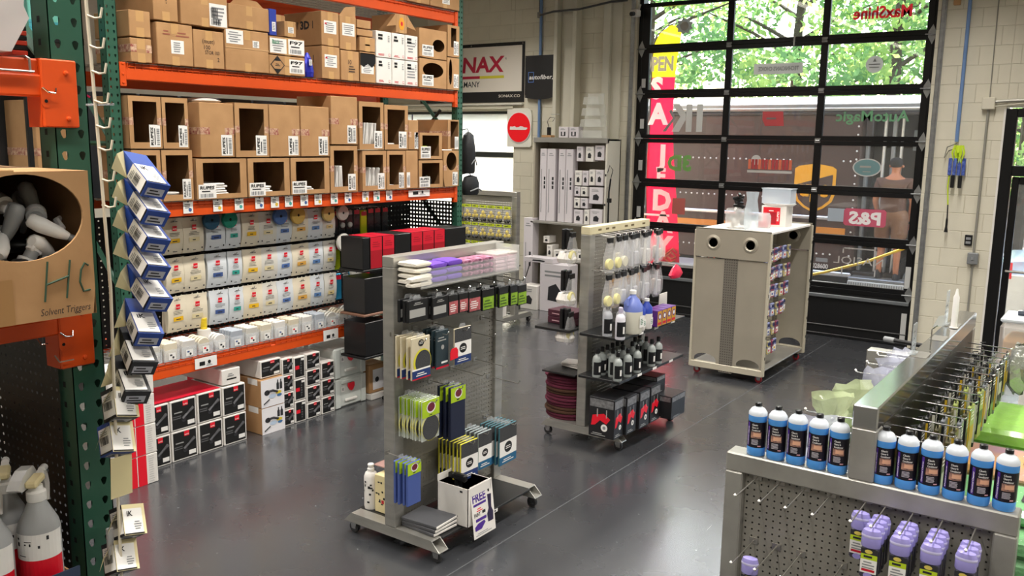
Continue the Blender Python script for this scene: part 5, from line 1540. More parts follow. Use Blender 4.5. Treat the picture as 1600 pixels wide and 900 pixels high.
# red and white stack in front of the left post
for i, (z0, z1) in enumerate(((0.0, 0.215), (0.216, 0.425), (0.426, 0.635), (0.636, 0.845))):
    c = carton('white carton with red band, %s from the floor, before left post' % ORD[i], 2.972, 3.30, z0, z1, xf=-5.30, d=0.21, m=white_card, group='red banded cartons', tp=False)
    w, h = c['w'], c['h']; X = c['d'] / 2; b = MB()
    b.quad((X, -w * 0.19, 0), *XP, w * 0.21, h, redbr, 0.001); b.quad((X, w * 0.04, 0), *XP, w * 0.2, h, redbr, 0.001); b.quad((X, -w * 0.28, 0), *XP, w * 0.09, h, mat('soft_grey', '#c9c6c3', 0.6), 0.001); lines(b, (X, w * 0.28, 0.01), *XP, w * 0.14, h - 0.02, mat('soft_grey', '#c9c6c3'), 12, 0.001, i)
    b.build('print', c)

# ---------------------------------------------------------------- black pedestal display with red boxes
t = thing('pedestal_display', 'black pedestal display between the rack and front gondola', 'display', (-5.33, 5.9, 0))
MB().cbox(-0.11, 0.13, -0.25, 0.55, 0, 0.03, black_pl).build('base', t)
MB().cbox(-0.03, 0.03, -0.2, 0.5, 0.03, 1.20, blkp).build('pedestal', t)
for z in (0.50, 0.87, 1.25):
    s_ = MB().cbox(-0.14, 0.15, -0.72, 0.72, z, z + 0.02, blkp if z != 0.87 else mat('brown_shelf', '#7d5a48', 0.5), 0.004).build('shelf', t)
def red_box(label, y0, y1, z0, z1, m, xf=-5.19, d=0.26):
    c = carton(label, y0, y1, z0, z1, xf, d, black_pl, 'kit_carton', 'black and red kit cartons', tp=False)
    if m is not None:
        b = MB(); w, h = c['w'], c['h']; X = d / 2
        b.quad((X, -w / 2 + 0.002, 0.002), *XP, w - 0.004, h - 0.004, m, 0.001); b.quad((X, -w / 2 + 0.002, h * 0.02), *XP, w - 0.004, h * 0.55, mat('deep_red', '#a80f22', 0.4), 0.0014); lines(b, (X, -w * 0.35, h * 0.66), *XP, w * 0.7, h * 0.2, mat('deep_red', '#a80f22'), 3, 0.0016); b.build('print', c)
        b = MB(); b.quad((-X, -w / 2 + 0.002, h), (1, 0, 0), (0, 1, 0), d, w - 0.004, red, 0.001); b.build('lid', c)
    return c
kr = mat('kit_red', '#d41c33', 0.35)
for lab, y0, y1, m in (('black end of kit carton left of the red ones', 5.182, 5.268, None), ('red-fronted kit carton, first from the left', 5.271, 5.417, kr), ('red-fronted kit carton, second from the left', 5.420, 5.568, kr), ('black-sided kit carton between the red pairs', 5.571, 5.780, None), ('red-fronted kit carton, third from the left', 5.783, 5.936, kr), ('red-fronted kit carton, fourth from the left', 5.939, 6.095, kr), ('red-fronted kit carton, fifth from the left', 6.098, 6.250, kr), ('wide black kit carton at the right end of red ones', 6.253, 6.568, None)):
    red_box(lab, y0, y1, 1.273, 1.545, m)
red_box('tall black carton on the middle pedestal shelf', 5.20, 5.46, 0.893, 1.20, None)
red_box('tall black carton on the lowest pedestal shelf', 5.20, 5.46, 0.523, 0.82, None)
red_box('second black carton on the middle pedestal shelf', 5.47, 5.69, 0.893, 1.18, None)
# ================================================================ rolling gondolas
tyre_g = mat('caster_tyre', '#2a2a2c', 0.5)
def caster(parent, x, y, wheel_m, r=0.035):
    c = MB()
    c.cbox(x - 0.03, x + 0.03, y - 0.03, y + 0.03, 2 * r + 0.004, 2 * r + 0.010, chrome, 0.002)
    for s in (-1, 1):
        c.poly((x, y + s * 0.017, 0), (1, 0, 0), (0, 0, 1), [(-0.012, r - 0.008), (0.02, r - 0.008), (0.026, 2 * r + 0.006), (-0.026, 2 * r + 0.006)], chrome, 0, 0.003)
    f = c.build('caster_fork', parent)
    w = MB().lathe([(r * 0.5, -0.012), (r * 0.94, -0.012), (r, -0.006), (r, 0.006), (r * 0.94, 0.012), (r * 0.5, 0.012)], wheel_m, 18, (x, y, r), axis='y')
    w.lathe([(0.006, -0.014), (r * 0.5, -0.010), (r * 0.5, 0.010), (0.006, 0.014)], grey_pl, 12, (x, y, r), axis='y')
    w.build('caster_wheel', f, True)

def foot(parent, y, half=0.375, w=0.08, z0=0.078, z1=0.138):
    """square tube foot along X whose open ends are cut on the slant"""
    b = MB()
    e = 0.06
    th = 0.006
    def ring(x_b, x_t, inset):
        return [(x_b, y - w / 2 + inset, z0 + inset), (x_b, y + w / 2 - inset, z0 + inset), (x_t, y + w / 2 - inset, z1 - inset), (x_t, y - w / 2 + inset, z1 - inset)]
    A, B_ = ring(-half, -half + e, 0), ring(half, half - e, 0)
    C_, D = ring(-half + 0.004, -half + e - 0.004, th), ring(half - 0.004, half - e + 0.004, th)
    vs = A + B_ + C_ + D
    fs = []
    for k in range(4):
        k2 = (k + 1) % 4
        fs.append((k, k2, 4 + k2, 4 + k))
        fs.append((8 + k, 12 + k, 12 + k2, 8 + k2))
        fs.append((k, 8 + k, 8 + k2, k2))
        fs.append((4 + k, 4 + k2, 12 + k2, 12 + k))
    b.add(vs, fs, steel)
    return b.build('foot', parent)

def rolling_gondola(label, x, y0, y1, zt=1.72, panel=True, top_m=None):
    t = thing('rolling_gondola', label, 'gondola', (x, y0, 0), 0, 'steel rolling gondolas')
    L = y1 - y0
    for y in (0.04, L + 0.04):
        f = foot(t, y)
        for s in (-1, 1):
            caster(t, s * 0.325, y, tyre_g)
        MB().cbox(-0.0415, 0.0415, y - 0.04, y + 0.04, 0.138, zt - 0.062, steel, 0.004).build('post', t)
    MB().cbox(-0.0415, 0.0415, 0.0, L + 0.08, zt - 0.062, zt, top_m or steel, 0.004).build('top_bar', t)
    if panel:
        b = MB(); punched(b, (0.02, 0.08, 0.17), (0, 1, 0), (0, 0, 1), L - 0.08, zt - 0.24, max(8, int(L / 0.028)), int((zt - 0.24) / 0.028), 0.0042, steel_d, 6); b.build('peg_panel', t)
    b = MB()
    for a, c in ((0.045, 0.335), (-0.335, -0.045)):
        b = MB(); b.cbox(a, c, 0.08, L, 0.122, 0.138, mat('black_shelf', '#1a1b1c', 0.4), 0.003); b.build('base_shelf', t)
    return t

def hook(parent, y, z, x0=0.02, ln=0.24, m=wire):
    b = MB()
    b.tube([(x0, y, z), (x0 + ln, y, z - 0.01), (x0 + ln + 0.012, y, z + 0.006)], 0.0028, m, 6)
    b.lathe([(0.002, -0.004), (0.006, 0), (0.002, 0.004)], chrome, 8, (x0 + ln + 0.012, y, z + 0.008))
    b.box(x0, x0 + 0.004, y - 0.02, y + 0.02, z - 0.012, z + 0.012, m)
    return b.build('hook', parent)

X1 = -3.325
g1 = rolling_gondola('steel rolling gondola in front, carrying towels and sanding pads', X1, 3.51, 4.47)
# clear-fronted tray on top
MB().cbox(0.025, 0.225, 0.03, 0.95, 1.556, 1.566, steel_d, 0.002).build('tray', g1)
MB().box(0.223, 0.226, 0.02, 0.95, 1.556, 1.66, film('acrylic_front', '#eef2f4', 0.14, 0.05)).build('tray_front', g1)
MB().box(0.03, 0.223, 0.948, 0.951, 1.566, 1.72, film('acrylic_end', '#eef0ea', 0.3, 0.1)).build('tray_end', g1)
tw = mat('towel_white', '#e3ddcf', 0.9, bump=0.5, bs=150)
tp_ = mat('towel_purple', '#6f45b8', 0.85, bump=0.5, bs=150)
tpk = mat('towel_pink', '#c98aa6', 0.85, bump=0.5, bs=150, var=0.9, vs=28, col2='#6d3450')
def towel(x, y, z, lx, ly, lz, m, lab, grp, rz=0.0):
    b = MB()
    n = 8
    vs = []
    for i in range(n + 1):
        u = i / n * 2 - 1
        s = (1 - abs(u) ** 4) ** 0.25
        for k in range(10):
            a = 2 * PI * k / 10
            c, s2 = math.cos(a), math.sin(a)
            e = (abs(c) ** 4 + abs(s2) ** 4) ** -0.25
            vs.append((lx / 2 * c * e * (0.9 + 0.1 * s), ly / 2 * u, lz / 2 * (1 + s2 * e * (0.55 + 0.45 * s))))
    fs = []
    for i in range(n):
        for k in range(10):
            k2 = (k + 1) % 10
            fs.append((i * 10 + k, i * 10 + k2, (i + 1) * 10 + k2, (i + 1) * 10 + k))
    fs += [tuple(range(10))[::-1], tuple(n * 10 + k for k in range(10))]
    b.add(vs, fs, m)
    o = b.build('folded_towel', None, True, (x, y, z), (0, 0, rz))
    tag(o, lab, 'towel', grp)
    return o
zz = 1.568
for i in range(4):
    towel(-3.205, 3.60, zz + i * 0.033, 0.15, 0.13, 0.031, tw, 'white folded towel, %s from below in the rear stack' % ORD[i], 'folded towels in the top tray')
for i in range(2):
    towel(-3.125, 3.545, zz + i * 0.029, 0.05, 0.17, 0.027, tw, 'white rolled towel before the white stack, %s' % ('upper' if i else 'lower'), 'folded towels in the top tray')
for i in range(3):
    towel(-3.20, 3.735, zz + i * 0.038, 0.14, 0.13, 0.036, tp_, 'purple towel in left purple stack, %s from below' % ORD[i], 'folded towels in the top tray')
for i in range(3):
    towel(-3.20, 3.872, zz + i * 0.040, 0.14, 0.13, 0.038, tp_, 'purple towel in right purple stack, %s from below' % ORD[i], 'folded towels in the top tray')
for c_ in range(3):
    for i in range(3):
        towel(-3.195, 3.99 + 0.10 * c_, zz + i * 0.035, 0.13, 0.095, 0.033, tpk, 'pink striped towel, %s stack, %s from below' % (('left', 'middle', 'right')[c_], ORD[i]), 'folded towels in the top tray')
for i, (y, w) in enumerate(((4.30, 0.11), (4.415, 0.10))):
    t = thing('clear_box', 'clear plastic box of pink pads, %s one in top tray' % ('left', 'right')[i], 'box', (-3.19, y, 1.568), 0, 'clear boxes in the top tray')
    b = MB(); b.box(-0.09, 0.07, -w / 2, w / 2, 0, 0.10, film('clear_box', '#f2e6ea', 0.35, 0.1)); b.build('shell', t)
    for k in range(4):
        MB().cbox(-0.08, 0.06, -w / 2 + 0.006, w / 2 - 0.006, 0.004 + k * 0.022, 0.022 + k * 0.022, mat('pink_pad', '#e6c9d0', 0.8), 0.004).build('pad', t)
    MB().cbox(-0.095, 0.075, -w / 2 - 0.002, w / 2 + 0.002, 0.10, 0.112, film('box_lid', '#f0e9e4', 0.5, 0.2), 0.003).build('lid', t)

def hang_pack(x, y, z, w, h, n, pitch, front, lab, grp, edge, th=0.012, taper=None, cat='pack', name='hanging_pack'):
    """a queue of n packs on one hook along +X: the foremost at x carries its print; each is a thing"""
    for i in range(n):
        nm = ('foremost' if i == 0 else ORD[i] + ' from the front') if n > 1 else 'single'
        t = thing(name, '%s, %s' % (lab, nm) if n > 1 else lab, cat, (x - i * pitch, y + 0.004 * math.sin(i * 2.0), z), 0.03 * math.sin(i * 1.7 + y * 9), grp)
        MB().cbox(-th / 2, th / 2, -w / 2, w / 2, 0, h, edge, min(0.004, th / 3)).build('body', t)
        front(t, w, h, th / 2)
        c = MB(); c.poly((0, 0, h), *XP, [(-w * 0.2, 0), (w * 0.2, 0), (w * 0.14, 0.022), (-w * 0.14, 0.022)], film('hang_tab', '#cfd3d6', 0.25), 0.0, 0.001)
        c.build('hang_tab', t)

dark_d = mat('disc_charcoal', '#3c3d3f', 0.9, bump=0.4, bs=200)
lemon = mat('lemon_edge', '#d8cf3a', 0.6)
blue_lab = mat('label_blue', '#22386e', 0.45)
silver_pk = mat('silver_pack', '#b5b5b2', 0.4, 0.3)
def oval_logo(b, X, y, z, r):
    b.disc((X, y, z), *XP, r, black, 0.0012, 16, r * 0.85)
    lines(b, (X, y - r * 0.7, z - r * 0.3), *XP, r * 1.4, r * 0.6, white, 2, 0.002, 5)
def f_black(t, w, h, X):
    b = MB(); b.quad((X, -w * 0.45, h * 0.22), *XP, w * 0.8, h * 0.36, silver_pk, 0.001); lines(b, (X, -w * 0.25, h * 0.74), *XP, w * 0.5, h * 0.14, silver_pk, 2, 0.001); b.build('print', t)
def f_red(t, w, h, X):
    b = MB(); b.quad((X, -w * 0.45, h * 0.05), *XP, w * 0.9, h * 0.62, mat('salmon', '#c4666a', 0.5, var=0.5, vs=40), 0.001); lines(b, (X, -w * 0.4, h * 0.15), *XP, w * 0.7, h * 0.4, white, 4, 0.0018); b.build('print', t)
def f_green(t, w, h, X):
    b = MB(); b.quad((X, -w * 0.45, h * 0.05), *XP, w * 0.9, h * 0.58, mat('grass', '#8fb832', 0.5, var=0.4, vs=40), 0.001); lines(b, (X, -w * 0.4, h * 0.12), *XP, w * 0.7, h * 0.4, mat('dk_green', '#3c5a1c', 0.5), 3, 0.0018); b.build('print', t)
G1 = 'packs hanging on the front gondola'
blkpk = mat('pack_black', '#17181a', 0.35)
for y, z in ((3.61, 1.540), (3.70, 1.535), (3.80, 1.530), (3.90, 1.525), (4.0, 1.525), (4.13, 1.52), (4.29, 1.515), (4.45, 1.51)):
    hook(g1, y - 3.51, z)
hang_pack(-3.10, 3.50, 1.385, 0.16, 0.125, 3, 0.03, f_black, 'black pack with silver panel, left hook', G1, blkpk, 0.02)
hang_pack(-3.10, 3.685, 1.375, 0.14, 0.125, 3, 0.03, f_black, 'black pack with silver panel, second hook', G1, blkpk, 0.02)
hang_pack(-3.10, 3.803, 1.375, 0.088, 0.12, 2, 0.03, f_red, 'red printed pack, left of the three red', G1, blkpk, 0.016)
hang_pack(-3.10, 3.896, 1.378, 0.082, 0.115, 2, 0.03, f_red, 'red printed pack, middle of the three red', G1, blkpk, 0.016)
hang_pack(-3.10, 4.00, 1.365, 0.11, 0.125, 2, 0.03, f_red, 'red printed pack, right of the three red', G1, blkpk, 0.016)
hang_pack(-3.10, 4.133, 1.355, 0.115, 0.13, 3, 0.03, f_green, 'green printed pack, first green hook', G1, blkpk, 0.016)
hang_pack(-3.10, 4.29, 1.350, 0.10, 0.13, 3, 0.03, f_green, 'green printed pack, second green hook', G1, blkpk, 0.016)
hang_pack(-3.10, 4.40, 1.345, 0.08, 0.13, 2, 0.03, f_green, 'green printed pack, third green hook', G1, blkpk, 0.016)
hang_pack(-3.10, 4.49, 1.335, 0.10, 0.13, 2, 0.03, f_green, 'green printed pack, fourth green hook', G1, blkpk, 0.016)
ivory_pk = mat('ivory_pack', '#cfc4a8', 0.45)
def f_disc(t, w, h, X):
    b = MB(); b.disc((X, 0.01, h * 0.40), *XP, w * 0.48, lemon, 0.001, 24); b.disc((X, 0.016, h * 0.40), *XP, w * 0.42, dark_d, 0.002, 24); b.quad((X, -w / 2 + 0.002, h * 0.03), *XP, w - 0.004, h * 0.19, blue_lab, 0.003); b.quad((X, -w / 2 + 0.002, h * 0.22), *XP, w - 0.004, h * 0.04, white, 0.003); b.quad((X, -w / 2 + 0.002, 0.001), *XP, w - 0.004, h * 0.03, red, 0.003); oval_logo(b, X, 0.0, h * 0.86, w * 0.15); lines(b, (X, -w * 0.3, h * 0.07), *XP, w * 0.6, h * 0.1, white, 2, 0.004); b.build('print', t)
def f_darkp(t, w, h, X):
    b = MB(); lines(b, (X, -w * 0.4, h * 0.7), *XP, w * 0.7, h * 0.14, silver_pk, 2, 0.001); b.disc((X, 0.0, h * 0.55), *XP, w * 0.12, silver_pk, 0.001, 12); b.quad((X, -w * 0.1, h * 0.12), *XP, w * 0.5, h * 0.05, white, 0.001); b.quad((X, -w / 2, 0.0), *XP, w, h * 0.05, red, 0.001); b.build('print', t)
def f_flex(col):
    def f(t, w, h, X):
        b = MB(); b.quad((X, -w / 2 + 0.002, h * 0.62), *XP, w - 0.004, h * 0.37, dark_d, 0.001); b.quad((X, -w / 2 + 0.002, h * 0.22), *XP, w - 0.004, h * 0.40, white, 0.001); b.quad((X, -w / 2 + 0.002, h * 0.01), *XP, w - 0.004, h * 0.21, col, 0.001); oval_logo(b, X, 0.0, h * 0.43, w * 0.22); lines(b, (X, -w * 0.35, h * 0.06), *XP, w * 0.7, h * 0.1, white, 2, 0.002); b.build('print', t)
    return f
for y, z in ((3.52, 1.285), (3.71, 1.29), (3.89, 1.285), (4.15, 1.20), (4.35, 1.25), (4.05, 0.98), (4.28, 0.99), (4.42, 0.85), (3.61, 0.92), (3.845, 0.945), (3.96, 0.58), (4.10, 0.60), (4.39, 0.585), (3.47, 0.605)):
    hook(g1, y - 3.51, z)
hang_pack(-3.10, 3.525, 1.062, 0.155, 0.235, 4, 0.036, f_disc, 'sanding disc pack with yellow rim, upper left hook', G1, ivory_pk)
hang_pack(-3.10, 3.708, 1.085, 0.115, 0.22, 4, 0.03, f_darkp, 'dark teal sheet pack beside disc packs', G1, mat('pack_teal_dark', '#24343a', 0.4))
hang_pack(-3.10, 3.893, 1.075, 0.155, 0.215, 1, 0.03, f_flex(blue_lab), 'black and white sheet pack with oval logo alone on hook', G1, ivory_pk)
t = thing('price_tag', 'red hang tag between the dark and white packs', 'tag', (-3.075, 3.79, 1.12))
MB().poly((0, 0, 0), *XP, [(-0.035, 0.0), (0.035, 0.005), (0.035, 0.05), (0.02, 0.068), (-0.02, 0.066), (-0.035, 0.045)], redbr, 0, 0.003).build('tag', t)
limeh = mat('lime_header', '#a8c71f', 0.5)
def header(b, w, h, X, z0, z1):
    b.quad((X, -w / 2 + 0.001, h * z0), *XP, w - 0.002, h * (z1 - z0), limeh, 0.0012)
    m = h * (z0 + z1) / 2
    b.disc((X, 0.0, m + 0.004), *XP, w * 0.26, white, 0.002, 14, h * (z1 - z0) * 0.34); b.disc((X, 0.0, m + 0.006), *XP, w * 0.21, mat('logo_maroon', '#6d1f34', 0.5), 0.003, 14, h * (z1 - z0) * 0.26); lines(b, (X, -w * 0.15, h * z0 + 0.004), *XP, w * 0.3, h * 0.05, ink, 1, 0.002)
def f_round(t, w, h, X):
    b = MB(); header(b, w, h, X, 0.58, 0.99); b.disc((X, 0, h * 0.30), *XP, w * 0.47, dark_d, 0.001, 24); b.build('print', t)
    MB().lathe([(w * 0.47, -0.012), (w * 0.49, -0.006), (w * 0.49, 0.0)], lemon, 20, (X, 0, h * 0.30), axis='x').build('disc', t)
def f_tall(t, w, h, X):
    b = MB(); header(b, w, h, X, 0.72, 0.995); b.build('print', t)
hang_pack(-3.10, 3.608, 0.690, 0.155, 0.235, 9, 0.021, f_round, 'round pad pack under lime header', G1, film('pack_film', '#dfe6e0', 0.35, 0.1), 0.010)
hang_pack(-3.10, 3.845, 0.632, 0.137, 0.315, 3, 0.04, f_tall, 'tall navy pack with lime header', G1, mat('pack_navy', '#1b2138', 0.35), 0.022)
hang_pack(-3.10, 3.962, 0.345, 0.162, 0.235, 7, 0.028, f_flex(blue_lab), 'yellow-edged sheet pack with oval logo', G1, lemon, 0.013)
hang_pack(-3.10, 4.115, 0.365, 0.135, 0.235, 5, 0.03, f_flex(mat('label_teal', '#1f5f86', 0.45)), 'grey-edged sheet pack with oval logo', G1, mat('edge_grey', '#9aa7a8', 0.5), 0.014)
hang_pack(-3.10, 4.36, 0.325, 0.195, 0.255, 6, 0.028, f_flex(mat('label_teal', '#1f5f86')), 'teal-edged sheet pack at the right end', G1, mat('edge_teal', '#3f6f7a', 0.5), 0.013)
hang_pack(-3.10, 3.465, 0.350, 0.112, 0.25, 4, 0.03, f_tall, 'blue-edged pack with lime header, lowest left', G1, mat('edge_blue', '#45599a', 0.5), 0.016)
# base of the gondola
for i in range(3):
    t = thing('flat_box', 'flat grey box on the gondola base, %s from below' % ORD[i], 'box', (-3.15, 3.655, 0.140 + 0.021 * i), 0.05 * i - 0.04, 'flat grey boxes')
    MB().cbox(-0.125, 0.125, -0.10, 0.10, 0.0, 0.019, mat('grey_board', '#55565a', 0.5), 0.003).build('body', t)
    MB().cbox(0.125, 0.132, -0.098, 0.098, 0.002, 0.017, white_card, 0.003).build('white_edge', t)
t = thing('display_box', 'white cardboard box with purple poster on the gondola base', 'box', (-3.06, 3.87, 0.140), 0.0)
wb, db, hb = 0.11, 0.115, 0.235
b = MB(); b.box(-db, db, -wb, wb, 0, 0.004, white_card); b.box(-db, -db + 0.004, -wb, wb, 0, hb + 0.04, white_card); b.box(db - 0.004, db, -wb, wb, 0, hb, white_card); b.box(-db, db, -wb, -wb + 0.004, 0, hb, white_card); b.box(-db, db, wb - 0.004, wb, 0, hb, white_card)
b.box(-db + 0.004, db - 0.004, -wb + 0.004, wb - 0.004, 0.1, hb - 0.002, card_in, skip='tb'); b.build('carton', t)
b = MB(); lines(b, (-db + 0.01, -wb, 0.05), *YM, 0.2, 0.012, ink, 1, 0.001); b.quad((db - 0.06, -wb, hb - 0.03), *YM, 0.02, 0.012, ink, 0.001); b.build('print', t)
ps = bpy.data.objects.new('poster', None)
b = MB(); w, h = 0.21, 0.315
b.cbox(-0.002, 0.0, -w / 2, w / 2, 0, h, white_card, 0.0005)
pu = purple
b.text('GET A', (0.0, -w * 0.42, h * 0.89), *XP, 0.014, pu, 0.0008, 0.01, 'l', 0.055); b.text('FREE', (0.0, -w * 0.44, h * 0.68), *XP, 0.048, pu, 0.0008, 0.03, 'l', 0.125)
b.quad((0, -w * 0.42, h * 0.60), *XP, 0.12, 0.014, pu, 0.0008); lines(b, (0, -w * 0.30, h * 0.48), *XP, 0.06, 0.025, redbr, 2, 0.0008); b.text('PAINT', (0, -w * 0.42, h * 0.40), *XP, 0.022, ink, 0.0008, 0.02, 'l', 0.06); lines(b, (0, -w * 0.08, h * 0.40), *XP, 0.05, 0.022, ink, 1, 0.0008, 1, 0.8)
b.quad((0, -w * 0.36, h * 0.30), *XP, 0.10, 0.018, pu, 0.0008); b.poly((0, -w * 0.42, h * 0.14), *XP, [(0, 0), (0.06, 0), (0.10, 0.03), (0.09, 0.045), (0.03, 0.04), (0.0, 0.025)], pu, 0.0008); lines(b, (0, -w * 0.42, h * 0.03), *XP, 0.16, 0.02, grey_pl, 2, 0.0008)
b.poly((0, w * 0.30, h * 0.20), *XP, [(-0.025, 0), (0.025, 0), (0.03, 0.05), (0.015, 0.08), (0.022, 0.16), (-0.015, 0.165), (-0.012, 0.08), (-0.03, 0.05)], mat('print_indigo', '#2a2140', 0.5), 0.0008)
b.poly((0, w * 0.22, h * 0.86), *XP, [(-0.03, 0.01), (0.0, 0.028), (0.045, 0.025), (0.02, 0.012), (0.025, -0.03), (0.01, -0.03), (0.005, 0.005)], black, 0.0008)
po = b.build('poster', t); po.location = (0.145, 0.02, -0.075); po.rotation_euler = (0, -0.12, 0)
bpy.data.objects.remove(ps)
t = thing('spray_bottle', 'clear bottle with black trigger standing in the white poster box', 'bottle', (-3.09, 3.84, 0.146))
MB().lathe([(0.03, 0), (0.033, 0.02), (0.033, 0.14), (0.012, 0.19), (0.012, 0.21)], film('clear_bottle', '#dfe3e6', 0.4, 0.08), 14).build('bottle', t, True)
b = MB(); b.cbox(-0.02, 0.07, -0.018, 0.018, 0.23, 0.275, black_pl, 0.008); b.cbox(-0.06, -0.02, -0.016, 0.016, 0.235, 0.27, black_pl, 0.006); b.cbox(0.02, 0.035, -0.01, 0.01, 0.165, 0.235, black_pl, 0.004); b.lathe([(0.016, 0.2), (0.016, 0.235)], black_pl, 12); b.build('trigger', t)
tag_s = MB(); tag_s.quad((0.336, 0.50, 0.112), *XP, 0.10, 0.022, white, 0.002); tag_s.quad((0.336, 0.52, 0.118), *XP, 0.06, 0.010, ink, 0.003); tag_s.build('shelf_tag', g1)
# the other side of the front gondola
t = thing('squeeze_bottle', 'white bottle with black drops on the gondola base, rear side', 'bottle', (-3.60, 3.64, 0.139))
MB().lathe([(0.040, 0), (0.042, 0.01), (0.042, 0.20), (0.034, 0.225), (0.02, 0.235)], white_card, 18).build('bottle', t, True)
MB().lathe([(0.022, 0.236), (0.022, 0.25), (0.016, 0.256), (0.02, 0.275), (0.016, 0.28)], white, 14).build('cap', t, True)
b = MB(); q = random.Random(6)
for i in range(14):
    a = -PI / 2 + q.uniform(-1.0, 1.0); z = q.uniform(0.03, 0.18)
    p = Vector((0.0425 * math.cos(a), 0.0425 * math.sin(a), z)); r = Vector((-math.sin(a), math.cos(a), 0))
    b.quad(p, r, (0, 0, 1), q.uniform(0.008, 0.018), q.uniform(0.006, 0.016), black, 0.0006)
b.build('print', t)
t = thing('carton_box', 'ivory carton with black marks beside the white bottle', 'box', (-3.495, 3.66, 0.139))
MB().cbox(-0.05, 0.05, -0.045, 0.045, 0, 0.235, ivory, 0.003).build('body', t)
b = MB()
for i in range(9):
    b.quad((q.uniform(-0.045, 0.02), -0.045, q.uniform(0.05, 0.2)), *YM, q.uniform(0.008, 0.02), q.uniform(0.006, 0.014), black, 0.0008)
b.quad((0.005, -0.045, 0.06), *YM, 0.02, 0.022, red, 0.001); b.build('print', t)
MB().cbox(-0.28, -0.045, 0.16, 0.55, 0.40, 0.405, film('tinted_shelf', '#c9a39a', 0.7, 0.2)).build('side_shelf', g1)
t = thing('spray_bottle', 'black bottle on the tinted side shelf of front gondola', 'bottle', (-3.42, 3.80, 0.407))
MB().lathe([(0.028, 0), (0.030, 0.01), (0.030, 0.17), (0.012, 0.20), (0.012, 0.24)], black_pl, 14).build('bottle', t, True)
MB().cbox(-0.02, 0.05, -0.015, 0.015, 0.24, 0.28, black_pl, 0.006).build('trigger', t)
b = MB(); punched(b, (-0.02, 0.08, 0.17), (0, 1, 0), (0, 0, 1), 0.88, 1.45, 31, 52, 0.0042, steel_d, 6); b.build('rear_peg_panel', g1)

# ---------------------------------------------------------------- second gondola
beige_bar = mat('ivory_bar', '#d9cfab', 0.5, var=0.08)
X2 = -3.39
g2 = rolling_gondola('steel rolling gondola in the middle, carrying bottles and bagged brushes', X2, 5.76, 6.68, top_m=beige_bar)
for i, y in enumerate((0.12, 0.24, 0.34, 0.55, 0.66, 0.86)):
    MB().box(0.0416, 0.0424, y, y + 0.05, 1.683, 1.698, mat('slot_brown', '#6b5c3e', 0.6)).build('slot', g2)
slat = mat('slat_panel_wood', '#c9a06c', 0.6, var=0.15, vs=4)
MB().box(0.022, 0.030, 0.35, 0.88, 1.03, 1.27, slat).build('slat_board', g2)
for k in range(5):
    MB().box(0.030, 0.032, 0.35, 0.88, 1.06 + k * 0.045, 1.066 + k * 0.045, mat('slat_groove', '#8c6a44', 0.7)).build('groove', g2)
shelf_b = mat('black_shelf', '#1a1b1c')
for z, dd in ((0.925, 0.36), (0.595, 0.36)):
    for s in ((1, -1) if z > 0.9 else (1,)):
        y1_ = 1.0 if s > 0 else 0.4
        a, c = (0.045, 0.045 + dd) if s > 0 else (-0.045 - 0.32, -0.045)
        sh_ = MB().cbox(a, c, -0.13, y1_, z - 0.022, z, shelf_b, 0.003).build('shelf', g2)
        if s > 0:
            for y in (0.16, 0.42, 0.72):
                MB().quad((c, y, z - 0.021), *XP, 0.07, 0.02, white, 0.0015).build('shelf_tag', sh_)
# bags on the two rows of hooks
yel_foam = mat('foam_yellow', '#e3d98a', 0.85, bump=0.4, bs=80)
grey_t = mat('grey_tool', '#b9b9bd', 0.5)
def bagged(x, y, z, w, h, m, lab, shape='disc', zhook=True):
    t = thing('bagged_tool', lab, 'bag', (x, y, z), 0.1 * math.sin(y * 31), 'bagged tools on the middle gondola')
    b = MB()
    vs = []
    for j, (v, th, ww) in enumerate(((0, 0.01, 0.8), (0.15, 0.035, 1.0), (0.45, 0.04, 0.95), (0.75, 0.02, 0.75), (1.0, 0.004, 0.55))):
        vs += [(th / 2, -w * ww / 2, v * h), (th / 2 + 0.008, 0, v * h), (th / 2, w * ww / 2, v * h), (-th / 2, w * ww / 2, v * h), (-th / 2, -w * ww / 2, v * h)]
    fs = [(j * 5 + k, j * 5 + (k + 1) % 5, (j + 1) * 5 + (k + 1) % 5, (j + 1) * 5 + k) for j in range(4) for k in range(5)]
    b.add(vs, fs, bagfilm)
    b.build('film', t, True)
    if shape == 'disc':
        MB().lathe([(w * 0.36, -0.014), (w * 0.40, 0.0), (w * 0.36, 0.014)], m, 16, (0, 0, h * 0.27), axis='x').build('pad', t, True)
    elif shape == 'brush':
        c = MB(); c.tube([(0, -0.01, 0.02), (0, 0, h * 0.5), (0, 0.01, h * 0.85)], [0.018, 0.010, 0.008], m, 8); c.build('brush', t, True)
    else:
        c = MB(); c.cbox(-0.012, 0.012, -w * 0.3, w * 0.3, 0.02, h * 0.5, m, 0.006); c.build('block', t)
    c = MB(); c.cbox(-0.006, 0.012, -w * 0.3, w * 0.3, h * 0.90, h + 0.015, black_pl, 0.002); c.build('header', t)
    return t
def hooks2(y, z):
    hook(g2, y - 5.76, z, 0.03, 0.2)
hooks_ = [(5.62, 'disc', yel_foam), (5.75, 'disc', yel_foam), (5.86, 'disc', mat('foam_cream', '#dcd6bd', 0.85)), (5.96, 'brush', grey_t), (6.06, 'block', grey_t), (6.16, 'brush', mat('pale_tool', '#d6d2cc', 0.5)), (6.27, 'block', mat('pale_tool', '#d6d2cc')), (6.38, 'brush', grey_t), (6.49, 'disc', mat('bone_pad', '#d9c8b4', 0.8))]
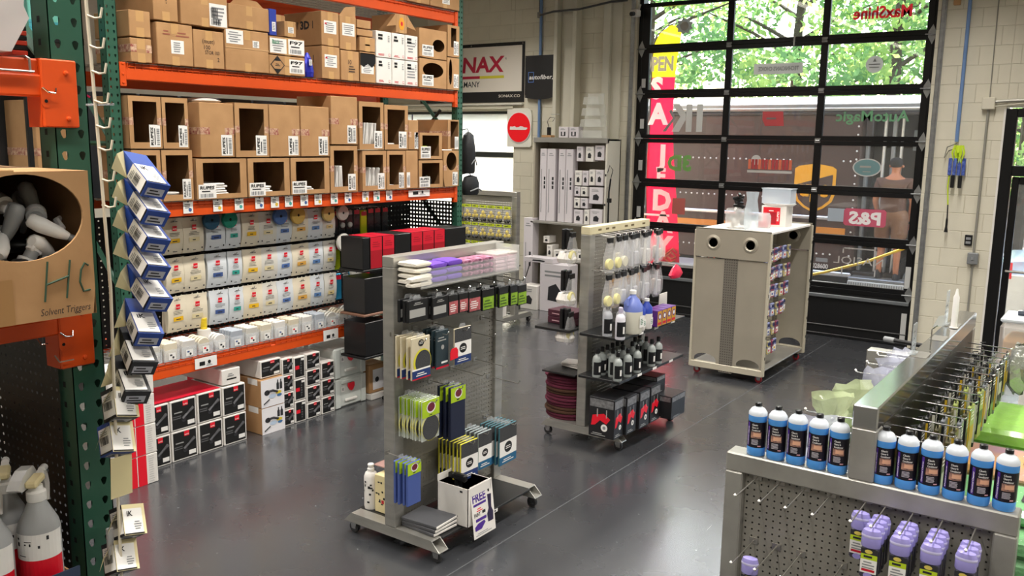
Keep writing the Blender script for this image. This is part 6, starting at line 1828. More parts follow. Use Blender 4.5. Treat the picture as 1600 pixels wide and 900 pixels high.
for r_, (z, rn) in enumerate(((1.405, 'upper'), (1.13, 'lower'))):
    for i, (y, shp, m) in enumerate(hooks_):
        hooks2(max(y, 5.80), z + 0.255)
        bagged(-3.10 + 0.02 * math.sin(i * 3), y, z, 0.105, 0.25, m if (r_ == 0 or i < 2) else grey_t, '%s clear bag from the left in the %s hook row' % (ORD[i], rn), shp if r_ == 0 or i < 2 else ('block', 'brush')[i % 2])
        if i > 1:
            bagged(-3.17, y + 0.02, z, 0.10, 0.25, m, 'clear bag behind the %s in the %s hook row' % (ORD[i], rn), ('block', 'brush')[i % 2])
t = thing('bagged_tool', 'magenta bag hanging at the right end of the hooks', 'bag', (-2.98, 6.52, 1.28))
MB().lathe([(0.07, 0), (0.10, 0.03), (0.06, 0.08), (0.01, 0.11)], mat('magenta_film', '#e0224a', 0.35, bump=0.6, bs=20), 10, (0, 0, 0), 0.35, 1.2).build('film', t, True)
MB().tube([(-0.2, 0, 0.12), (0.0, 0, 0.11)], 0.004, wire).build('hook', t)
# bags on the left hooks of the middle gondola (towards the aisle of the rack)
for i, (y, z, m) in enumerate(((5.80, 1.42, yel_foam), (5.80, 1.10, yel_foam), (5.80, 0.80, yel_foam))):
    t = bagged(-3.475, y - 0.09, z, 0.13, 0.24, m, 'yellow foam bag on the rack side, %s from above' % ORD[i], 'disc')
    for k in range(2):
        MB().cbox(-0.075 + 0.04 * k, -0.05 + 0.04 * k, -0.04, 0.03, 0.12, 0.28, black_pl, 0.004).build('brush', t)
        MB().lathe([(0.05, 0), (0.06, 0.03), (0.04, 0.08)], white_card, 12, (-0.065 + 0.04 * k, 0, 0.02)).build('wool', t)
# top shelf bottles
def trigger_bottle(x, y, z, lab, body, lab_m, cap=black_pl, r=0.036, h=0.17, grp='bottles on the middle gondola', liquid=None):
    t = thing('bottle', lab, 'bottle', (x, y, z), 0, grp)
    MB().lathe([(r * 0.95, 0), (r, 0.008), (r, h * 0.80), (r * 0.8, h * 0.93), (r * 0.42, h), (r * 0.40, h + 0.012)], body, 16).build('bottle', t, True)
    MB().lathe([(r * 0.46, h + 0.012), (r * 0.46, h + 0.045), (r * 0.3, h + 0.05)], cap, 12).build('cap', t, True)
    b = MB(); n = 16
    vs, fs = [], []
    for k in range(9):
        a = -PI * 0.5 - 0.2 + k * (PI * 0.75 / 8)
        for zz_ in (h * 0.12, h * 0.70):
            vs.append((r * 1.01 * math.cos(a), r * 1.01 * math.sin(a), zz_))
    fs = [(2 * k, 2 * k + 2, 2 * k + 3, 2 * k + 1) for k in range(8)]
    b.add(vs, fs, lab_m)
    a = -PI * 0.12
    p = Vector((r * 1.03 * math.cos(a), r * 1.03 * math.sin(a), h * 0.2)); rr = Vector((-math.sin(a), math.cos(a), 0))
    lines(b, p + rr * 0.014, Vector((0, 0, 1)), -rr, h * 0.42, 0.02, white, 1, 0.001, 3, 0.8)
    b.build('label', t)
    return t
clear_b = film('bottle_clear', '#d9dce2', 0.45, 0.1)
milky = mat('bottle_milky', '#d4d2da', 0.4)
greyb = mat('bottle_grey', '#9aa09e', 0.3)
lab_blk = mat('label_black', '#141519', 0.4)
zt = 0.926
for i, (x, y) in enumerate(((-3.12, 5.66), (-3.20, 5.80), (-3.06, 5.76), (-2.99, 5.62))):
    trigger_bottle(x, y, zt, 'bottle with black label on the upper shelf, %s from the left' % ORD[i], milky if i == 3 else clear_b, lab_blk, black_pl if i != 3 else mat('lilac_cap', '#b9b2c8', 0.4), 0.038, 0.19)
t = thing('jug', 'gallon jug with blue liquid top on the upper shelf', 'jug', (-3.03, 5.88, zt))
MB().lathe([(0.075, 0), (0.08, 0.012), (0.08, 0.17)], mat('jug_cream', '#d9d6c6', 0.35), 20).build('lower_body', t, True)
MB().lathe([(0.08, 0.17), (0.078, 0.21), (0.05, 0.26), (0.024, 0.285), (0.022, 0.30)], mat('jug_blue', '#6f7fc6', 0.3), 20).build('upper_body', t, True)
MB().lathe([(0.026, 0.30), (0.026, 0.325), (0.02, 0.33)], white, 14).build('cap', t, True)
MB().tube([(0.0, -0.04, 0.28), (0.0, -0.075, 0.27), (0.0, -0.085, 0.22)], 0.010, mat('jug_blue', '#6f7fc6'), 8).build('handle', t, True)
b = MB(); b.quad((0.0815, -0.03, 0.05), *XP, 0.07, 0.09, white, 0.0); lines(b, (0.082, -0.02, 0.07), *XP, 0.045, 0.05, mat('dk_green2', '#3a7a5a', 0.5), 4); b.build('label', t)
for i, (y, x) in enumerate(((6.00, -3.03), (6.10, -3.02))):
    t = thing('jug', 'white jug with dark blue top, %s of two' % ('left', 'right')[i], 'jug', (x, y, zt), 0, 'blue topped jugs')
    MB().lathe([(0.045, 0), (0.048, 0.01), (0.048, 0.12)], white_card, 18).build('lower_body', t, True)
    MB().lathe([(0.048, 0.12), (0.046, 0.17), (0.02, 0.20), (0.018, 0.215)], mat('jug_dark_blue', '#2f46a8', 0.3), 18).build('upper_body', t, True)
    MB().lathe([(0.02, 0.215), (0.02, 0.235)], white if i else black_pl, 12).build('cap', t, True)
    b = MB(); b.quad((0.0485, -0.02, 0.03), *XP, 0.04, 0.06, white); lines(b, (0.049, -0.015, 0.04), *XP, 0.03, 0.04, mat('dk_green2', '#3a7a5a'), 3); b.build('label', t)
for i in range(4):
    t = thing('purple_carton', 'purple and yellow small carton, %s of four on the upper shelf' % ORD[i], 'box', (-3.02, 6.215 + i * 0.085, zt), 0, 'purple cartons')
    MB().cbox(-0.06, 0.06, -0.04, 0.04, 0, 0.13, mat('carton_purple', '#5a2480', 0.45), 0.003).build('body', t)
    b = MB(); b.quad((0.06, -0.037, 0.004), *XP, 0.074, 0.12, mat('carton_gold', '#c9962e', 0.45), 0.001); b.disc((0.06, 0.0, 0.08), *XP, 0.026, mat('carton_purple', '#5a2480'), 0.002, 14); b.disc((0.06, 0.0, 0.08), *XP, 0.016, white, 0.003, 12); b.quad((0.06, -0.03, 0.015), *XP, 0.06, 0.02, red, 0.002); b.build('print', t)
sb = MB(); sb.box(-0.12, 0.0, -0.10, 0.10, 0, 0.004, white_card); sb.poly((0.0, 0, 0), *XP, [(-0.08, 0), (0.08, 0), (0.075, 0.20), (-0.07, 0.20)], white_card, 0, 0.004); sb.disc((0.0, -0.02, 0.07), *XP, 0.04, redbr, 0.002, 16, 0.03)
o = sb.build('shelf_card', None, False, (-3.12, 6.60, zt)); tag(o, 'white card with red spot at the far end of upper shelf', 'card')
# lower shelf bottles
LB = [(-3.02 - 0.085 * (i % 2), 5.66 + 0.078 * i) for i in range(6)] + [(-3.20, 5.66 + 0.08 * i) for i in range(6)] + [(-3.02, 6.22), (-3.02, 6.34), (-3.10, 6.28), (-3.16, 6.20), (-3.20, 6.36)]
proto = None
for i, (x, y) in enumerate(LB):
    lab = 'grey bottle with tall black label, %s in the %s of lower shelf' % ((ORD[i], 'front rank') if i < 6 else (ORD[i - 6], 'rear rank') if i < 12 else (ORD[i - 12], 'right cluster'))
    if proto is None:
        proto = trigger_bottle(x, y, 0.596, lab, greyb, lab_blk, black_pl, 0.034, 0.17)
    else:
        dup(proto, (x, y, 0.596), 0.1 * math.sin(i), lab)
# black polisher boxes on the base
def tool_box(x, y, z, w, h, d, lab, art):
    t = thing('tool_carton', lab, 'box', (x, y, z), 0, 'black tool cartons on the middle gondola')
    MB().cbox(-d / 2, d / 2, -w / 2, w / 2, 0, h, mat('tool_black', '#1d1d20', 0.4), 0.003).build('body', t)
    b = MB()
    for (o_, r_, u_, ww, X) in (((d / 2, -w / 2, 0), XP[0], XP[1], w, 0), ((-d / 2, -w / 2, 0), YM[0], YM[1], d, 0)):
        o_ = Vector(o_)
        b.quad(o_ + r_ * ww * 0.04 + u_ * h * 0.76, r_, u_, ww * 0.92, h * 0.2, mat('tool_silver', '#8e8e90', 0.4, 0.3, var=0.5, vs=40), 0.001)
        if art:
            b.poly(o_ + r_ * ww * 0.5 + u_ * h * 0.40, r_, u_, [(-ww * 0.4, -h * 0.12), (-ww * 0.35, h * 0.14), (ww * 0.1, h * 0.22), (ww * 0.35, h * 0.10), (ww * 0.2, -h * 0.04), (-ww * 0.05, h * 0.04), (-ww * 0.25, -h * 0.1)], redbr, 0.0012)
            b.disc(o_ + r_ * ww * 0.62 + u_ * h * 0.26, r_, u_, ww * 0.13, white, 0.0016, 16); b.disc(o_ + r_ * ww * 0.62 + u_ * h * 0.26, r_, u_, ww * 0.06, grey_pl, 0.002, 12)
            for k in (0.32, 0.68):
                b.quad(o_ + r_ * ww * k + u_ * h * 0.52, r_, u_, ww * 0.04, h * 0.2, silver_pk, 0.0014)
        lines(b, o_ + r_ * ww * 0.1 + u_ * h * 0.04, r_, u_, ww * 0.6, h * 0.08, silver_pk, 2, 0.0014)
    b.build('print', t)
tool_box(-3.12, 5.69, 0.140, 0.15, 0.31, 0.22, 'black tool carton with red picture, left on the base', True)
tool_box(-3.11, 5.855, 0.140, 0.16, 0.30, 0.24, 'black tool carton with red picture, second on the base', True)
tool_box(-3.10, 6.045, 0.140, 0.17, 0.30, 0.25, 'black tool carton with red picture, third on the base', True)
tool_box(-3.10, 6.235, 0.140, 0.17, 0.30, 0.25, 'black tool carton with red picture, fourth on the base', True)
tool_box(-3.02, 6.47, 0.140, 0.26, 0.19, 0.28, 'low black tool carton at the right end of the base', False)
tool_box(-3.12, 6.42, 0.332, 0.16, 0.14, 0.2, 'small dark carton stacked on the low tool carton', False)
b = MB(); b.disc((0.141, -0.08, 0.08), *XP, 0.035, mat('tool_gold', '#b8963c', 0.4), 0.002, 14); b.disc((0.141, -0.08, 0.12), *XP, 0.018, mat('skin', '#b5734f'), 0.003, 12)
# maroon scouring discs on the left base
mar = mat('maroon_fibre', '#5c1c32', 0.95, bump=0.8, bs=90)
mar2 = mat('brown_fibre', '#4a2f20', 0.95, bump=0.8, bs=90)
proto = {}
for i in range(14):
    m = mar if i not in (2, 3, 8, 9) else mar2
    if m not in proto:
        o = MB().lathe([(0.20, 0), (0.208, 0.008), (0.208, 0.018), (0.20, 0.0245), (0.03, 0.0245)], m, 32).build('scouring_disc', None, True)
        proto[m] = o
    else:
        o = proto[m].copy(); COL.objects.link(o)
    o.location = (-3.62 + 0.006 * math.sin(i * 2.3), 5.99 + 0.008 * math.cos(i * 1.7), 0.139 + i * 0.0255)
    tag(o, '%s scouring disc, %s from below in the stack' % ('maroon' if m is mar else 'brown', ORD[i]), 'disc', 'scouring discs')
MB().cbox(-0.36, -0.05, -0.02, 0.42, 0.53, 0.545, shelf_b, 0.003).build('side_shelf', g2)
for i in range(3):
    o = MB().cbox(-0.12, 0.12, -0.07, 0.07, 0, 0.014, pouch_w, 0.005).build('flat_pack', None, False, (-3.56, 5.98, 0.547 + 0.0155 * i), (0, 0, 0.2 * i - 0.2))
    tag(o, 'white flat pack on the left side shelf, %s from below' % ORD[i], 'pack', 'flat packs')
for i in range(2):
    t = thing('dark_carton', 'dark plum flat carton on the rack side shelf, %s' % ('lower', 'upper')[i], 'box', (-3.60, 5.88, 0.927 + 0.056 * i), -0.1, 'plum cartons')
    MB().cbox(-0.13, 0.13, -0.10, 0.10, 0, 0.053, mat('plum', '#4a2030', 0.4), 0.003).build('body', t)
    b = MB(); lines(b, (-0.10, -0.10, 0.014), *YM, 0.12, 0.02, mat('plum_gold', '#c9a0a8', 0.4), 1); b.build('print', t)

# ---------------------------------------------------------------- third: wide beige trolley with portholes
pan = mat('beige_metal', '#b5ae9e', 0.38, 0.35, var=0.1, vs=3)
t3 = thing('panel_trolley', 'beige metal trolley with two portholes and red casters', 'trolley', (-3.215, 8.33, 0))
HW = 0.385
def end_panel(y, back):
    b = MB()
    # lower sheet with arched cut-outs, split around the perforated strip
    for x0, x1 in ((-HW, -0.07), (0.07, HW)):
        c = (x0 + x1) / 2
        pts = [(x0, 0.12), (c - 0.12, 0.12)] + [(c - 0.12 * math.cos(PI * k / 10), 0.17 + 0.06 * math.sin(PI * k / 10)) for k in range(11)] + [(c + 0.12, 0.12), (x1, 0.12), (x1, 1.22), (x0, 1.22)]
        b.poly((0, y, 0), *YM, pts, pan, 0, 0.012)
    p = b.build('panel', t3)
    # header with two portholes
    b = MB()
    n = 24
    for x0, x1 in ((-HW, 0.0), (0.0, HW)):
        cx, cz, r = (x0 + x1) / 2, 1.38, 0.045
        out, inn = [], []
        for k in range(n):
            th = 2 * PI * (k + 0.5) / n
            c, s = math.cos(th), math.sin(th)
            L = min(((x1 - x0) / 2) / abs(c), (0.14 if s > 0 else 0.14) / abs(s) if abs(s) > 1e-6 else 9)
            out.append((cx + c * L, y - 0.015, cz + s * L)); inn.append((cx + c * r, y - 0.015, cz + s * r))
        back_ = [(a, y + 0.02, c) for a, _, c in inn]
        b.add(out + inn + back_, [(k, (k + 1) % n, n + (k + 1) % n, n + k) for k in range(n)] + [(n + k, n + (k + 1) % n, 2 * n + (k + 1) % n, 2 * n + k) for k in range(n)], pan)
        for cxx, czz in ((x0, 1.24), (x1, 1.24), (x1, 1.52), (x0, 1.52)):
            near = sorted(range(n), key=lambda k: (out[k][0] - cxx) ** 2 + (out[k][2] - czz) ** 2)[:2]
            b.add([out[near[0]], (cxx, y - 0.015, czz), out[near[1]]], [(0, 1, 2)], pan)
    b.box(-HW, HW, y + 0.018, y + 0.022, 1.24, 1.52, pan)
    b.box(-HW, HW, y - 0.015, y + 0.022, 1.515, 1.523, pan); b.box(-HW, HW, y - 0.015, y + 0.022, 1.232, 1.24, pan)
    h = b.build('header', t3)
    for cx in (-HW / 2, HW / 2):
        MB().lathe([(0.045, -0.014), (0.056, -0.026), (0.078, -0.018), (0.08, -0.014)], pan, 24, (cx, y, 1.38), axis='y').build('porthole_ring', h, True)
        MB().lathe([(0.043, 0.0), (0.043, 0.004)], hole, 20, (cx, y + 0.012, 1.38), axis='y').build('porthole_dark', h)
    b = MB(); punched(b, (-0.07, y - 0.006, 0.06), (1, 0, 0), (0, 0, 1), 0.14, 1.17, 6, 46, 0.0065, mat('perforated_grey', '#8a857b', 0.45, 0.4), 6); b.build('perforated_strip', t3)
    MB().box(-0.07, 0.07, y + 0.004, y + 0.008, 0.12, 1.23, mat('strip_back', '#5d5850', 0.6)).build('strip_backing', t3)
    MB().cbox(-HW, HW, y - 0.01, y + 0.05, 0.075, 0.14, mat('ivory_metal', '#c9c2ae', 0.4, 0.2), 0.004).build('base_rail', t3)
end_panel(0.0, False)
end_panel(1.30, True)
for x in (-HW, HW):
    for y in (0.0, 1.30):
        b = MB().cbox(x - 0.012, x + 0.012, y - 0.012, y + 0.03, 0.08, 1.50, mat('ivory_metal', '#c9c2ae'), 0.003)
        for k in range(6):
            b.box(x + 0.012, x + 0.0135, y + 0.0, y + 0.018, 0.25 + k * 0.21, 0.28 + k * 0.21, hole)
        b.build('edge_post', t3)
MB().cbox(-HW + 0.01, HW - 0.01, 0.03, 1.28, 0.115, 0.13, steel, 0.003).build('deck', t3)
MB().cbox(-HW + 0.01, HW - 0.01, 0.02, 1.29, 1.49, 1.512, white_card, 0.003).build('top_board', t3)
MB().cbox(-0.02, 0.02, 0.03, 1.28, 0.13, 1.49, pan, 0.002).build('centre_panel', t3)
redc = mat('caster_red', '#8e1a24', 0.45)
for x in (-0.33, 0.33):
    for y in (0.06, 1.24):
        caster(t3, x, y, redc, 0.036)
# blue packets on the right side of the trolley
pk_m = [mat('packet_blue', '#2b3f9e', 0.35, var=0.8, vs=30, col2='#c9cde0'), mat('packet_mixed', '#3a4a8c', 0.35, var=0.9, vs=35, col2='#d8c86a'), mat('packet_dark', '#232a55', 0.35, var=0.7, vs=40, col2='#b04a5a')]
cols_ = [8.44, 8.53, 8.62, 8.71, 8.80, 8.89, 8.98, 9.07]
for r_ in range(6):
    z = 1.20 - r_ * 0.19
    for c_, y in enumerate(cols_[:8 - (r_ > 3) * 3]):
        t = thing('packet', 'small blue packet, row %s from above, %s from the near end' % (ORD[r_], ORD[c_]), 'packet', (-2.90 + 0.02 * math.sin(r_ + c_), y, z), 0.1 * math.sin(c_ * 3 + r_), 'blue packets on the panel trolley')
        MB().cbox(-0.012, 0.012, -0.04, 0.04, 0, 0.135, pk_m[(r_ + c_) % 3], 0.005).build('body', t)
        b = MB(); b.quad((0.012, -0.032, 0.02), *XP, 0.064, 0.05, white, 0.001); b.quad((0.012, -0.032, 0.09), *XP, 0.064, 0.03, mat('packet_navy', '#1c2760', 0.4), 0.001); b.quad((0.012, -0.02, 0.03), *XP, 0.03, 0.02, (red, blue, cy_)[(r_ * 2 + c_) % 3], 0.0015); b.build('print', t)
        b = MB(); b.tube([(-0.29, 0, 0.13), (0.02, 0, 0.128)], 0.003, wire, 5); b.build('peg', t)
# things on top of the trolley
ztop = 1.513
t = thing('clear_jar', 'large clear jar of black and white parts on the trolley', 'jar', (-3.28, 8.62, ztop))
MB().lathe([(0.12, 0), (0.13, 0.01), (0.13, 0.17), (0.115, 0.20)], film('jar_film', '#dadad8', 0.38, 0.08), 20).build('shell', t, True)
q = random.Random(12)
for i in range(14):
    a = q.uniform(0, 6.28); r = q.uniform(0.02, 0.085)
    MB().lathe([(0.02, 0), (0.028, 0.02), (0.015, 0.045)], (white_card, pouch_w, grey_pl)[i % 3], 8, (r * math.cos(a), r * math.sin(a), 0.01 + 0.012 * i)).build('part', t, True)
t = thing('plastic_bag', 'clear crinkled bag standing right of the jar on trolley', 'bag', (-3.10, 8.50, ztop))
MB().lathe([(0.07, 0), (0.085, 0.05), (0.08, 0.2), (0.06, 0.30), (0.075, 0.38)], film('bag_film2', '#d9e6ee', 0.42, 0.1, 0.8), 10, (0, 0, 0), 0.9, 0.5).build('film', t, True)
t = thing('trigger_heap', 'black spray triggers piled on top of the clear jar', 'trigger', (-3.28, 8.62, ztop + 0.20))
for i in range(5):
    a = i * 1.3
    c = MB(); c.cbox(-0.06, 0.06, -0.015, 0.015, 0.01 + 0.028 * i, 0.04 + 0.028 * i, black_pl, 0.006); c.cbox(0.03, 0.045, -0.01, 0.01, -0.0 + 0.028 * i, 0.02 + 0.028 * i, black_pl, 0.003)
    o = c.build('trigger', t); o.rotation_euler = (0, 0.1, a)
t = thing('product_carton', 'white and red carton carrying a white tray on trolley', 'box', (-3.06, 9.15, ztop))
MB().cbox(-0.13, 0.13, -0.11, 0.11, 0, 0.215, white_card, 0.004).build('body', t)
b = MB(); b.quad((-0.11, -0.11, 0.02), *YM, 0.18, 0.18, redbr, 0.001); b.quad((-0.07, -0.11, 0.03), *YM, 0.10, 0.12, mat('deep_red', '#a80f22'), 0.0016); lines(b, (-0.06, -0.11, 0.155), *YM, 0.08, 0.02, white, 1, 0.002); b.text('RUPES', (0.058, -0.11, 0.06), Vector((0, 0, 1)), Vector((-1, 0, 0)), 0.02, white, 0.002, 0.02, 'l', 0.10); b.build('print', t)
t = thing('tray', 'white plastic tray lying on the white and red carton', 'tray', (-3.04, 9.15, ztop + 0.2165))
b = MB(); b.lathe([(0.15, 0), (0.17, 0.015), (0.175, 0.02), (0.165, 0.016), (0.14, 0.004)], white, 20, (0, 0, 0), 1.0, 0.8); b.build('tray', t, True)
t = thing('clear_box', 'pale blue clear box on the white tray, topmost on trolley', 'box', (-3.05, 9.15, ztop + 0.238))
b = MB(); b.box(-0.15, 0.15, -0.09, 0.09, 0, 0.15, film('pale_blue_film', '#dfeaf6', 0.55, 0.1)); b.build('shell', t)
MB().cbox(-0.13, 0.0, -0.07, 0.07, 0.002, 0.06, white_card).build('content', t)
MB().cbox(-0.16, 0.16, -0.095, 0.095, 0.15, 0.158, film('pale_blue_lid', '#e6eef6', 0.6, 0.1), 0.002).build('lid', t)
t = thing('clear_box', 'round clear tub with red lid lettering beside the carton', 'tub', (-3.10, 8.86, ztop))
MB().lathe([(0.07, 0), (0.075, 0.01), (0.075, 0.12), (0.06, 0.15)], film('tub_film', '#e2e6e8', 0.45, 0.1), 16).build('shell', t, True)
MB().lathe([(0.05, 0.01), (0.05, 0.06)], red, 14).build('content', t, True)
# dark cloth hanging on the far side
t = thing('dark_jacket', 'dark cloth hanging on the left side of the trolley', 'cloth', (-3.66, 8.62, 0.62))
b = MB(); vs, fs = [], []
for j in range(9):
    for i in range(9):
        vs.append((0.03 * math.sin(i * 1.3 + j * 0.5), -0.12 + 0.03 * i, 0.07 * j))
for j in range(8):
    for i in range(8):
        k = j * 9 + i; fs.append((k, k + 1, k + 10, k + 9))
b.add(vs, fs, mat('dark_cloth', '#2b2d2c', 0.9)); o = b.build('cloth', t, True)
md = o.modifiers.new('thick', 'SOLIDIFY'); md.thickness = 0.006
MB().tube([(0.06, 0, 0.57), (0.0, 0, 0.56)], 0.008, wire).build('peg', t)
# ================================================================ gondola at the lower right
pol = mat('polished_steel', '#c9cbcc', 0.14, 0.95, var=0.1, vs=3)
galv = mat('dull_steel', '#aeaca5', 0.38, 0.55, var=0.3, vs=5, bump=0.03, bs=40)
g4 = thing('steel_gondola', 'long steel gondola with T-shaped ends at lower right', 'gondola', (-0.66, 3.0, 0))
XL, XRr = -0.475, 0.475
for y in (0.0, 2.06):
    MB().cbox(XL, XRr, y, y + 0.085, 1.165, 1.236, galv, 0.005).build('cross_bar', g4)
    for x0 in (XL, XRr - 0.066):
        MB().cbox(x0, x0 + 0.066, y, y + 0.085, 0.10, 1.165, galv, 0.005).build('stile', g4)
    MB().cbox(-0.042, 0.042, y, y + 0.085, 1.236, 1.42, galv, 0.005).build('post', g4)
    MB().cbox(XL, XRr, y, y + 0.085, 0.07, 0.14, galv, 0.005).build('bottom_bar', g4)
    for x in (XL + 0.05, XRr - 0.05):
        caster(g4, x, y + 0.042, tyre_g)
MB().cbox(-0.042, 0.042, 0.0, 2.145, 1.42, 1.50, pol, 0.005).build('top_beam', g4)
b = MB(); punched(b, (XL + 0.066, 0.03, 0.14), (1, 0, 0), (0, 0, 1), XRr - XL - 0.132, 1.025, 32, 40, 0.0038, mat('perforated_steel', '#98958c', 0.42, 0.45, var=0.2, vs=3), 6); b.build('peg_panel', g4)
MB().cbox(XL + 0.066, XRr - 0.066, 0.055, 0.06, 0.14, 1.165, mat('panel_backing', '#4c4a45', 0.6)).build('panel_backing', g4)
MB().cbox(0.036, 0.042, 0.085, 2.06, 0.15, 1.42, black_pl, 0.001).build('side_panel', g4)
MB().cbox(-0.042, -0.036, 0.085, 2.06, 0.15, 1.42, steel_d, 0.001).build('side_panel', g4)
# slots on top of the beam with sign holders
for y, two in ((0.85, 1), (1.25, 0), (1.62, 1)):
    MB().cbox(-0.03, 0.03, y, y + 0.12, 1.4995, 1.502, mat('slot_shadow', '#6a675f', 0.5), 0.0005).build('slot_plate', g4)
acry = film('acrylic_sign', '#cfd6d8', 0.35, 0.06)
for i, (y, h, m, lab) in enumerate(((3.90, 0.13, acry, 'clear acrylic sign holder, nearest on the steel beam'), (4.66, 0.17, acry, 'clear acrylic sign holder, farthest on the steel beam'))):
    t = thing('sign_holder', lab, 'holder', (-0.69, y, 1.503))
    MB().cbox(-0.015, 0.015, -0.03, 0.03, 0, 0.008, acry, 0.001).build('base', t)
    MB().cbox(-0.003, 0.003, -0.03, 0.03, 0.008, h, acry, 0.0005).build('plate', t)
    for z in (0.03, 0.06, 0.09):
        MB().box(-0.004, -0.003, -0.025, 0.025, z, z + 0.006, ink).build('print', t)
t = thing('white_pen', 'white tube standing upright on the steel beam', 'tube', (-0.645, 4.60, 1.503))
MB().lathe([(0.013, 0), (0.014, 0.01), (0.014, 0.15), (0.008, 0.165), (0.004, 0.19)], white, 12).build('body', t, True)
MB().lathe([(0.020, 0), (0.020, 0.004)], white_card, 12).build('foot', t)
t = thing('clip_holder', 'chrome clip with clear card near first sign holder', 'clip', (-0.645, 4.02, 1.503))
MB().tube([(0, 0, 0), (0, 0, 0.09), (0.02, 0, 0.11)], 0.003, chrome, 6).build('stem', t)
MB().poly((0.02, 0, 0.10), *YM, [(-0.02, 0), (0.025, 0.01), (0.03, 0.06), (0.0, 0.05)], acry, 0, 0.001).build('card', t)
# blue bottles on the cross bar
blue_liq = mat('bottle_blue', '#4f97e0', 0.25, coat=0.4)
frostw = mat('bottle_frost', '#c9cfd6', 0.3)
lab_n = mat('label_night', '#15121c', 0.35)
def blue_bottle(x, y, z, lab, turn=0.0):
    t = thing('squeeze_bottle', lab, 'bottle', (x, y, z), turn, 'blue cleaner bottles')
    r = 0.0335
    MB().lathe([(r * 0.93, 0), (r, 0.006), (r, 0.030), (r * 0.985, 0.032), (r * 0.985, 0.128), (r, 0.130), (r, 0.150)], blue_liq, 22).build('body', t, True)
    MB().lathe([(r, 0.150), (r * 0.98, 0.160), (r * 0.72, 0.173), (r * 0.40, 0.179), (r * 0.38, 0.182)], frostw, 22).build('shoulder', t, True)
    MB().lathe([(0.0125, 0.182), (0.0125, 0.194), (0.010, 0.196)], black_pl, 14).build('cap', t, True)
    b = MB(); R_ = r * 0.998
    def wrap(a0, a1, z0, z1, m, rr, n=10):
        vs, fs = [], []
        for k in range(n + 1):
            a = a0 + (a1 - a0) * k / n
            vs += [(rr * math.cos(a), rr * math.sin(a), z0), (rr * math.cos(a), rr * math.sin(a), z1)]
        fs = [(2 * k, 2 * k + 2, 2 * k + 3, 2 * k + 1) for k in range(n)]
        b.add(vs, fs, m)
    wrap(-PI, PI, 0.032, 0.128, lab_n, R_, 24)
    fa = -PI / 2
    wrap(fa - 0.62, fa + 0.52, 0.068, 0.092, mat('label_tan', '#b98a72', 0.4, var=0.6, vs=60, col2='#4c3a4a'), R_ + 0.0005)
    wrap(fa - 0.35, fa + 0.45, 0.074, 0.088, mat('label_peach', '#dca98a', 0.4), R_ + 0.0008)
    wrap(fa - 1.15, fa - 0.85, 0.036, 0.124, purple, R_ + 0.0005, 4)
    def wtext(s, a, z, h, w, m, up=False):
        vs, fs, x0, x1, y0, y1 = text2d(s, 0.02)
        k = h / 0.69; kx = w / (x1 - x0)
        out = []
        for v in vs:
            u_, v_ = (v.x - x0) * kx, v.y * k
            if up:
                u_, v_ = -v_, u_
            an = a + u_ / R_
            out.append(((R_ + 0.001) * math.cos(an), (R_ + 0.001) * math.sin(an), z + v_))
        b.add(out, fs, m)
    wtext('Classic', fa - 0.52, 0.115, 0.0062, 0.020, white)
    wtext('Cleaner &', fa - 0.52, 0.105, 0.0062, 0.022, white)
    wtext('Conditioner', fa - 0.52, 0.095, 0.0062, 0.030, white)
    for k in range(5):
        wrap(fa - 0.52, fa + 0.15 + 0.05 * (k % 2), 0.044 + k * 0.0042, 0.0462 + k * 0.0042, mat('label_small', '#b9b4bc', 0.5), R_ + 0.0008, 4)
    wrap(fa + 0.15, fa + 0.5, 0.037, 0.041, mat('label_pinkish', '#d8a0a8', 0.5), R_ + 0.0008, 3)
    wtext('Chemical Cleaner', fa - 0.92, 0.040, 0.005, 0.070, white, True)
    b.build('label', t)
    return t
proto = None
for i, x in enumerate((-1.038, -0.964, -0.892, -0.818, -0.746, -0.597, -0.525, -0.452, -0.379, -0.306, -0.234)):
    side = ('left', i) if i < 5 else ('right', i - 5)
    lab = 'blue bottle with black label %s of the post, %s from the left' % (side[0], ORD[side[1]])
    tw_ = (0.30, 0.30, 0.22, 0.22, 0.28, 0.40, 0.30, 0.36, 0.22, 0.45, 0.36)[i]
    if proto is None:
        proto = blue_bottle(x, 3.04, 1.237, lab, tw_)
    else:
        dup(proto, (x, 3.04, 1.237), tw_, lab)
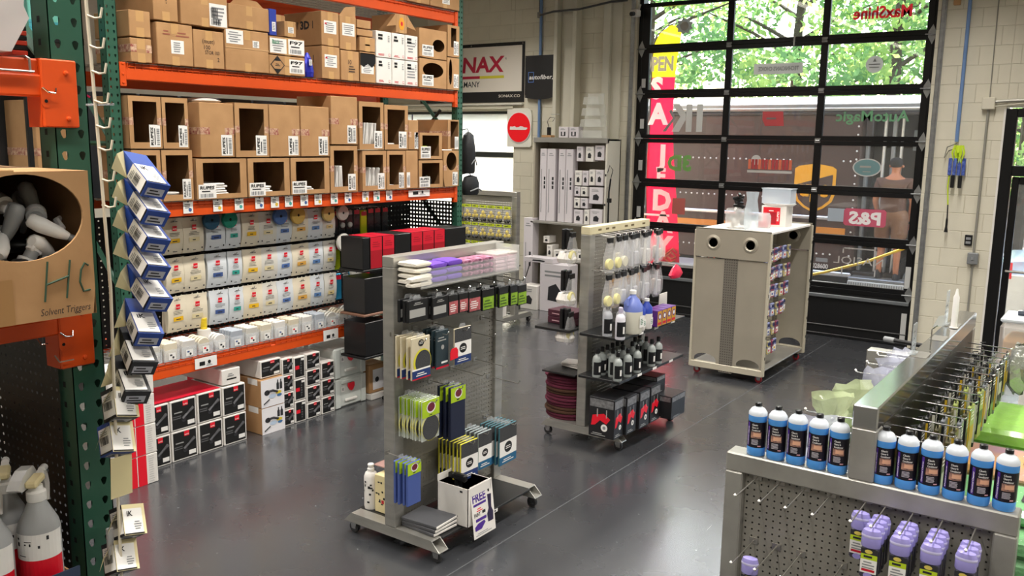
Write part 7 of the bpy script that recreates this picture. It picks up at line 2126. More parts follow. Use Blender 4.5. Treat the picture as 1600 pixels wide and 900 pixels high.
# hooks on the end panel and what hangs there
def hook_y(parent, x, z, y0=0.03, ln=0.22):
    b = MB(); b.tube([(x, y0, z), (x, y0 - ln, z - 0.004), (x, y0 - ln - 0.008, z + 0.004)], 0.0026, wire, 6); b.lathe([(0.002, -0.005), (0.0055, 0), (0.002, 0.005)], white, 8, (x, y0 - ln - 0.008, z + 0.005))
    b.box(x - 0.016, x + 0.016, y0 - 0.004, y0, z - 0.012, z + 0.012, wire)
    return b.build('hook', parent)
def hang_bottle(x, y, z, lab, turn):
    t = thing('hanging_bottle', lab, 'bottle', (x, y, z), turn, 'purple capped bottles')
    MB().cbox(-0.027, 0.027, -0.016, 0.016, 0.0, 0.105, mat('clamshell_dark', '#3c3a48', 0.3), 0.006).build('body', t)
    MB().lathe([(0.030, 0.105), (0.032, 0.110), (0.032, 0.150), (0.027, 0.162), (0.012, 0.166)], mat('lilac_liquid', '#9d95d6', 0.25, coat=0.3), 18, (0, 0, 0), 0.95, 0.6).build('cap', t, True)
    MB().lathe([(0.0305, 0.136), (0.033, 0.140), (0.033, 0.146), (0.0305, 0.150)], mat('lilac_pale', '#c6c2e6', 0.25), 18, (0, 0, 0), 0.95, 0.6).build('band', t, True)
    b = MB(); Yf = -0.0165
    b.quad((-0.025, Yf, 0.085), *YM, 0.05, 0.018, ink, 0.0006); b.disc((-0.002, Yf, 0.093), *YM, 0.012, mat('flower_yellow', '#d6c25a', 0.5), 0.001, 10, 0.007)
    b.quad((-0.025, Yf, 0.066), *YM, 0.05, 0.018, mat('lime_label', '#b8d022', 0.45), 0.0006); lines(b, (-0.021, Yf, 0.07), *YM, 0.042, 0.010, ink, 1, 0.0012, 1, 0.7)
    b.quad((-0.025, Yf, 0.020), *YM, 0.05, 0.046, white, 0.0006); lines(b, (-0.02, Yf, 0.034), *YM, 0.04, 0.028, grey_pl, 3, 0.0012); b.quad((-0.02, Yf, 0.026), *YM, 0.04, 0.008, red, 0.0012); b.disc((0.0, Yf, 0.012), *YM, 0.014, mat('lilac_liquid', '#9d95d6'), 0.0012, 12, 0.010)
    b.build('label', t)
    return t
hp = None
for c_, (x, n, y0) in enumerate(((-0.635, 1, 2.95), (-0.572, 4, 2.83), (-0.486, 4, 2.83), (-0.396, 4, 2.83), (-0.300, 3, 2.84))):
    hook_y(g4, x + 0.66, 1.175 - 0.01)
    for i in range(n):
        lab = 'purple capped bottle, %s column from the left, %s from the front' % (ORD[c_], ORD[i])
        pos = (x, y0 + i * 0.042, 0.985)
        if hp is None:
            hp = hang_bottle(*pos, lab, 0.0)
        else:
            dup(hp, pos, 0.05 * math.sin(i * 3 + c_), lab)
for x in (-1.02, -0.935, -0.845, -0.755):
    hook_y(g4, x + 0.66, 1.155)
for x in (-1.02, -0.935, -0.845, -0.70, -0.60, -0.5):
    hook_y(g4, x + 0.66, 0.905)
dup(hp, (-0.985, 2.90, 0.735), 0.1, 'purple capped bottle alone on the low left hook')
b = MB(); b.quad((0, 0, 0), *YM, 0.05, 0.02, cy_)
# packs on the black right side of the beam
def side_hook(y, z=1.375):
    b = MB(); b.tube([(0.042, y, z), (0.235, y, z - 0.004), (0.245, y, z + 0.004)], 0.003, chrome, 6); b.tube([(0.10, y - 0.012, z + 0.012), (0.12, y + 0.012, z + 0.012)], 0.003, black_pl, 5); b.build('hook', g4)
pkc = [('yellow trimmed', mat('pack_umber', '#6a6236', 0.3, var=0.8, vs=25, col2='#24241f')), ('grey', mat('pack_grey2', '#6b6f74', 0.3)), ('black', mat('pack_ink', '#1c1d20', 0.25)), ('olive', mat('pack_olive', '#8f9a52', 0.3)), ('silver film', mat('pack_silver', '#8f9494', 0.2, 0.5, bump=0.8, bs=30))]
def side_pack(x, y, z, lab, m, m2, h=0.20):
    t = thing('hanging_pack', lab, 'pack', (x, y, z), 0.08 * math.sin(y * 20 + x * 60), 'packs along the right of the steel beam')
    MB().cbox(-0.008, 0.008, -0.035, 0.035, 0, h, m, 0.003).build('body', t)
    b = MB(); b.quad((0.008, -0.033, h * 0.3), *XP, 0.066, h * 0.3, m2, 0.0008); b.quad((-0.0075, -0.035, h * 0.1), *YM, 0.015, h * 0.8, m2, 0.0008); lines(b, (0.008, -0.025, h * 0.7), *XP, 0.05, h * 0.2, white, 3, 0.0012); b.build('print', t)
    MB().cbox(-0.002, 0.002, -0.012, 0.012, h, h + 0.022, black_pl, 0.0005).build('hang_tab', t)
k = 0
for i in range(15):
    y = 3.13 + i * 0.128
    side_hook(y - 3.0)
    cn, m = pkc[(0, 0, 0, 1, 0, 3, 2, 3, 1, 2, 2, 4, 2, 4, 4)[i]]
    for j in range(3):
        side_pack(-0.44 - j * 0.055, y + 0.012, 1.155 if i < 11 else 1.135, '%s pack on the %s right-hand hook, %s from the tip' % (cn, ORD[i], ORD[j]), m if j < 2 else blkpk, (mat('pack_strip', '#b9b6a8', 0.4), blkpk, mat('pack_gold', '#b8982c', 0.4))[(i + j) % 3])
t = thing('plastic_bag', 'shiny clear bag hanging at the far end of right hooks', 'bag', (-0.39, 5.02, 1.13))
MB().lathe([(0.03, 0), (0.075, 0.06), (0.08, 0.14), (0.05, 0.21), (0.02, 0.25)], mat('shiny_film', '#b0b2ac', 0.12, 0.5, bump=1.2, bs=25), 14, (0, 0, 0), 0.7, 0.6).crumple(0.02, 4).build('film', t, True)
# bags hanging on the left side of the beam
def soft_bag(x, y, z, lab, m, inner, r=0.085, h=0.22):
    t = thing('plastic_bag', lab, 'bag', (x, y, z), 0.3 * y, 'bags along the left of the steel beam')
    MB().lathe([(r * 0.35, 0), (r * 0.9, h * 0.12), (r, h * 0.45), (r * 0.45, h * 0.72), (r * 1.0, h), (r * 1.3, h * 1.2)], m, 14, (0, 0, 0), 1.0, 0.55, caps=False).crumple(0.012, int(y * 100)).build('film', t, True)
    MB().lathe([(r * 0.3, 0.01), (r * 0.75, h * 0.15), (r * 0.7, h * 0.4), (r * 0.3, h * 0.55)], inner, 10, (0, 0, 0), 1.0, 0.5).build('content', t, True)
    return t
fgreen = film('film_green', '#cfdcb0', 0.55, 0.15, 0.8)
fl_ = film('film_lilac', '#cfd3e6', 0.45, 0.15, 0.8)
soft_bag(-0.93, 3.42, 1.03, 'clear bag with lilac cloth behind the left bottles', fl_, mat('lilac_cloth', '#9ba3d6', 0.9))
soft_bag(-0.93, 3.62, 1.08, 'clear bag with pale green cloth left of the beam', fgreen, mat('green_cloth', '#a9cf8f', 0.9))
soft_bag(-0.90, 3.82, 1.08, 'second clear bag with pale green cloth left of the beam', fgreen, mat('green_cloth', '#a9cf8f'))
soft_bag(-0.93, 4.40, 1.02, 'clear bag with pink edge left of the beam', fl_, mat('pink_cloth', '#c88f9a', 0.9))
soft_bag(-0.92, 4.62, 1.03, 'clear bag with black item left of the beam', fl_, black_pl)
soft_bag(-0.92, 4.84, 1.03, 'clear bag with grey item at the far left hook', fl_, grey_pl)
for y in (3.40, 3.60, 3.82, 4.40, 4.62, 4.84):
    b = MB(); b.tube([(-0.042, y - 3.0, 1.27), (-0.36, y - 3.0, 1.262), (-0.37, y - 3.0, 1.27)], 0.003, chrome, 6); b.lathe([(0.002, -0.006), (0.007, 0), (0.002, 0.006)], white, 8, (-0.37, y - 3.0, 1.272)); b.build('hook', g4)
t = thing('squeegee', 'black pole laid over the far end bar of the gondola', 'pole', (0, 0, 0))
MB().tube([(-1.10, 5.32, 1.255), (-0.55, 5.12, 1.27)], 0.013, black_pl, 10).build('pole', t, True)
MB().tube([(-1.10, 5.32, 1.255), (-1.04, 5.298, 1.257)], 0.016, grey_pl, 10).build('grip', t, True)
# towel packs at the right
lime_f = mat('lime_towel', '#86c81c', 0.4, var=0.25, vs=5, bump=0.4, bs=25, coat=0.5)
t = thing('low_shelf', 'low dark shelf carrying the green towel packs', 'shelf', (-0.155, 3.98, 0))
MB().cbox(-0.455, 0.455, -0.82, 1.02, 0.80, 0.84, blkp, 0.004).build('top', t)
for x in (-0.38, 0.38):
    for y in (-0.78, 0.98):
        MB().cbox(x - 0.02, x + 0.02, y - 0.02, y + 0.02, 0, 0.80, steel, 0.003).build('leg', t)
def towel_pack(x, y, z, lx, ly, lz, m, lab, rz=0.0, label=True):
    t = thing('towel_pack', lab, 'towels', (x, y, z), rz, 'wrapped towel packs')
    b = MB(); b.cbox(-lx / 2, lx / 2, -ly / 2, ly / 2, 0, lz, m, min(0.02, lz * 0.4)); b.build('towels', t, True)
    b = MB(); b.cbox(-lx / 2 - 0.004, lx / 2 + 0.004, -ly / 2 - 0.004, ly / 2 + 0.004, -0.0005, lz + 0.003, film('wrap_film', '#eef4e6', 0.12, 0.06, 1.0), min(0.02, lz * 0.4)); b.build('wrap', t, True)
    if label:
        c = MB(); c.quad((-0.10, -0.05, lz), (1, 0, 0), (0, 1, 0), 0.16, 0.07, white, 0.006); c.quad((-0.12, -0.05, lz), (1, 0, 0), (0, 1, 0), 0.02, 0.07, ink, 0.006); lines(c, (-0.08, -0.04, lz), (1, 0, 0), (0, 1, 0), 0.08, 0.05, grey_pl, 4, 0.007); c.quad((0.02, -0.03, lz), (1, 0, 0), (0, 1, 0), 0.03, 0.025, ink, 0.007); c.build('label', t)
for i in range(3):
    towel_pack(-0.15, 4.68, 0.842 + i * 0.085, 0.90, 0.54, 0.082, lime_f, 'lime green towel pack, %s from below in far stack' % ORD[i], 0.006 * i, i == 2)
for i in range(2):
    towel_pack(-0.15, 4.15, 0.842 + i * 0.08, 0.90, 0.46, 0.077, lime_f, 'lime green towel pack, %s from below in middle stack' % ORD[i], -0.006 * i, False)
towel_pack(-0.14, 4.13, 1.003, 0.86, 0.36, 0.05, mat('orange_towel', '#d99a2c', 0.5, var=0.7, vs=4, col2='#8a5a8c', coat=0.4), 'orange and purple towel pack on the middle stack', 0.01)
for i in range(2):
    towel_pack(-0.15, 3.62, 0.842 + i * 0.085, 0.88, 0.46, 0.082, mat('green_towel', '#56a85e', 0.6, bump=0.5, bs=60, coat=0.4), 'mid green towel pack, %s of the near stack' % ('lower', 'upper')[i], 0.01 * i, i == 1)
towel_pack(-0.10, 3.62, 1.016, 0.72, 0.30, 0.06, mat('green_towel', '#56a85e'), 'small mid green towel pack on top of near stack', -0.03)
t = thing('plastic_bag', 'crumpled clear plastic draped right of the blue bottles', 'bag', (0.03, 3.27, 0.862))
MB().lathe([(0.10, -0.02), (0.13, 0.1), (0.11, 0.25), (0.05, 0.33)], film('crumple_film', '#dfe6e2', 0.4, 0.1, 1.2), 14, (0, 0.0, 0.0), 0.7, 0.9).build('film', t, True)
MB().cbox(-0.10, 0.10, -0.10, 0.10, -0.02, 0.0, white_card).build('card', t)
towel_pack(-0.12, 5.36, 0.0, 0.36, 0.30, 1.0, mat('moss_pack', '#5c7a3c', 0.4, coat=0.4), 'dark moss green pack behind the lime stack', 0.0, False)
towel_pack(-0.12, 5.36, 1.004, 0.34, 0.28, 0.06, black_pl, 'black pack lying on the moss green pack', 0.06, False)
t = thing('clear_tub', 'large clear tub with tan contents behind the green packs', 'tub', (-0.42, 6.05, 0))
MB().cbox(-0.02, 0.36, -0.16, 0.16, 0, 1.03, white_card, 0.01).build('pedestal', t)
MB().cbox(-0.16, 0.36, -0.15, 0.15, 1.03, 1.33, film('tub_clear', '#e6e0da', 0.35, 0.1), 0.03).build('shell', t)
MB().cbox(-0.14, 0.34, -0.13, 0.13, 1.04, 1.24, mat('tan_content', '#c79c6c', 0.7, var=0.2, vs=6), 0.03).build('content', t)
MB().cbox(-0.16, 0.36, -0.155, 0.155, 1.33, 1.36, film('tub_lid', '#dfe6ee', 0.7, 0.15), 0.01).build('lid', t)
MB().tube([(-0.08, 0, 1.37), (0.05, -0.02, 1.385), (0.2, 0.0, 1.38), (0.3, 0.02, 1.365)], 0.022, mat('navy_handle', '#27313f', 0.3), 8).build('handle', t, True)

# ================================================================ pallet rack in the left foreground
XF = -2.05
r1 = thing('pallet_rack', 'near green upright with orange beams at the left edge', 'rack', (0, 0, 0))
upright(r1, XF, 1.063, 0.0, 4.2, 0.082)
upright(r1, XF - 1.0, 1.063, 0.0, 4.2, 0.082)
def near_beam(z0, z1, zc0, zc1):
    o = MB(); o.cbox(XF - 0.04, XF + 0.004, -1.6, 1.05, z0, z1 - 0.035, orange, 0.004); o.cbox(XF - 0.055, XF - 0.004, -1.6, 1.05, z1 - 0.04, z1, orange, 0.004); bm_ = o.build('beam', r1)
    c = MB(); c.cbox(XF + 0.001, XF + 0.010, 1.035, 1.118, zc0, zc1, orange, 0.003); c.box(XF - 0.06, XF + 0.001, 1.035, 1.04, zc0, zc1, orange)
    c.build('connector', bm_)
    for z in (zc1 - 0.03, zc0 + 0.02):
        MB().lathe([(0.006, 0), (0.005, 0.004), (0.001, 0.005)], orange, 10, (XF + 0.010, 1.092, z), axis='x').build('rivet', bm_)
    k = MB(); k.poly((XF + 0.008, 1.042, (zc0 + zc1) / 2 - 0.008), *XP, [(-0.010, -0.016), (-0.006, -0.024), (0.006, -0.024), (0.010, -0.016), (0.010, 0.02), (-0.010, 0.02)], orange, 0.003, 0.003); k.disc((XF + 0.008, 1.042, (zc0 + zc1) / 2 - 0.018), *XP, 0.004, hole, 0.0035, 10)
    k.tube([(XF + 0.012, 1.035, (zc0 + zc1) / 2 + 0.012), (XF + 0.016, 1.045, (zc0 + zc1) / 2 + 0.002), (XF + 0.016, 1.062, (zc0 + zc1) / 2 + 0.0), (XF + 0.012, 1.066, (zc0 + zc1) / 2 + 0.012)], 0.002, chrome, 6); k.build('lock_pin', bm_)
near_beam(2.442, 2.526, 2.374, 2.527)
near_beam(1.889, 1.965, 1.805, 1.963)
near_beam(1.13, 1.21, 1.09, 1.22)
b = MB()
for y in (0.945, 1.013, 0.84, 0.74, 0.64):
    b.tube([(XF - 0.9, y, 2.530), (XF - 0.01, y, 2.530), (XF + 0.007, y, 2.524), (XF + 0.008, y, 2.493)], 0.003, wire, 6)
b.tube([(XF + 0.010, -0.5, 2.496), (XF + 0.010, 1.02, 2.496)], 0.0026, wire, 6)
b.build('wire_deck', r1)
for z in (1.966, 1.214):
    MB().box(XF - 1.0, XF - 0.05, -1.6, 1.05, z - 0.008, z - 0.004, steel_d).build('deck_plate', r1)
b = MB(); punched(b, (XF - 0.95, 1.055, 0.95), (1, 0, 0), (0, 0, 1), 0.90, 0.90, 36, 36, 0.0042, blkp, 6); b.build('peg_panel', r1)
for x, z in ((-2.10, 1.86), (-2.02, 1.83)):
    MB().tube([(x, 1.054, z), (x, 1.02, z), (x + 0.01, 1.005, z + 0.02)], 0.0018, wire, 5).build('peg_hook', r1)
MB().tube([(XF - 0.05, 1.10, 2.5), (XF - 0.95, 1.10, 3.2)], 0.016, green, 6).build('brace', r1)
# the big carton of trigger heads
t = thing('trigger_carton', 'large carton with round hole, marked HC in pen', 'box', (-2.075, 0.8045, 1.968))
HB = 0.314; WB = 0.449; DB = 0.43
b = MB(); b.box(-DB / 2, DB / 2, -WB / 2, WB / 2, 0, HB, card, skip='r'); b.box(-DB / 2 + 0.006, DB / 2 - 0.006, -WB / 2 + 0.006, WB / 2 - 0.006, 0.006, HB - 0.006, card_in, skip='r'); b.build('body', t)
b = MB(); n = 40; cy, cz, ry, rz_ = 0.083, 0.219, 0.125, 0.090
out, inn, inb = [], [], []
for k in range(n):
    th = 2 * PI * (k + 0.5) / n; c, s = math.cos(th), math.sin(th)
    L = min((WB / 2 - cy) / c if c > 1e-6 else 9, (-WB / 2 - cy) / c if c < -1e-6 else 9, (HB - cz) / s if s > 1e-6 else 9, -cz / s if s < -1e-6 else 9)
    out.append((DB / 2, cy + c * L, cz + s * L)); inn.append((DB / 2, cy + c * ry, cz + s * rz_)); inb.append((DB / 2 - 0.006, cy + c * ry, cz + s * rz_))
b.add(out + inn + inb, [(k, (k + 1) % n, n + (k + 1) % n, n + k) for k in range(n)] + [(n + k, n + (k + 1) % n, 2 * n + (k + 1) % n, 2 * n + k) for k in range(n)], card)
for cyy, czz in ((WB / 2, HB), (-WB / 2, HB), (-WB / 2, 0), (WB / 2, 0)):
    near = sorted(range(n), key=lambda k: (out[k][1] - cyy) ** 2 + (out[k][2] - czz) ** 2)[:2]
    b.add([out[near[0]], (DB / 2, cyy, czz), out[near[1]]], [(0, 1, 2)], card)
b.build('front', t)
gpen = mat('green_marker', '#2f4a36', 0.7)
b = MB(); X = DB / 2 + 0.001
for a in (([0.113, 0.040], [0.124, 0.125]), ([0.160, 0.042], [0.172, 0.124]), ([0.118, 0.076], [0.168, 0.090])):
    b.tube([(X, a[0][0], a[0][1]), (X, a[1][0], a[1][1])], 0.0022, gpen, 5)
b.tube([(X, 0.212, 0.108), (X, 0.204, 0.114), (X, 0.195, 0.100), (X, 0.191, 0.074), (X, 0.198, 0.052), (X, 0.213, 0.054)], 0.0022, gpen, 5); b.build('handwriting', t)
MB().text('Solvent Triggers', (X, 0.102, 0.010), *XP, 0.015, hand, 0.0, 0.0, 'l', 0.108, 0.15).build('handwriting', t).rotation_euler = (0, 0, 0)
MB().quad((X, -0.005, 0.0), *XP, 0.055, 0.095, mat('brown_tape', '#a2794a', 0.4), 0.0).build('tape', t)
MB().box(-DB / 2, DB / 2, -0.05, 0.07, HB, HB + 0.003, tape).build('tape', t)
# trigger heads
wht = mat('trigger_white', '#f6f4f1', 0.35); grt = mat('trigger_grey', '#9a9c9c', 0.4)
def trig(pos, rot, m1, m2, lab, s=1.0):
    t = thing("sprayer", lab, 'trigger', pos, 0, 'trigger heads in the HC carton', rot)
    t.scale = (s, s, s)
    b = MB(); b.tube([(-0.036, 0, 0.012), (-0.030, 0, 0.013), (-0.01, 0, 0.016), (0.03, 0, 0.015), (0.05, 0, 0.014)], [0.010, 0.016, 0.018, 0.014, 0.009], m1, 10); b.cbox(-0.034, 0.004, -0.010, 0.010, -0.008, 0.012, m1, 0.004); b.build('shroud', t, True)
    MB().lathe([(0.008, 0), (0.009, 0.012), (0.004, 0.016)], m2, 10, (0.05, 0, 0.014), axis='x').build('nozzle', t, True)
    MB().tube([(0.028, 0, 0.006), (0.038, 0, -0.02), (0.030, 0, -0.055), (0.040, 0, -0.085)], [0.009, 0.009, 0.008, 0.006], m1, 8).build('lever', t, True)
    MB().lathe([(0.018, -0.055), (0.021, -0.05), (0.021, -0.025), (0.014, -0.022), (0.014, -0.004)], m1, 16, (-0.016, 0, 0), ms=[m1, m1, m2, m2]).build('collar', t, True)
    return t
q = random.Random(21)
heads = [((-1.975, 0.985, 2.095), (0.3, 0.5, 2.2), wht, grt), ((-1.99, 0.905, 2.10), (0.6, -0.4, 2.6), wht, wht), ((-1.965, 1.00, 2.155), (1.9, 0.5, 1.3), wht, grt), ((-2.02, 0.95, 2.17), (0.4, 2.0, 0.6), grt, wht), ((-2.00, 0.87, 2.16), (1.2, 0.3, 2.9), wht, grt), ((-2.05, 1.01, 2.20), (0.2, 1.1, 0.1), grt, grt), ((-1.97, 0.94, 2.065), (1.4, 0.2, 2.0), black_pl, black_pl), ((-1.98, 0.88, 2.06), (0.1, 1.3, 1.0), black_pl, grt), ((-2.07, 0.91, 2.12), (1.0, 0.8, 0.4), grt, black_pl), ((-1.965, 1.03, 2.07), (0.9, 0.1, 2.2), wht, wht), ((-1.96, 0.86, 2.085), (0.9, 1.0, 0.2), black_pl, black_pl), ((-2.10, 0.98, 2.10), (1.6, 0.0, 0.9), black_pl, grt)]
for i, (p, r_, a, c) in enumerate(heads):
    cn = 'white' if a is wht else 'grey' if a is grt else 'black'
    trig((p[0] + 0.052, p[1] * 0.955, p[2] + 0.012), r_, a, c, '%s trigger head in the HC carton, %s counted from the front' % (cn, ORD[i]), 1.0)
# more heads filling the box below
for i in range(14):
    trig((-1.98 - 0.020 * i, 0.74 + 0.05 * (i % 5), 2.02 + 0.01 * (i % 3)), (q.uniform(0, 3), q.uniform(0, 3), q.uniform(0, 3)), (grt, wht, black_pl)[i % 3], (wht, grt)[i % 2], '%s trigger head deep inside the HC carton, %s from its mouth' % (('grey', 'white', 'black')[i % 3], ORD[i]))
# bin on the upper beam
t = thing('plastic_bin', 'cloudy plastic bin with bar code label on the upper beam', 'bin', (-2.15, 0.885, 2.535))
cl = film('cloudy_bin', '#d6cfcd', 0.75, 0.25)
b = MB(); b.poly((0.12, 0, 0), *XP, [(-0.16, 0.0), (0.085, 0.0), (0.128, 0.075), (0.118, 0.10), (0.132, 0.20), (-0.18, 0.20)], cl, 0, 0.24); b.build('shell', t)
label_plate(t, (0.1215, -0.02, 0.045), *XP, 0.07, 0.075, None, 3)
b = MB(); bars(b, (0.123, -0.015, 0.08), *XP, 0.055, 0.03, ink, 0.002, 14, 4); lines(b, (0.123, -0.012, 0.054), *XP, 0.045, 0.01, ink, 1, 0.002); b.build('bar_code', t)
MB().cbox(-0.1, 0.1, -0.14, 0.06, 0.004, 0.06, mat('mauve_content', '#8f7480', 0.7)).build('content', t)
t = thing('striped_pack', 'red and black striped pack behind the plastic bin', 'pack', (-2.13, 1.04, 2.535), 0.0)
for i in range(6):
    MB().cbox(-0.03, 0.03, -0.035, 0.0, i * 0.011, i * 0.011 + 0.010, mat('coral', '#d9452e', 0.5) if i % 2 == 0 else black_pl, 0.001).build('stripe', t)
# spray bottles in the blue tray
t = thing('tray', 'slate blue cardboard tray under the spray bottles', 'tray', (-2.10, 0.78, 1.216))
slate = mat('slate_blue', '#33425c', 0.6)
b = MB(); b.box(-0.14, 0.135, -0.28, 0.225, 0, 0.004, slate); b.box(0.131, 0.135, -0.28, 0.225, 0, 0.125, slate); b.box(-0.14, 0.135, 0.221, 0.225, 0, 0.10, card); b.box(-0.14, -0.136, -0.28, 0.225, 0, 0.14, slate); b.build('walls', t)
bgrey = mat('bottle_smoke', '#a3a5a6', 0.35)
def spray(x, y, lab, turn=0.0):
    t = thing('spray_bottle', lab, 'bottle', (x, y, 1.221), turn, 'grey spray bottles')
    r = 0.047
    MB().lathe([(r * 0.95, 0), (r, 0.008), (r, 0.215), (r * 0.93, 0.230), (r * 0.60, 0.262), (0.021, 0.278), (0.018, 0.285)], bgrey, 24).build('bottle', t, True)
    MB().lathe([(0.021, 0.283), (0.022, 0.287), (0.022, 0.305), (0.016, 0.309), (0.015, 0.32)], white, 18).build('collar', t, True)
    b = MB(); b.poly((0, -0.013, 0.318), *YM, [(-0.05, 0.004), (-0.03, 0.0), (0.02, 0.0), (0.05, 0.004), (0.075, 0.018), (0.05, 0.032), (0.01, 0.042), (-0.035, 0.038), (-0.052, 0.02)], mat('shroud_clear', '#c9c9c6', 0.3), 0, -0.026); b.build('shroud', t)
    MB().cbox(-0.03, 0.035, -0.014, 0.014, 0.322, 0.340, ivory, 0.005).build('piston', t)
    MB().tube([(-0.035, 0, 0.335), (-0.06, 0, 0.325), (-0.075, 0, 0.295), (-0.070, 0, 0.255)], [0.010, 0.010, 0.008, 0.007], white_card, 8).build('lever', t, True)
    MB().lathe([(0.009, -0.02), (0.009, 0.0)], white, 10, (-0.05, 0, 0.338), axis='x').build('nozzle', t, True)
    b = MB()
    def wrap(a0, a1, z0, z1, m, rr, n=14):
        vs, fs = [], []
        for k in range(n + 1):
            a = a0 + (a1 - a0) * k / n
            vs += [(rr * math.cos(a), rr * math.sin(a), z0), (rr * math.cos(a), rr * math.sin(a), z1)]
        b.add(vs, [(2 * k, 2 * k + 2, 2 * k + 3, 2 * k + 1) for k in range(n)], m)
    wrap(-1.2, 1.5, 0.150, 0.214, white, r * 1.012); wrap(-1.2, 1.5, 0.06, 0.152, redbr, r * 1.011)
    for a0, a1, z0, z1 in ((-0.9, -0.76, 0.200, 0.205), (-0.9, -0.74, 0.184, 0.194), (-0.45, -0.36, 0.188, 0.192), (-0.2, -0.12, 0.186, 0.193), (-0.45, -0.1, 0.196, 0.198), (0.2, 0.3, 0.18, 0.187), (0.6, 0.72, 0.198, 0.208), (-0.8, -0.4, 0.16, 0.162)):
        wrap(a0, a1, z0, z1, ink, r * 1.018, 3)
    b.build('label', t)
    return t
s0 = spray(-2.045, 0.955, 'grey spray bottle nearest the green upright', -0.75)
dup(s0, (-2.045, 0.845, 1.221), -0.75, 'grey spray bottle at the left edge, front rank')
dup(s0, (-2.155, 0.935, 1.221), -0.5, 'grey spray bottle in the rear rank by the peg panel')
dup(s0, (-2.155, 0.825, 1.221), -0.5, 'grey spray bottle in the rear rank, left one')
c = carton('brown carton at the back behind the spray bottles', 0.62, 0.98, 1.222, 1.60, xf=-2.45, d=0.35, group='cartons in the near rack')
for i, (y0, y1, z0, z1, m, lab) in enumerate(((0.30, 0.62, 1.97, 2.25, dk, 'dark carton in the near rack behind the HC carton'), (0.55, 0.80, 2.536, 2.80, card, 'brown carton on the upper beam behind the plastic bin'), (0.80, 0.98, 2.29, 2.42, mat('grey_carton', '#8d8a86', 0.7), 'grey carton deep in the near rack above HC carton'))):
    if i == 2:
        y0, y1, z0, z1 = 0.64, 0.98, 1.97, 2.41
    carton(lab, y0, y1, z0, z1, xf=-2.45 if i != 1 else -2.35, d=0.3, m=m, group='cartons in the near rack', tp=False)

# clip strip with hanging cartons
t = thing('clip_strip', 'pale clip strip hanging beside the near green upright', 'strip', (0, 0, 0))
cs = mat('clip_ivory', '#d6cdb8', 0.45)
MB().tube([(-1.94, 1.093, 2.75), (-1.94, 1.096, 2.60), (-1.94, 1.102, 2.40), (-1.93, 1.105, 2.0), (-1.92, 1.085, 1.5), (-1.92, 1.08, 1.2)], 0.0042, cs, 6).build('strip', t, True)
for z in (2.62, 2.555, 2.50, 2.435, 2.38, 2.33, 2.26, 2.20):
    y = 1.105 - 0.02 * max(0, (z - 2.3))
    b = MB(); b.tube([(-1.938, y - 0.004, z), (-1.925, y + 0.006, z - 0.006), (-1.92, y + 0.016, z - 0.004), (-1.918, y + 0.020, z + 0.018)], 0.0028, cs, 6); b.build('clip', t)
MB().tube([(-1.95, 1.085, 2.425), (-1.92, 1.135, 2.428)], 0.003, chrome, 6).build('cross_wire', t)
def triad(angs):
    tt = []
    for a, b_ in ((0, 1), (1, 2), (0, 2)):
        tt.append(-math.cos(math.radians(angs[a] - angs[b_])))
    t12, t23, t13 = tt
    t1 = math.sqrt(t12 * t13 / t23)
    ts = (t1, t12 / t1, t13 / t1)
    E = []
    for a, tv in zip(angs, ts):
        c = tv / math.sqrt(1 + tv * tv)
        E.append((FWD * c + (RGT * math.cos(math.radians(a)) + UPV * math.sin(math.radians(a))) * math.sqrt(1 - c * c)).normalized())
    return E
RGT, UPV, FWD = Vector((0.5318, 0.8467, -0.0166)), Vector((-0.058, 0.056, 0.997)), Vector((-0.8448, 0.5291, -0.079))
RGT.normalize(); FWD.normalize(); UPV = RGT.cross(FWD).normalized(); FWD = UPV.cross(RGT).normalized()
TR_A = triad((124, -9, 243))
TR_B = triad((112, -8, 250))
TR_C = triad((96, -14, 215))
ivf = mat('ik_ivory', '#e3d6a6', 0.55, var=0.08)
blkc = mat('ik_black', '#17181c', 0.45)
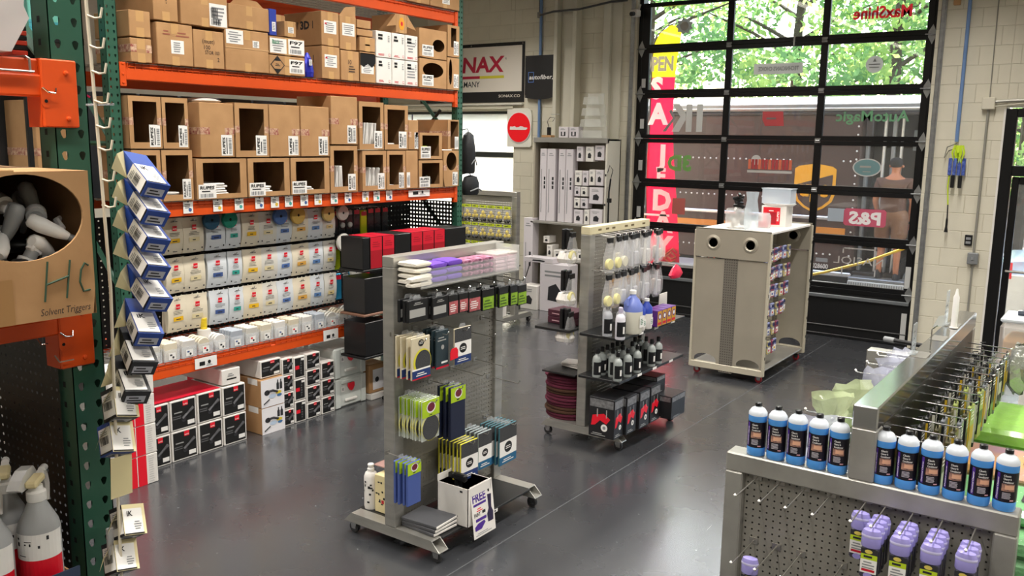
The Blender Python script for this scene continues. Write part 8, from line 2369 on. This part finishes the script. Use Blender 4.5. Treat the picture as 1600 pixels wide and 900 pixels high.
def ik_box(p, E, L, m, top, lab, card_m=ivf, CK=1.0):
    """small hanging carton: near corner at p, edges along the three axes E with lengths L"""
    e1, e2, e3 = E
    a, c, d = e1 * L[0], e2 * L[1], e3 * L[2]
    t = thing('hanging_carton', lab, 'box', p, 0, 'cartons on the clip strip')
    z = Vector((0, 0, 0))
    V8 = [z, a, a + c, c, d, a + d, a + c + d, c + d]
    b = MB(); b.add(V8, [(4, 5, 6, 7), (1, 5, 6, 2), (2, 6, 7, 3)], m); b.add(V8, [(0, 4, 5, 1)], m); b.add(V8, [(0, 1, 2, 3)], top); b.add(V8, [(0, 3, 7, 4)], m); b.build('body', t)
    b = MB()
    K = min(1.0, 0.092 / L[0]); a = a * K; L = (L[0] * K, L[1], L[2])
    # label: bar code on the left face, maker's mark on the upper face
    b.quad(d * 0.92 + a * 0.06, -e3, e1, L[2] * 0.90, L[0] * 0.80, white, 0.0006)
    bars(b, d * 0.82 + a * 0.32, -e3, e1, L[2] * 0.62, L[0] * 0.26, ink, 0.0012, 8, 2)
    lines(b, d * 0.82 + a * 0.62, -e3, e1, L[2] * 0.6, L[0] * 0.18, grey_pl, 3, 0.0012)
    b.quad(d * 0.95 + a * 0.03, -e3, e1, L[2] * 0.93, L[0] * 0.05, black, 0.0012)
    b.quad(a * 0.06 + c * 0.02, e2, e1, L[1] * 0.84, L[0] * 0.80, white, 0.0006)
    b.text('iK', a * 0.62 + c * 0.18, e2, e1, L[0] * 0.16, ink, 0.0012, 0.03, 'l')
    lines(b, a * 0.16 + c * 0.45, e2, e1, L[1] * 0.35, L[0] * 0.3, grey_pl, 4, 0.0012)
    b.quad(a * 0.02 + c * 0.02, e2, e1, L[1] * 0.86, L[0] * 0.04, black, 0.0012)
    b.quad(d * 0.85 + c * 0.1, e2, -e3, L[1] * 0.75, L[2] * 0.5, mat('ik_grey', '#b9bcc6', 0.5), 0.0006)
    lines(b, d * 0.8 + c * 0.15, e2, -e3, L[1] * 0.6, L[2] * 0.4, ink, 2, 0.0012)
    b.build('label', t)
    # hang card from the top edge up to the clip
    a = a / K
    b = MB(); tip = Vector((-0.045, -0.085, 0.062)) * CK
    b.add([a * 0.55 + d, a, tip + Vector((0.006, 0.012, 0.016)), tip + Vector((0.0, 0.0, -0.018))], [(0, 1, 2, 3)], card_m); b.build('hang_card', t)
    return t
LA = (0.135, 0.0615, 0.041)
IK = [((1.196, 2.251), 'A', blue), ((1.193, 2.185), 'A', blue), ((1.190, 2.119), 'A', blue), ((1.187, 2.053), 'A', blue), ((1.188, 1.975), 'A', blue), ((1.151, 1.895), 'B', blue), ((1.132, 1.828), 'B', blkc), ((1.109, 1.760), 'B', blkc), ((1.083, 1.705), 'C', blkc), ((1.069, 1.622), 'C', blue), ((1.085, 1.405), 'C', blkc), ((1.060, 1.322), 'C', blkc)]
for i, ((y, z), k, m) in enumerate(IK):
    E = {'A': TR_A, 'B': TR_B, 'C': TR_C}[k]
    L = LA if k != 'C' else (0.075, 0.062, 0.05)
    top = m if k != 'C' else ivf
    ik_box((-1.90, y, z), E, L, m, top, '%s and white hanging carton, %s from the top of the clip strip' % ('blue' if m is blue else 'black', ORD[i]), ivf, {'A': 0.8, 'B': 0.55, 'C': 0.4}[k])
MB().poly((-1.915, 1.09, 1.60), *XP, [(-0.025, -0.1), (0.03, -0.1), (0.034, 0.0), (-0.02, 0.0)], ivf, 0, 0.001).build('spare_card', t)
MB().cbox(-1.945, -1.935, 1.062, 1.078, 1.25, 1.42, film('clip_film', '#c9c9c9', 0.6), 0.002).build('sleeve', t)

# ================================================================ gondola of white cartons by the far wall
KY = 10.5 / 10.1
def ky(x, z):
    return x * KY, 2.36 + (z - 2.36) * KY
gi = thing('carton_gondola', 'beige wall gondola stocked with white sprayer cartons', 'gondola', (-6.46, 10.72, 0))
bei = mat('gondola_beige', '#a9a190', 0.5)
MB().cbox(-0.60, 0.60, 0.10, 0.13, 0.05, 2.40, bei, 0.004).build('back_panel', gi)
for x in (-0.60, 0.57):
    MB().cbox(x, x + 0.03, -0.25, 0.13, 0.05, 2.40, bei if x < 0 else mat('gondola_white', '#dcd8ca', 0.5), 0.004).build('side_panel', gi)
MB().cbox(-0.60, 0.60, -0.26, -0.20, 2.34, 2.41, mat('gondola_grey', '#8f8c85', 0.5), 0.004).build('header_rail', gi)
MB().cbox(-0.60, 0.60, -0.25, 0.10, 2.37, 2.40, bei, 0.004).build('top_shelf', gi)
MB().cbox(-0.60, 0.60, -0.30, 0.10, 1.20, 1.23, mat('gondola_grey', '#8f8c85'), 0.004).build('shelf', gi)
MB().cbox(-0.60, 0.60, -0.30, 0.10, 0.68, 0.71, mat('gondola_grey', '#8f8c85'), 0.004).build('shelf', gi)
MB().cbox(-0.60, 0.60, -0.30, 0.13, 0.0, 0.06, bei, 0.004).build('plinth', gi)
for y in (0.3, 0.7, 1.1, 1.5, 1.9):
    MB().box(0.575, 0.595, -0.252, -0.25, y, y + 0.03, black).build('slot', gi)
lav = mat('carton_lavender', '#d8d2d6', 0.5)
def ik_carton(x0, x1, z0, z1, lab, m=lav, d=0.14, y=10.5, tall=False, seed=0, grp='white cartons on the wall gondola'):
    x0, z0 = ky(x0, z0); x1, z1 = ky(x1, z1)
    w, h = x1 - x0 - 0.004, z1 - z0 - 0.003
    t = thing('sprayer_carton', lab, 'box', ((x0 + x1) / 2, y + d / 2, z0), 0, grp)
    MB().cbox(-w / 2, w / 2, -d / 2, d / 2, 0, h, m, 0.004).build('body', t)
    b = MB()
    if tall:
        for k in range(3):
            b.quad((w * 0.12, -d / 2, h * (0.45 + 0.06 * k)), *YM, w * 0.22, h * 0.045, ink, 0.001)
        b.tube([(-w * 0.25, -d / 2, h * 0.12), (-w * 0.22, -d / 2, h * 0.3), (-w * 0.25, -d / 2, h * 0.72)], 0.005, grey_pl, 5)
        lines(b, (-w * 0.3, -d / 2, h * 0.9), *YM, w * 0.6, h * 0.05, grey_pl, 2, 0.001)
    else:
        q = random.Random(seed)
        b.poly((0, -d / 2, h * 0.40), *YM, [(-w * 0.22, -h * 0.16), (w * 0.18, -h * 0.18), (w * 0.24, h * 0.04), (w * 0.05, h * 0.2), (-w * 0.2, h * 0.12)], ink, 0.001)
        lines(b, (-w * 0.35, -d / 2, h * 0.72), *YM, w * 0.6, h * 0.16, grey_pl, 2, 0.001, seed)
    b.build('print', t)
    return t
for i, r_ in enumerate(((-6.70, -6.59), (-6.585, -6.45), (-6.40, -6.29), (-6.285, -6.17))):
    ik_carton(r_[0], r_[1], 1.276, 2.26, 'tall slim white carton, %s from the left on wall gondola' % ORD[i], tall=True)
rows_ = [((-6.12, -6.02, 2.10, 2.30), (-5.98, -5.86, 2.10, 2.30), (-5.84, -5.70, 2.12, 2.32)), ((-6.14, -6.03, 1.78, 1.98), (-6.02, -5.93, 1.78, 1.98), (-5.92, -5.83, 1.79, 2.0), (-5.82, -5.70, 1.79, 2.0)), ((-6.14, -6.05, 1.64, 1.77), (-6.04, -5.94, 1.64, 1.77), (-5.91, -5.70, 1.55, 1.77)), ((-6.14, -6.05, 1.48, 1.62), (-6.04, -5.93, 1.48, 1.62)), ((-6.14, -6.0, 1.27, 1.46), (-5.98, -5.90, 1.27, 1.47), (-5.89, -5.70, 1.27, 1.48))]
for r_, row in enumerate(rows_):
    for c_, (x0, x1, z0, z1) in enumerate(row):
        t = ik_carton(x0, x1, z0, z1, 'small white carton, row %s from above, %s from the left' % (ORD[r_], ORD[c_]), (lav, white_card)[(r_ + c_) % 2], seed=r_ * 5 + c_)
        if r_ < 4:
            MB().tube([(0, 0.07, 0.03), (0, 0.26, 0.03)], 0.004, wire, 5).build('peg', t)
for i, (x0, x1, z0, z1) in enumerate(((-6.56, -6.47, 0.72, 0.90), (-6.62, -6.52, 0.91, 1.0), (-6.45, -6.30, 0.72, 0.84), (-6.28, -6.10, 0.72, 0.86), (-6.08, -5.95, 0.72, 0.87), (-5.9, -5.75, 0.72, 0.9))):
    z0b = 0.712 if i != 1 else None
    t = ik_carton(x0, x1, 0.776 if i != 1 else 0.972, z1 + 0.05 if i != 1 else 1.07, 'low white carton on the middle shelf, %s in order' % ORD[i], white_card, seed=30 + i, d=0.18)
ik_carton(-6.90, -6.745, 0.0, 1.22, 'tall white carton standing on the floor left of gondola', lav, 0.16, 10.42, True, grp='floor cartons').location.z = 0.0
t = ik_carton(-6.45, -5.98, 0.09, 0.74, 'big white carton printed with a foot pump, before gondola', lav, 0.22, 10.16, grp='floor cartons'); t.location.z = 0.0
t = ik_carton(-6.74, -6.47, 0.09, 0.42, 'cube white carton with sprayer picture on the floor', white_card, 0.25, 10.12, grp='floor cartons'); t.location.z = 0.0
ik_carton(-6.71, -6.24, 0.73, 0.80, 'flat white carton lying across at the shelf edge', lav, 0.2, 10.16, seed=3, grp='floor cartons').location.z = 0.6762
for i, (x, lab) in enumerate(((-6.58, 'left of two small white cartons on top of wall gondola'), (-6.41, 'right of two small white cartons on top of wall gondola'))):
    t = thing('sprayer_carton', lab, 'box', (x, 10.55, 2.412), 0, 'cartons on top of the wall gondola')
    MB().cbox(-0.075, 0.075, -0.06, 0.06, 0, 0.145, lav, 0.003).build('body', t)
    b = MB(); b.quad((-0.04, -0.06, 0.02), *YM, 0.075, 0.06, ink, 0.001); b.quad((-0.02, -0.06, 0.03), *YM, 0.03, 0.06, lav, 0.0014); lines(b, (-0.05, -0.06, 0.10), *YM, 0.08, 0.03, grey_pl, 2, 0.001); b.build('print', t)
acr = film('clear_rack', '#e6e8e2', 0.30, 0.06)
t = thing('clear_organiser', 'clear acrylic leaflet tower on top of the wall gondola', 'organiser', (-6.17, 10.6, 2.412))
for k in range(4):
    b = MB(); z = 0.15 * k; b.box(-0.19 + 0.02 * k, 0.19 - 0.02 * k, -0.08, 0.06, z, z + 0.004, acr); b.box(-0.19 + 0.02 * k, 0.19 - 0.02 * k, 0.056, 0.06, z, z + 0.15, acr)
    b.poly((0, -0.08, z), *YM, [(-0.19 + 0.02 * k, 0), (0.19 - 0.02 * k, 0), (0.17 - 0.02 * k, 0.10), (-0.17 + 0.02 * k, 0.10)], acr, 0, 0.003); b.build('pocket', t)
t = thing('bracket_lamp', 'small black gooseneck bracket at the left on wall gondola', 'bracket', (-6.86, 10.55, 2.412))
MB().cbox(-0.09, 0.07, -0.05, 0.05, 0, 0.03, card, 0.003).build('base', t)
MB().cbox(-0.02, 0.03, -0.02, 0.02, 0.03, 0.14, black_pl, 0.004).build('holder', t)
MB().tube([(0, 0, 0.14), (-0.03, 0, 0.22), (0.02, 0, 0.28), (0.10, 0, 0.27), (0.06, 0, 0.22)], 0.004, black_pl, 6).build('wire', t, True)
MB().tube([(0.03, 0, 0.32), (0.18, 0, 0.32)], 0.003, grey_pl, 5).build('arm', t, True)
t = thing('sprayer_wand', 'black sprayer wand hanging on the right side of wall gondola', 'wand', (-5.80, 10.44, 1.25))
MB().tube([(0, 0, 0), (0.0, 0, 0.45), (0.02, 0, 0.62)], 0.012, black_pl, 8).build('wand', t, True)
MB().tube([(0.02, 0, 0.62), (0.05, 0, 0.74), (0.0, 0, 0.80), (-0.03, 0, 0.70)], 0.005, black_pl, 6).build('hose', t, True)
MB().cbox(-0.02, 0.04, -0.015, 0.015, 0.30, 0.36, black_pl, 0.005).build('grip', t)
MB().tube([(-0.07, 0.05, 0.5), (0.0, 0.0, 0.5)], 0.004, wire).build('peg', t)
# sprayers on the floor left of the gondola
t = thing('pump_sprayer', 'dark green pump sprayer on the floor behind the yellow gondola', 'sprayer', (-7.25, 10.35, 0))
MB().lathe([(0.10, 0), (0.11, 0.02), (0.11, 0.28), (0.06, 0.36), (0.03, 0.38)], mat('olive_plastic', '#55604a', 0.5), 16).build('tank', t, True)
MB().tube([(0, 0, 0.38), (0, 0, 0.55), (-0.07, 0, 0.57), (0.07, 0, 0.57)], 0.012, black_pl, 8).build('pump', t, True)
MB().tube([(0.08, 0, 0.3), (0.25, -0.1, 0.45), (0.35, -0.1, 0.75)], 0.008, black_pl, 6).build('hose', t, True)

# ================================================================ yellow applicator gondola
g5 = rolling_gondola('steel gondola turned to the camera, hung with yellow applicators', -7.32, 9.10, 9.99)
g5.rotation_euler = (0, 0, -PI / 2)
yl = mat('applicator_yellow', '#e2c81a', 0.7, bump=0.3, bs=60)
lh = mat('lime_header2', '#c3d422', 0.45)
pb_ = None
for r_, z in enumerate((1.33, 1.10, 0.86)):
    for c_ in range(7):
        x = -7.22 + c_ * 0.128
        lab = 'bag of yellow applicators, row %s from above, %s from the left' % (ORD[r_], ORD[c_])
        if pb_ is None:
            t = thing('applicator_bag', lab, 'bag', (x, 9.0, z), 0, 'bags of yellow applicators')
            MB().cbox(-0.055, 0.055, -0.006, 0.004, 0.17, 0.205, lh, 0.001).build('header', t)
            b = MB(); lines(b, (-0.045, -0.006, 0.18), *YM, 0.09, 0.015, ink, 1); b.build('print', t)
            for k, (dx, dz, m) in enumerate(((-0.026, 0.06, yl), (0.026, 0.065, yl), (0.0, 0.11, yl), (-0.02, 0.02, black_pl), (0.025, 0.022, black_pl))):
                MB().lathe([(0.006, -0.024), (0.024, -0.012), (0.028, 0.0), (0.024, 0.012), (0.006, 0.024)], m, 12, (dx, 0.0, dz), 1.0, 0.8, axis='y').build('applicator', t, True)
            b = MB(); b.lathe([(0.02, 0), (0.055, 0.03), (0.056, 0.12), (0.045, 0.17)], bagfilm, 12, (0, 0, 0), 1.0, 0.62); b.build('film', t, True)
            MB().tube([(0, 0.08, 0.20), (0, -0.04, 0.196)], 0.003, wire, 5).build('peg', t)
            pb_ = t
        else:
            dup(pb_, (x, 9.0, z), 0.15 * math.sin(c_ * 2 + r_), lab)
for i, (x, w, h) in enumerate(((-6.95, 0.2, 0.22), (-6.72, 0.18, 0.2), (-6.50, 0.2, 0.24))):
    t = thing('base_carton', 'white carton on the base of yellow gondola, %s from the left' % ORD[i], 'box', (x, 8.86, 0.14), 0.1 * i, 'cartons on the yellow gondola base')
    MB().cbox(-w / 2, w / 2, -0.09, 0.09, 0, h, white_card, 0.004).build('body', t)
    b = MB(); lines(b, (-w * 0.3, -0.09, h * 0.3), *YM, w * 0.6, h * 0.4, mat('pale_blue_ink', '#8fa6d8', 0.5), 4, 0.001, i); b.build('print', t)
# black bags on the end of the big rack
for lab, z, h, w in (('black padded bag hanging high on the end of rack', 2.02, 0.42, 0.16), ('black folded bag hanging lower on the end of rack', 1.80, 0.20, 0.24)):
    t = thing('black_bag', lab, 'bag', (-5.62, 7.06, z), 0, 'black bags on the rack end')
    vs_ = [(0.11, 0), (0.13, 0.02), (0.135, h * 0.6), (0.10, h * 0.92), (0.03, h)]
    MB().lathe([(r_, z_) for r_, z_ in vs_], mat('black_nylon', '#1b1c1f', 0.6, bump=0.3, bs=40), 16, (0, w / 2, 0), 0.5, w / 0.27).build('body', t, True)
    MB().tube([(0.05, 0.05, h * 0.2), (0.08, w * 0.6, h * 0.35), (0.05, w, h * 0.2)], 0.008, grey_pl, 6).build('zip', t, True)
    MB().tube([(0.0, -0.14, h), (0.0, w * 0.4, h + 0.03), (0.0, w * 0.5, h)], 0.006, black_pl, 6).build('strap', t, True)

# things seen in the gap left of the big rack's post
c = carton('brown carton with printed tape left of the rack post', 2.93, 3.20, 1.95, 2.58, xf=-5.9, d=0.4, band=True, tp=False, group='cartons left of the rack')
t = thing('teal_panel', 'pale teal printed carton high left of the rack post', 'box', (-6.0, 3.08, 2.98))
MB().cbox(-0.1, 0.1, -0.14, 0.13, 0, 0.5, mat('teal_print', '#7fd6c4', 0.5), 0.004).build('body', t)
b = MB(); b.quad((0.1, -0.14, 0.0), *XP, 0.27, 0.10, mat('teal_deep', '#4fb6c2', 0.5), 0.001)
for k in range(3):
    b.quad((0.1, -0.14, 0.02 + 0.03 * k), *XP, 0.27, 0.004, mat('teal_line', '#2f7f98', 0.5), 0.002)
b.quad((0.1, -0.14, 0.36), *XP, 0.16, 0.08, redbr, 0.001); b.build('print', t)
t = thing('side_rack', 'dark steel shelf bay standing left of the rack post', 'rack', (-6.0, 3.05, 0))
for z in (0.6, 1.93, 2.96):
    MB().cbox(-0.35, 0.28, -0.25, 0.15, z - 0.03, z + 0.018, blkp, 0.004).build('shelf', t)
for x in (-0.33, 0.24):
    MB().cbox(x, x + 0.03, -0.25, -0.22, 0, 3.6, blkp, 0.003).build('post', t)
MB().box(-0.35, -0.34, -0.25, 0.15, 0.0, 3.6, mat('dark_back', '#2a2726', 0.7)).build('back_panel', t)
t = thing('magenta_handle', 'magenta bent handle hanging left of the rack post', 'handle', (-5.70, 3.12, 2.60))
MB().tube([(0, -0.03, 0.30), (0, 0.0, 0.32), (0, 0.03, 0.30), (0, 0.05, 0.02), (0, 0.08, 0.0)], 0.008, mat('magenta', '#c21f52', 0.4), 8).build('bar', t, True)
MB().tube([(0, 0.0, 0.32), (-0.2, 0.0, 0.36)], 0.004, wire).build('peg', t)
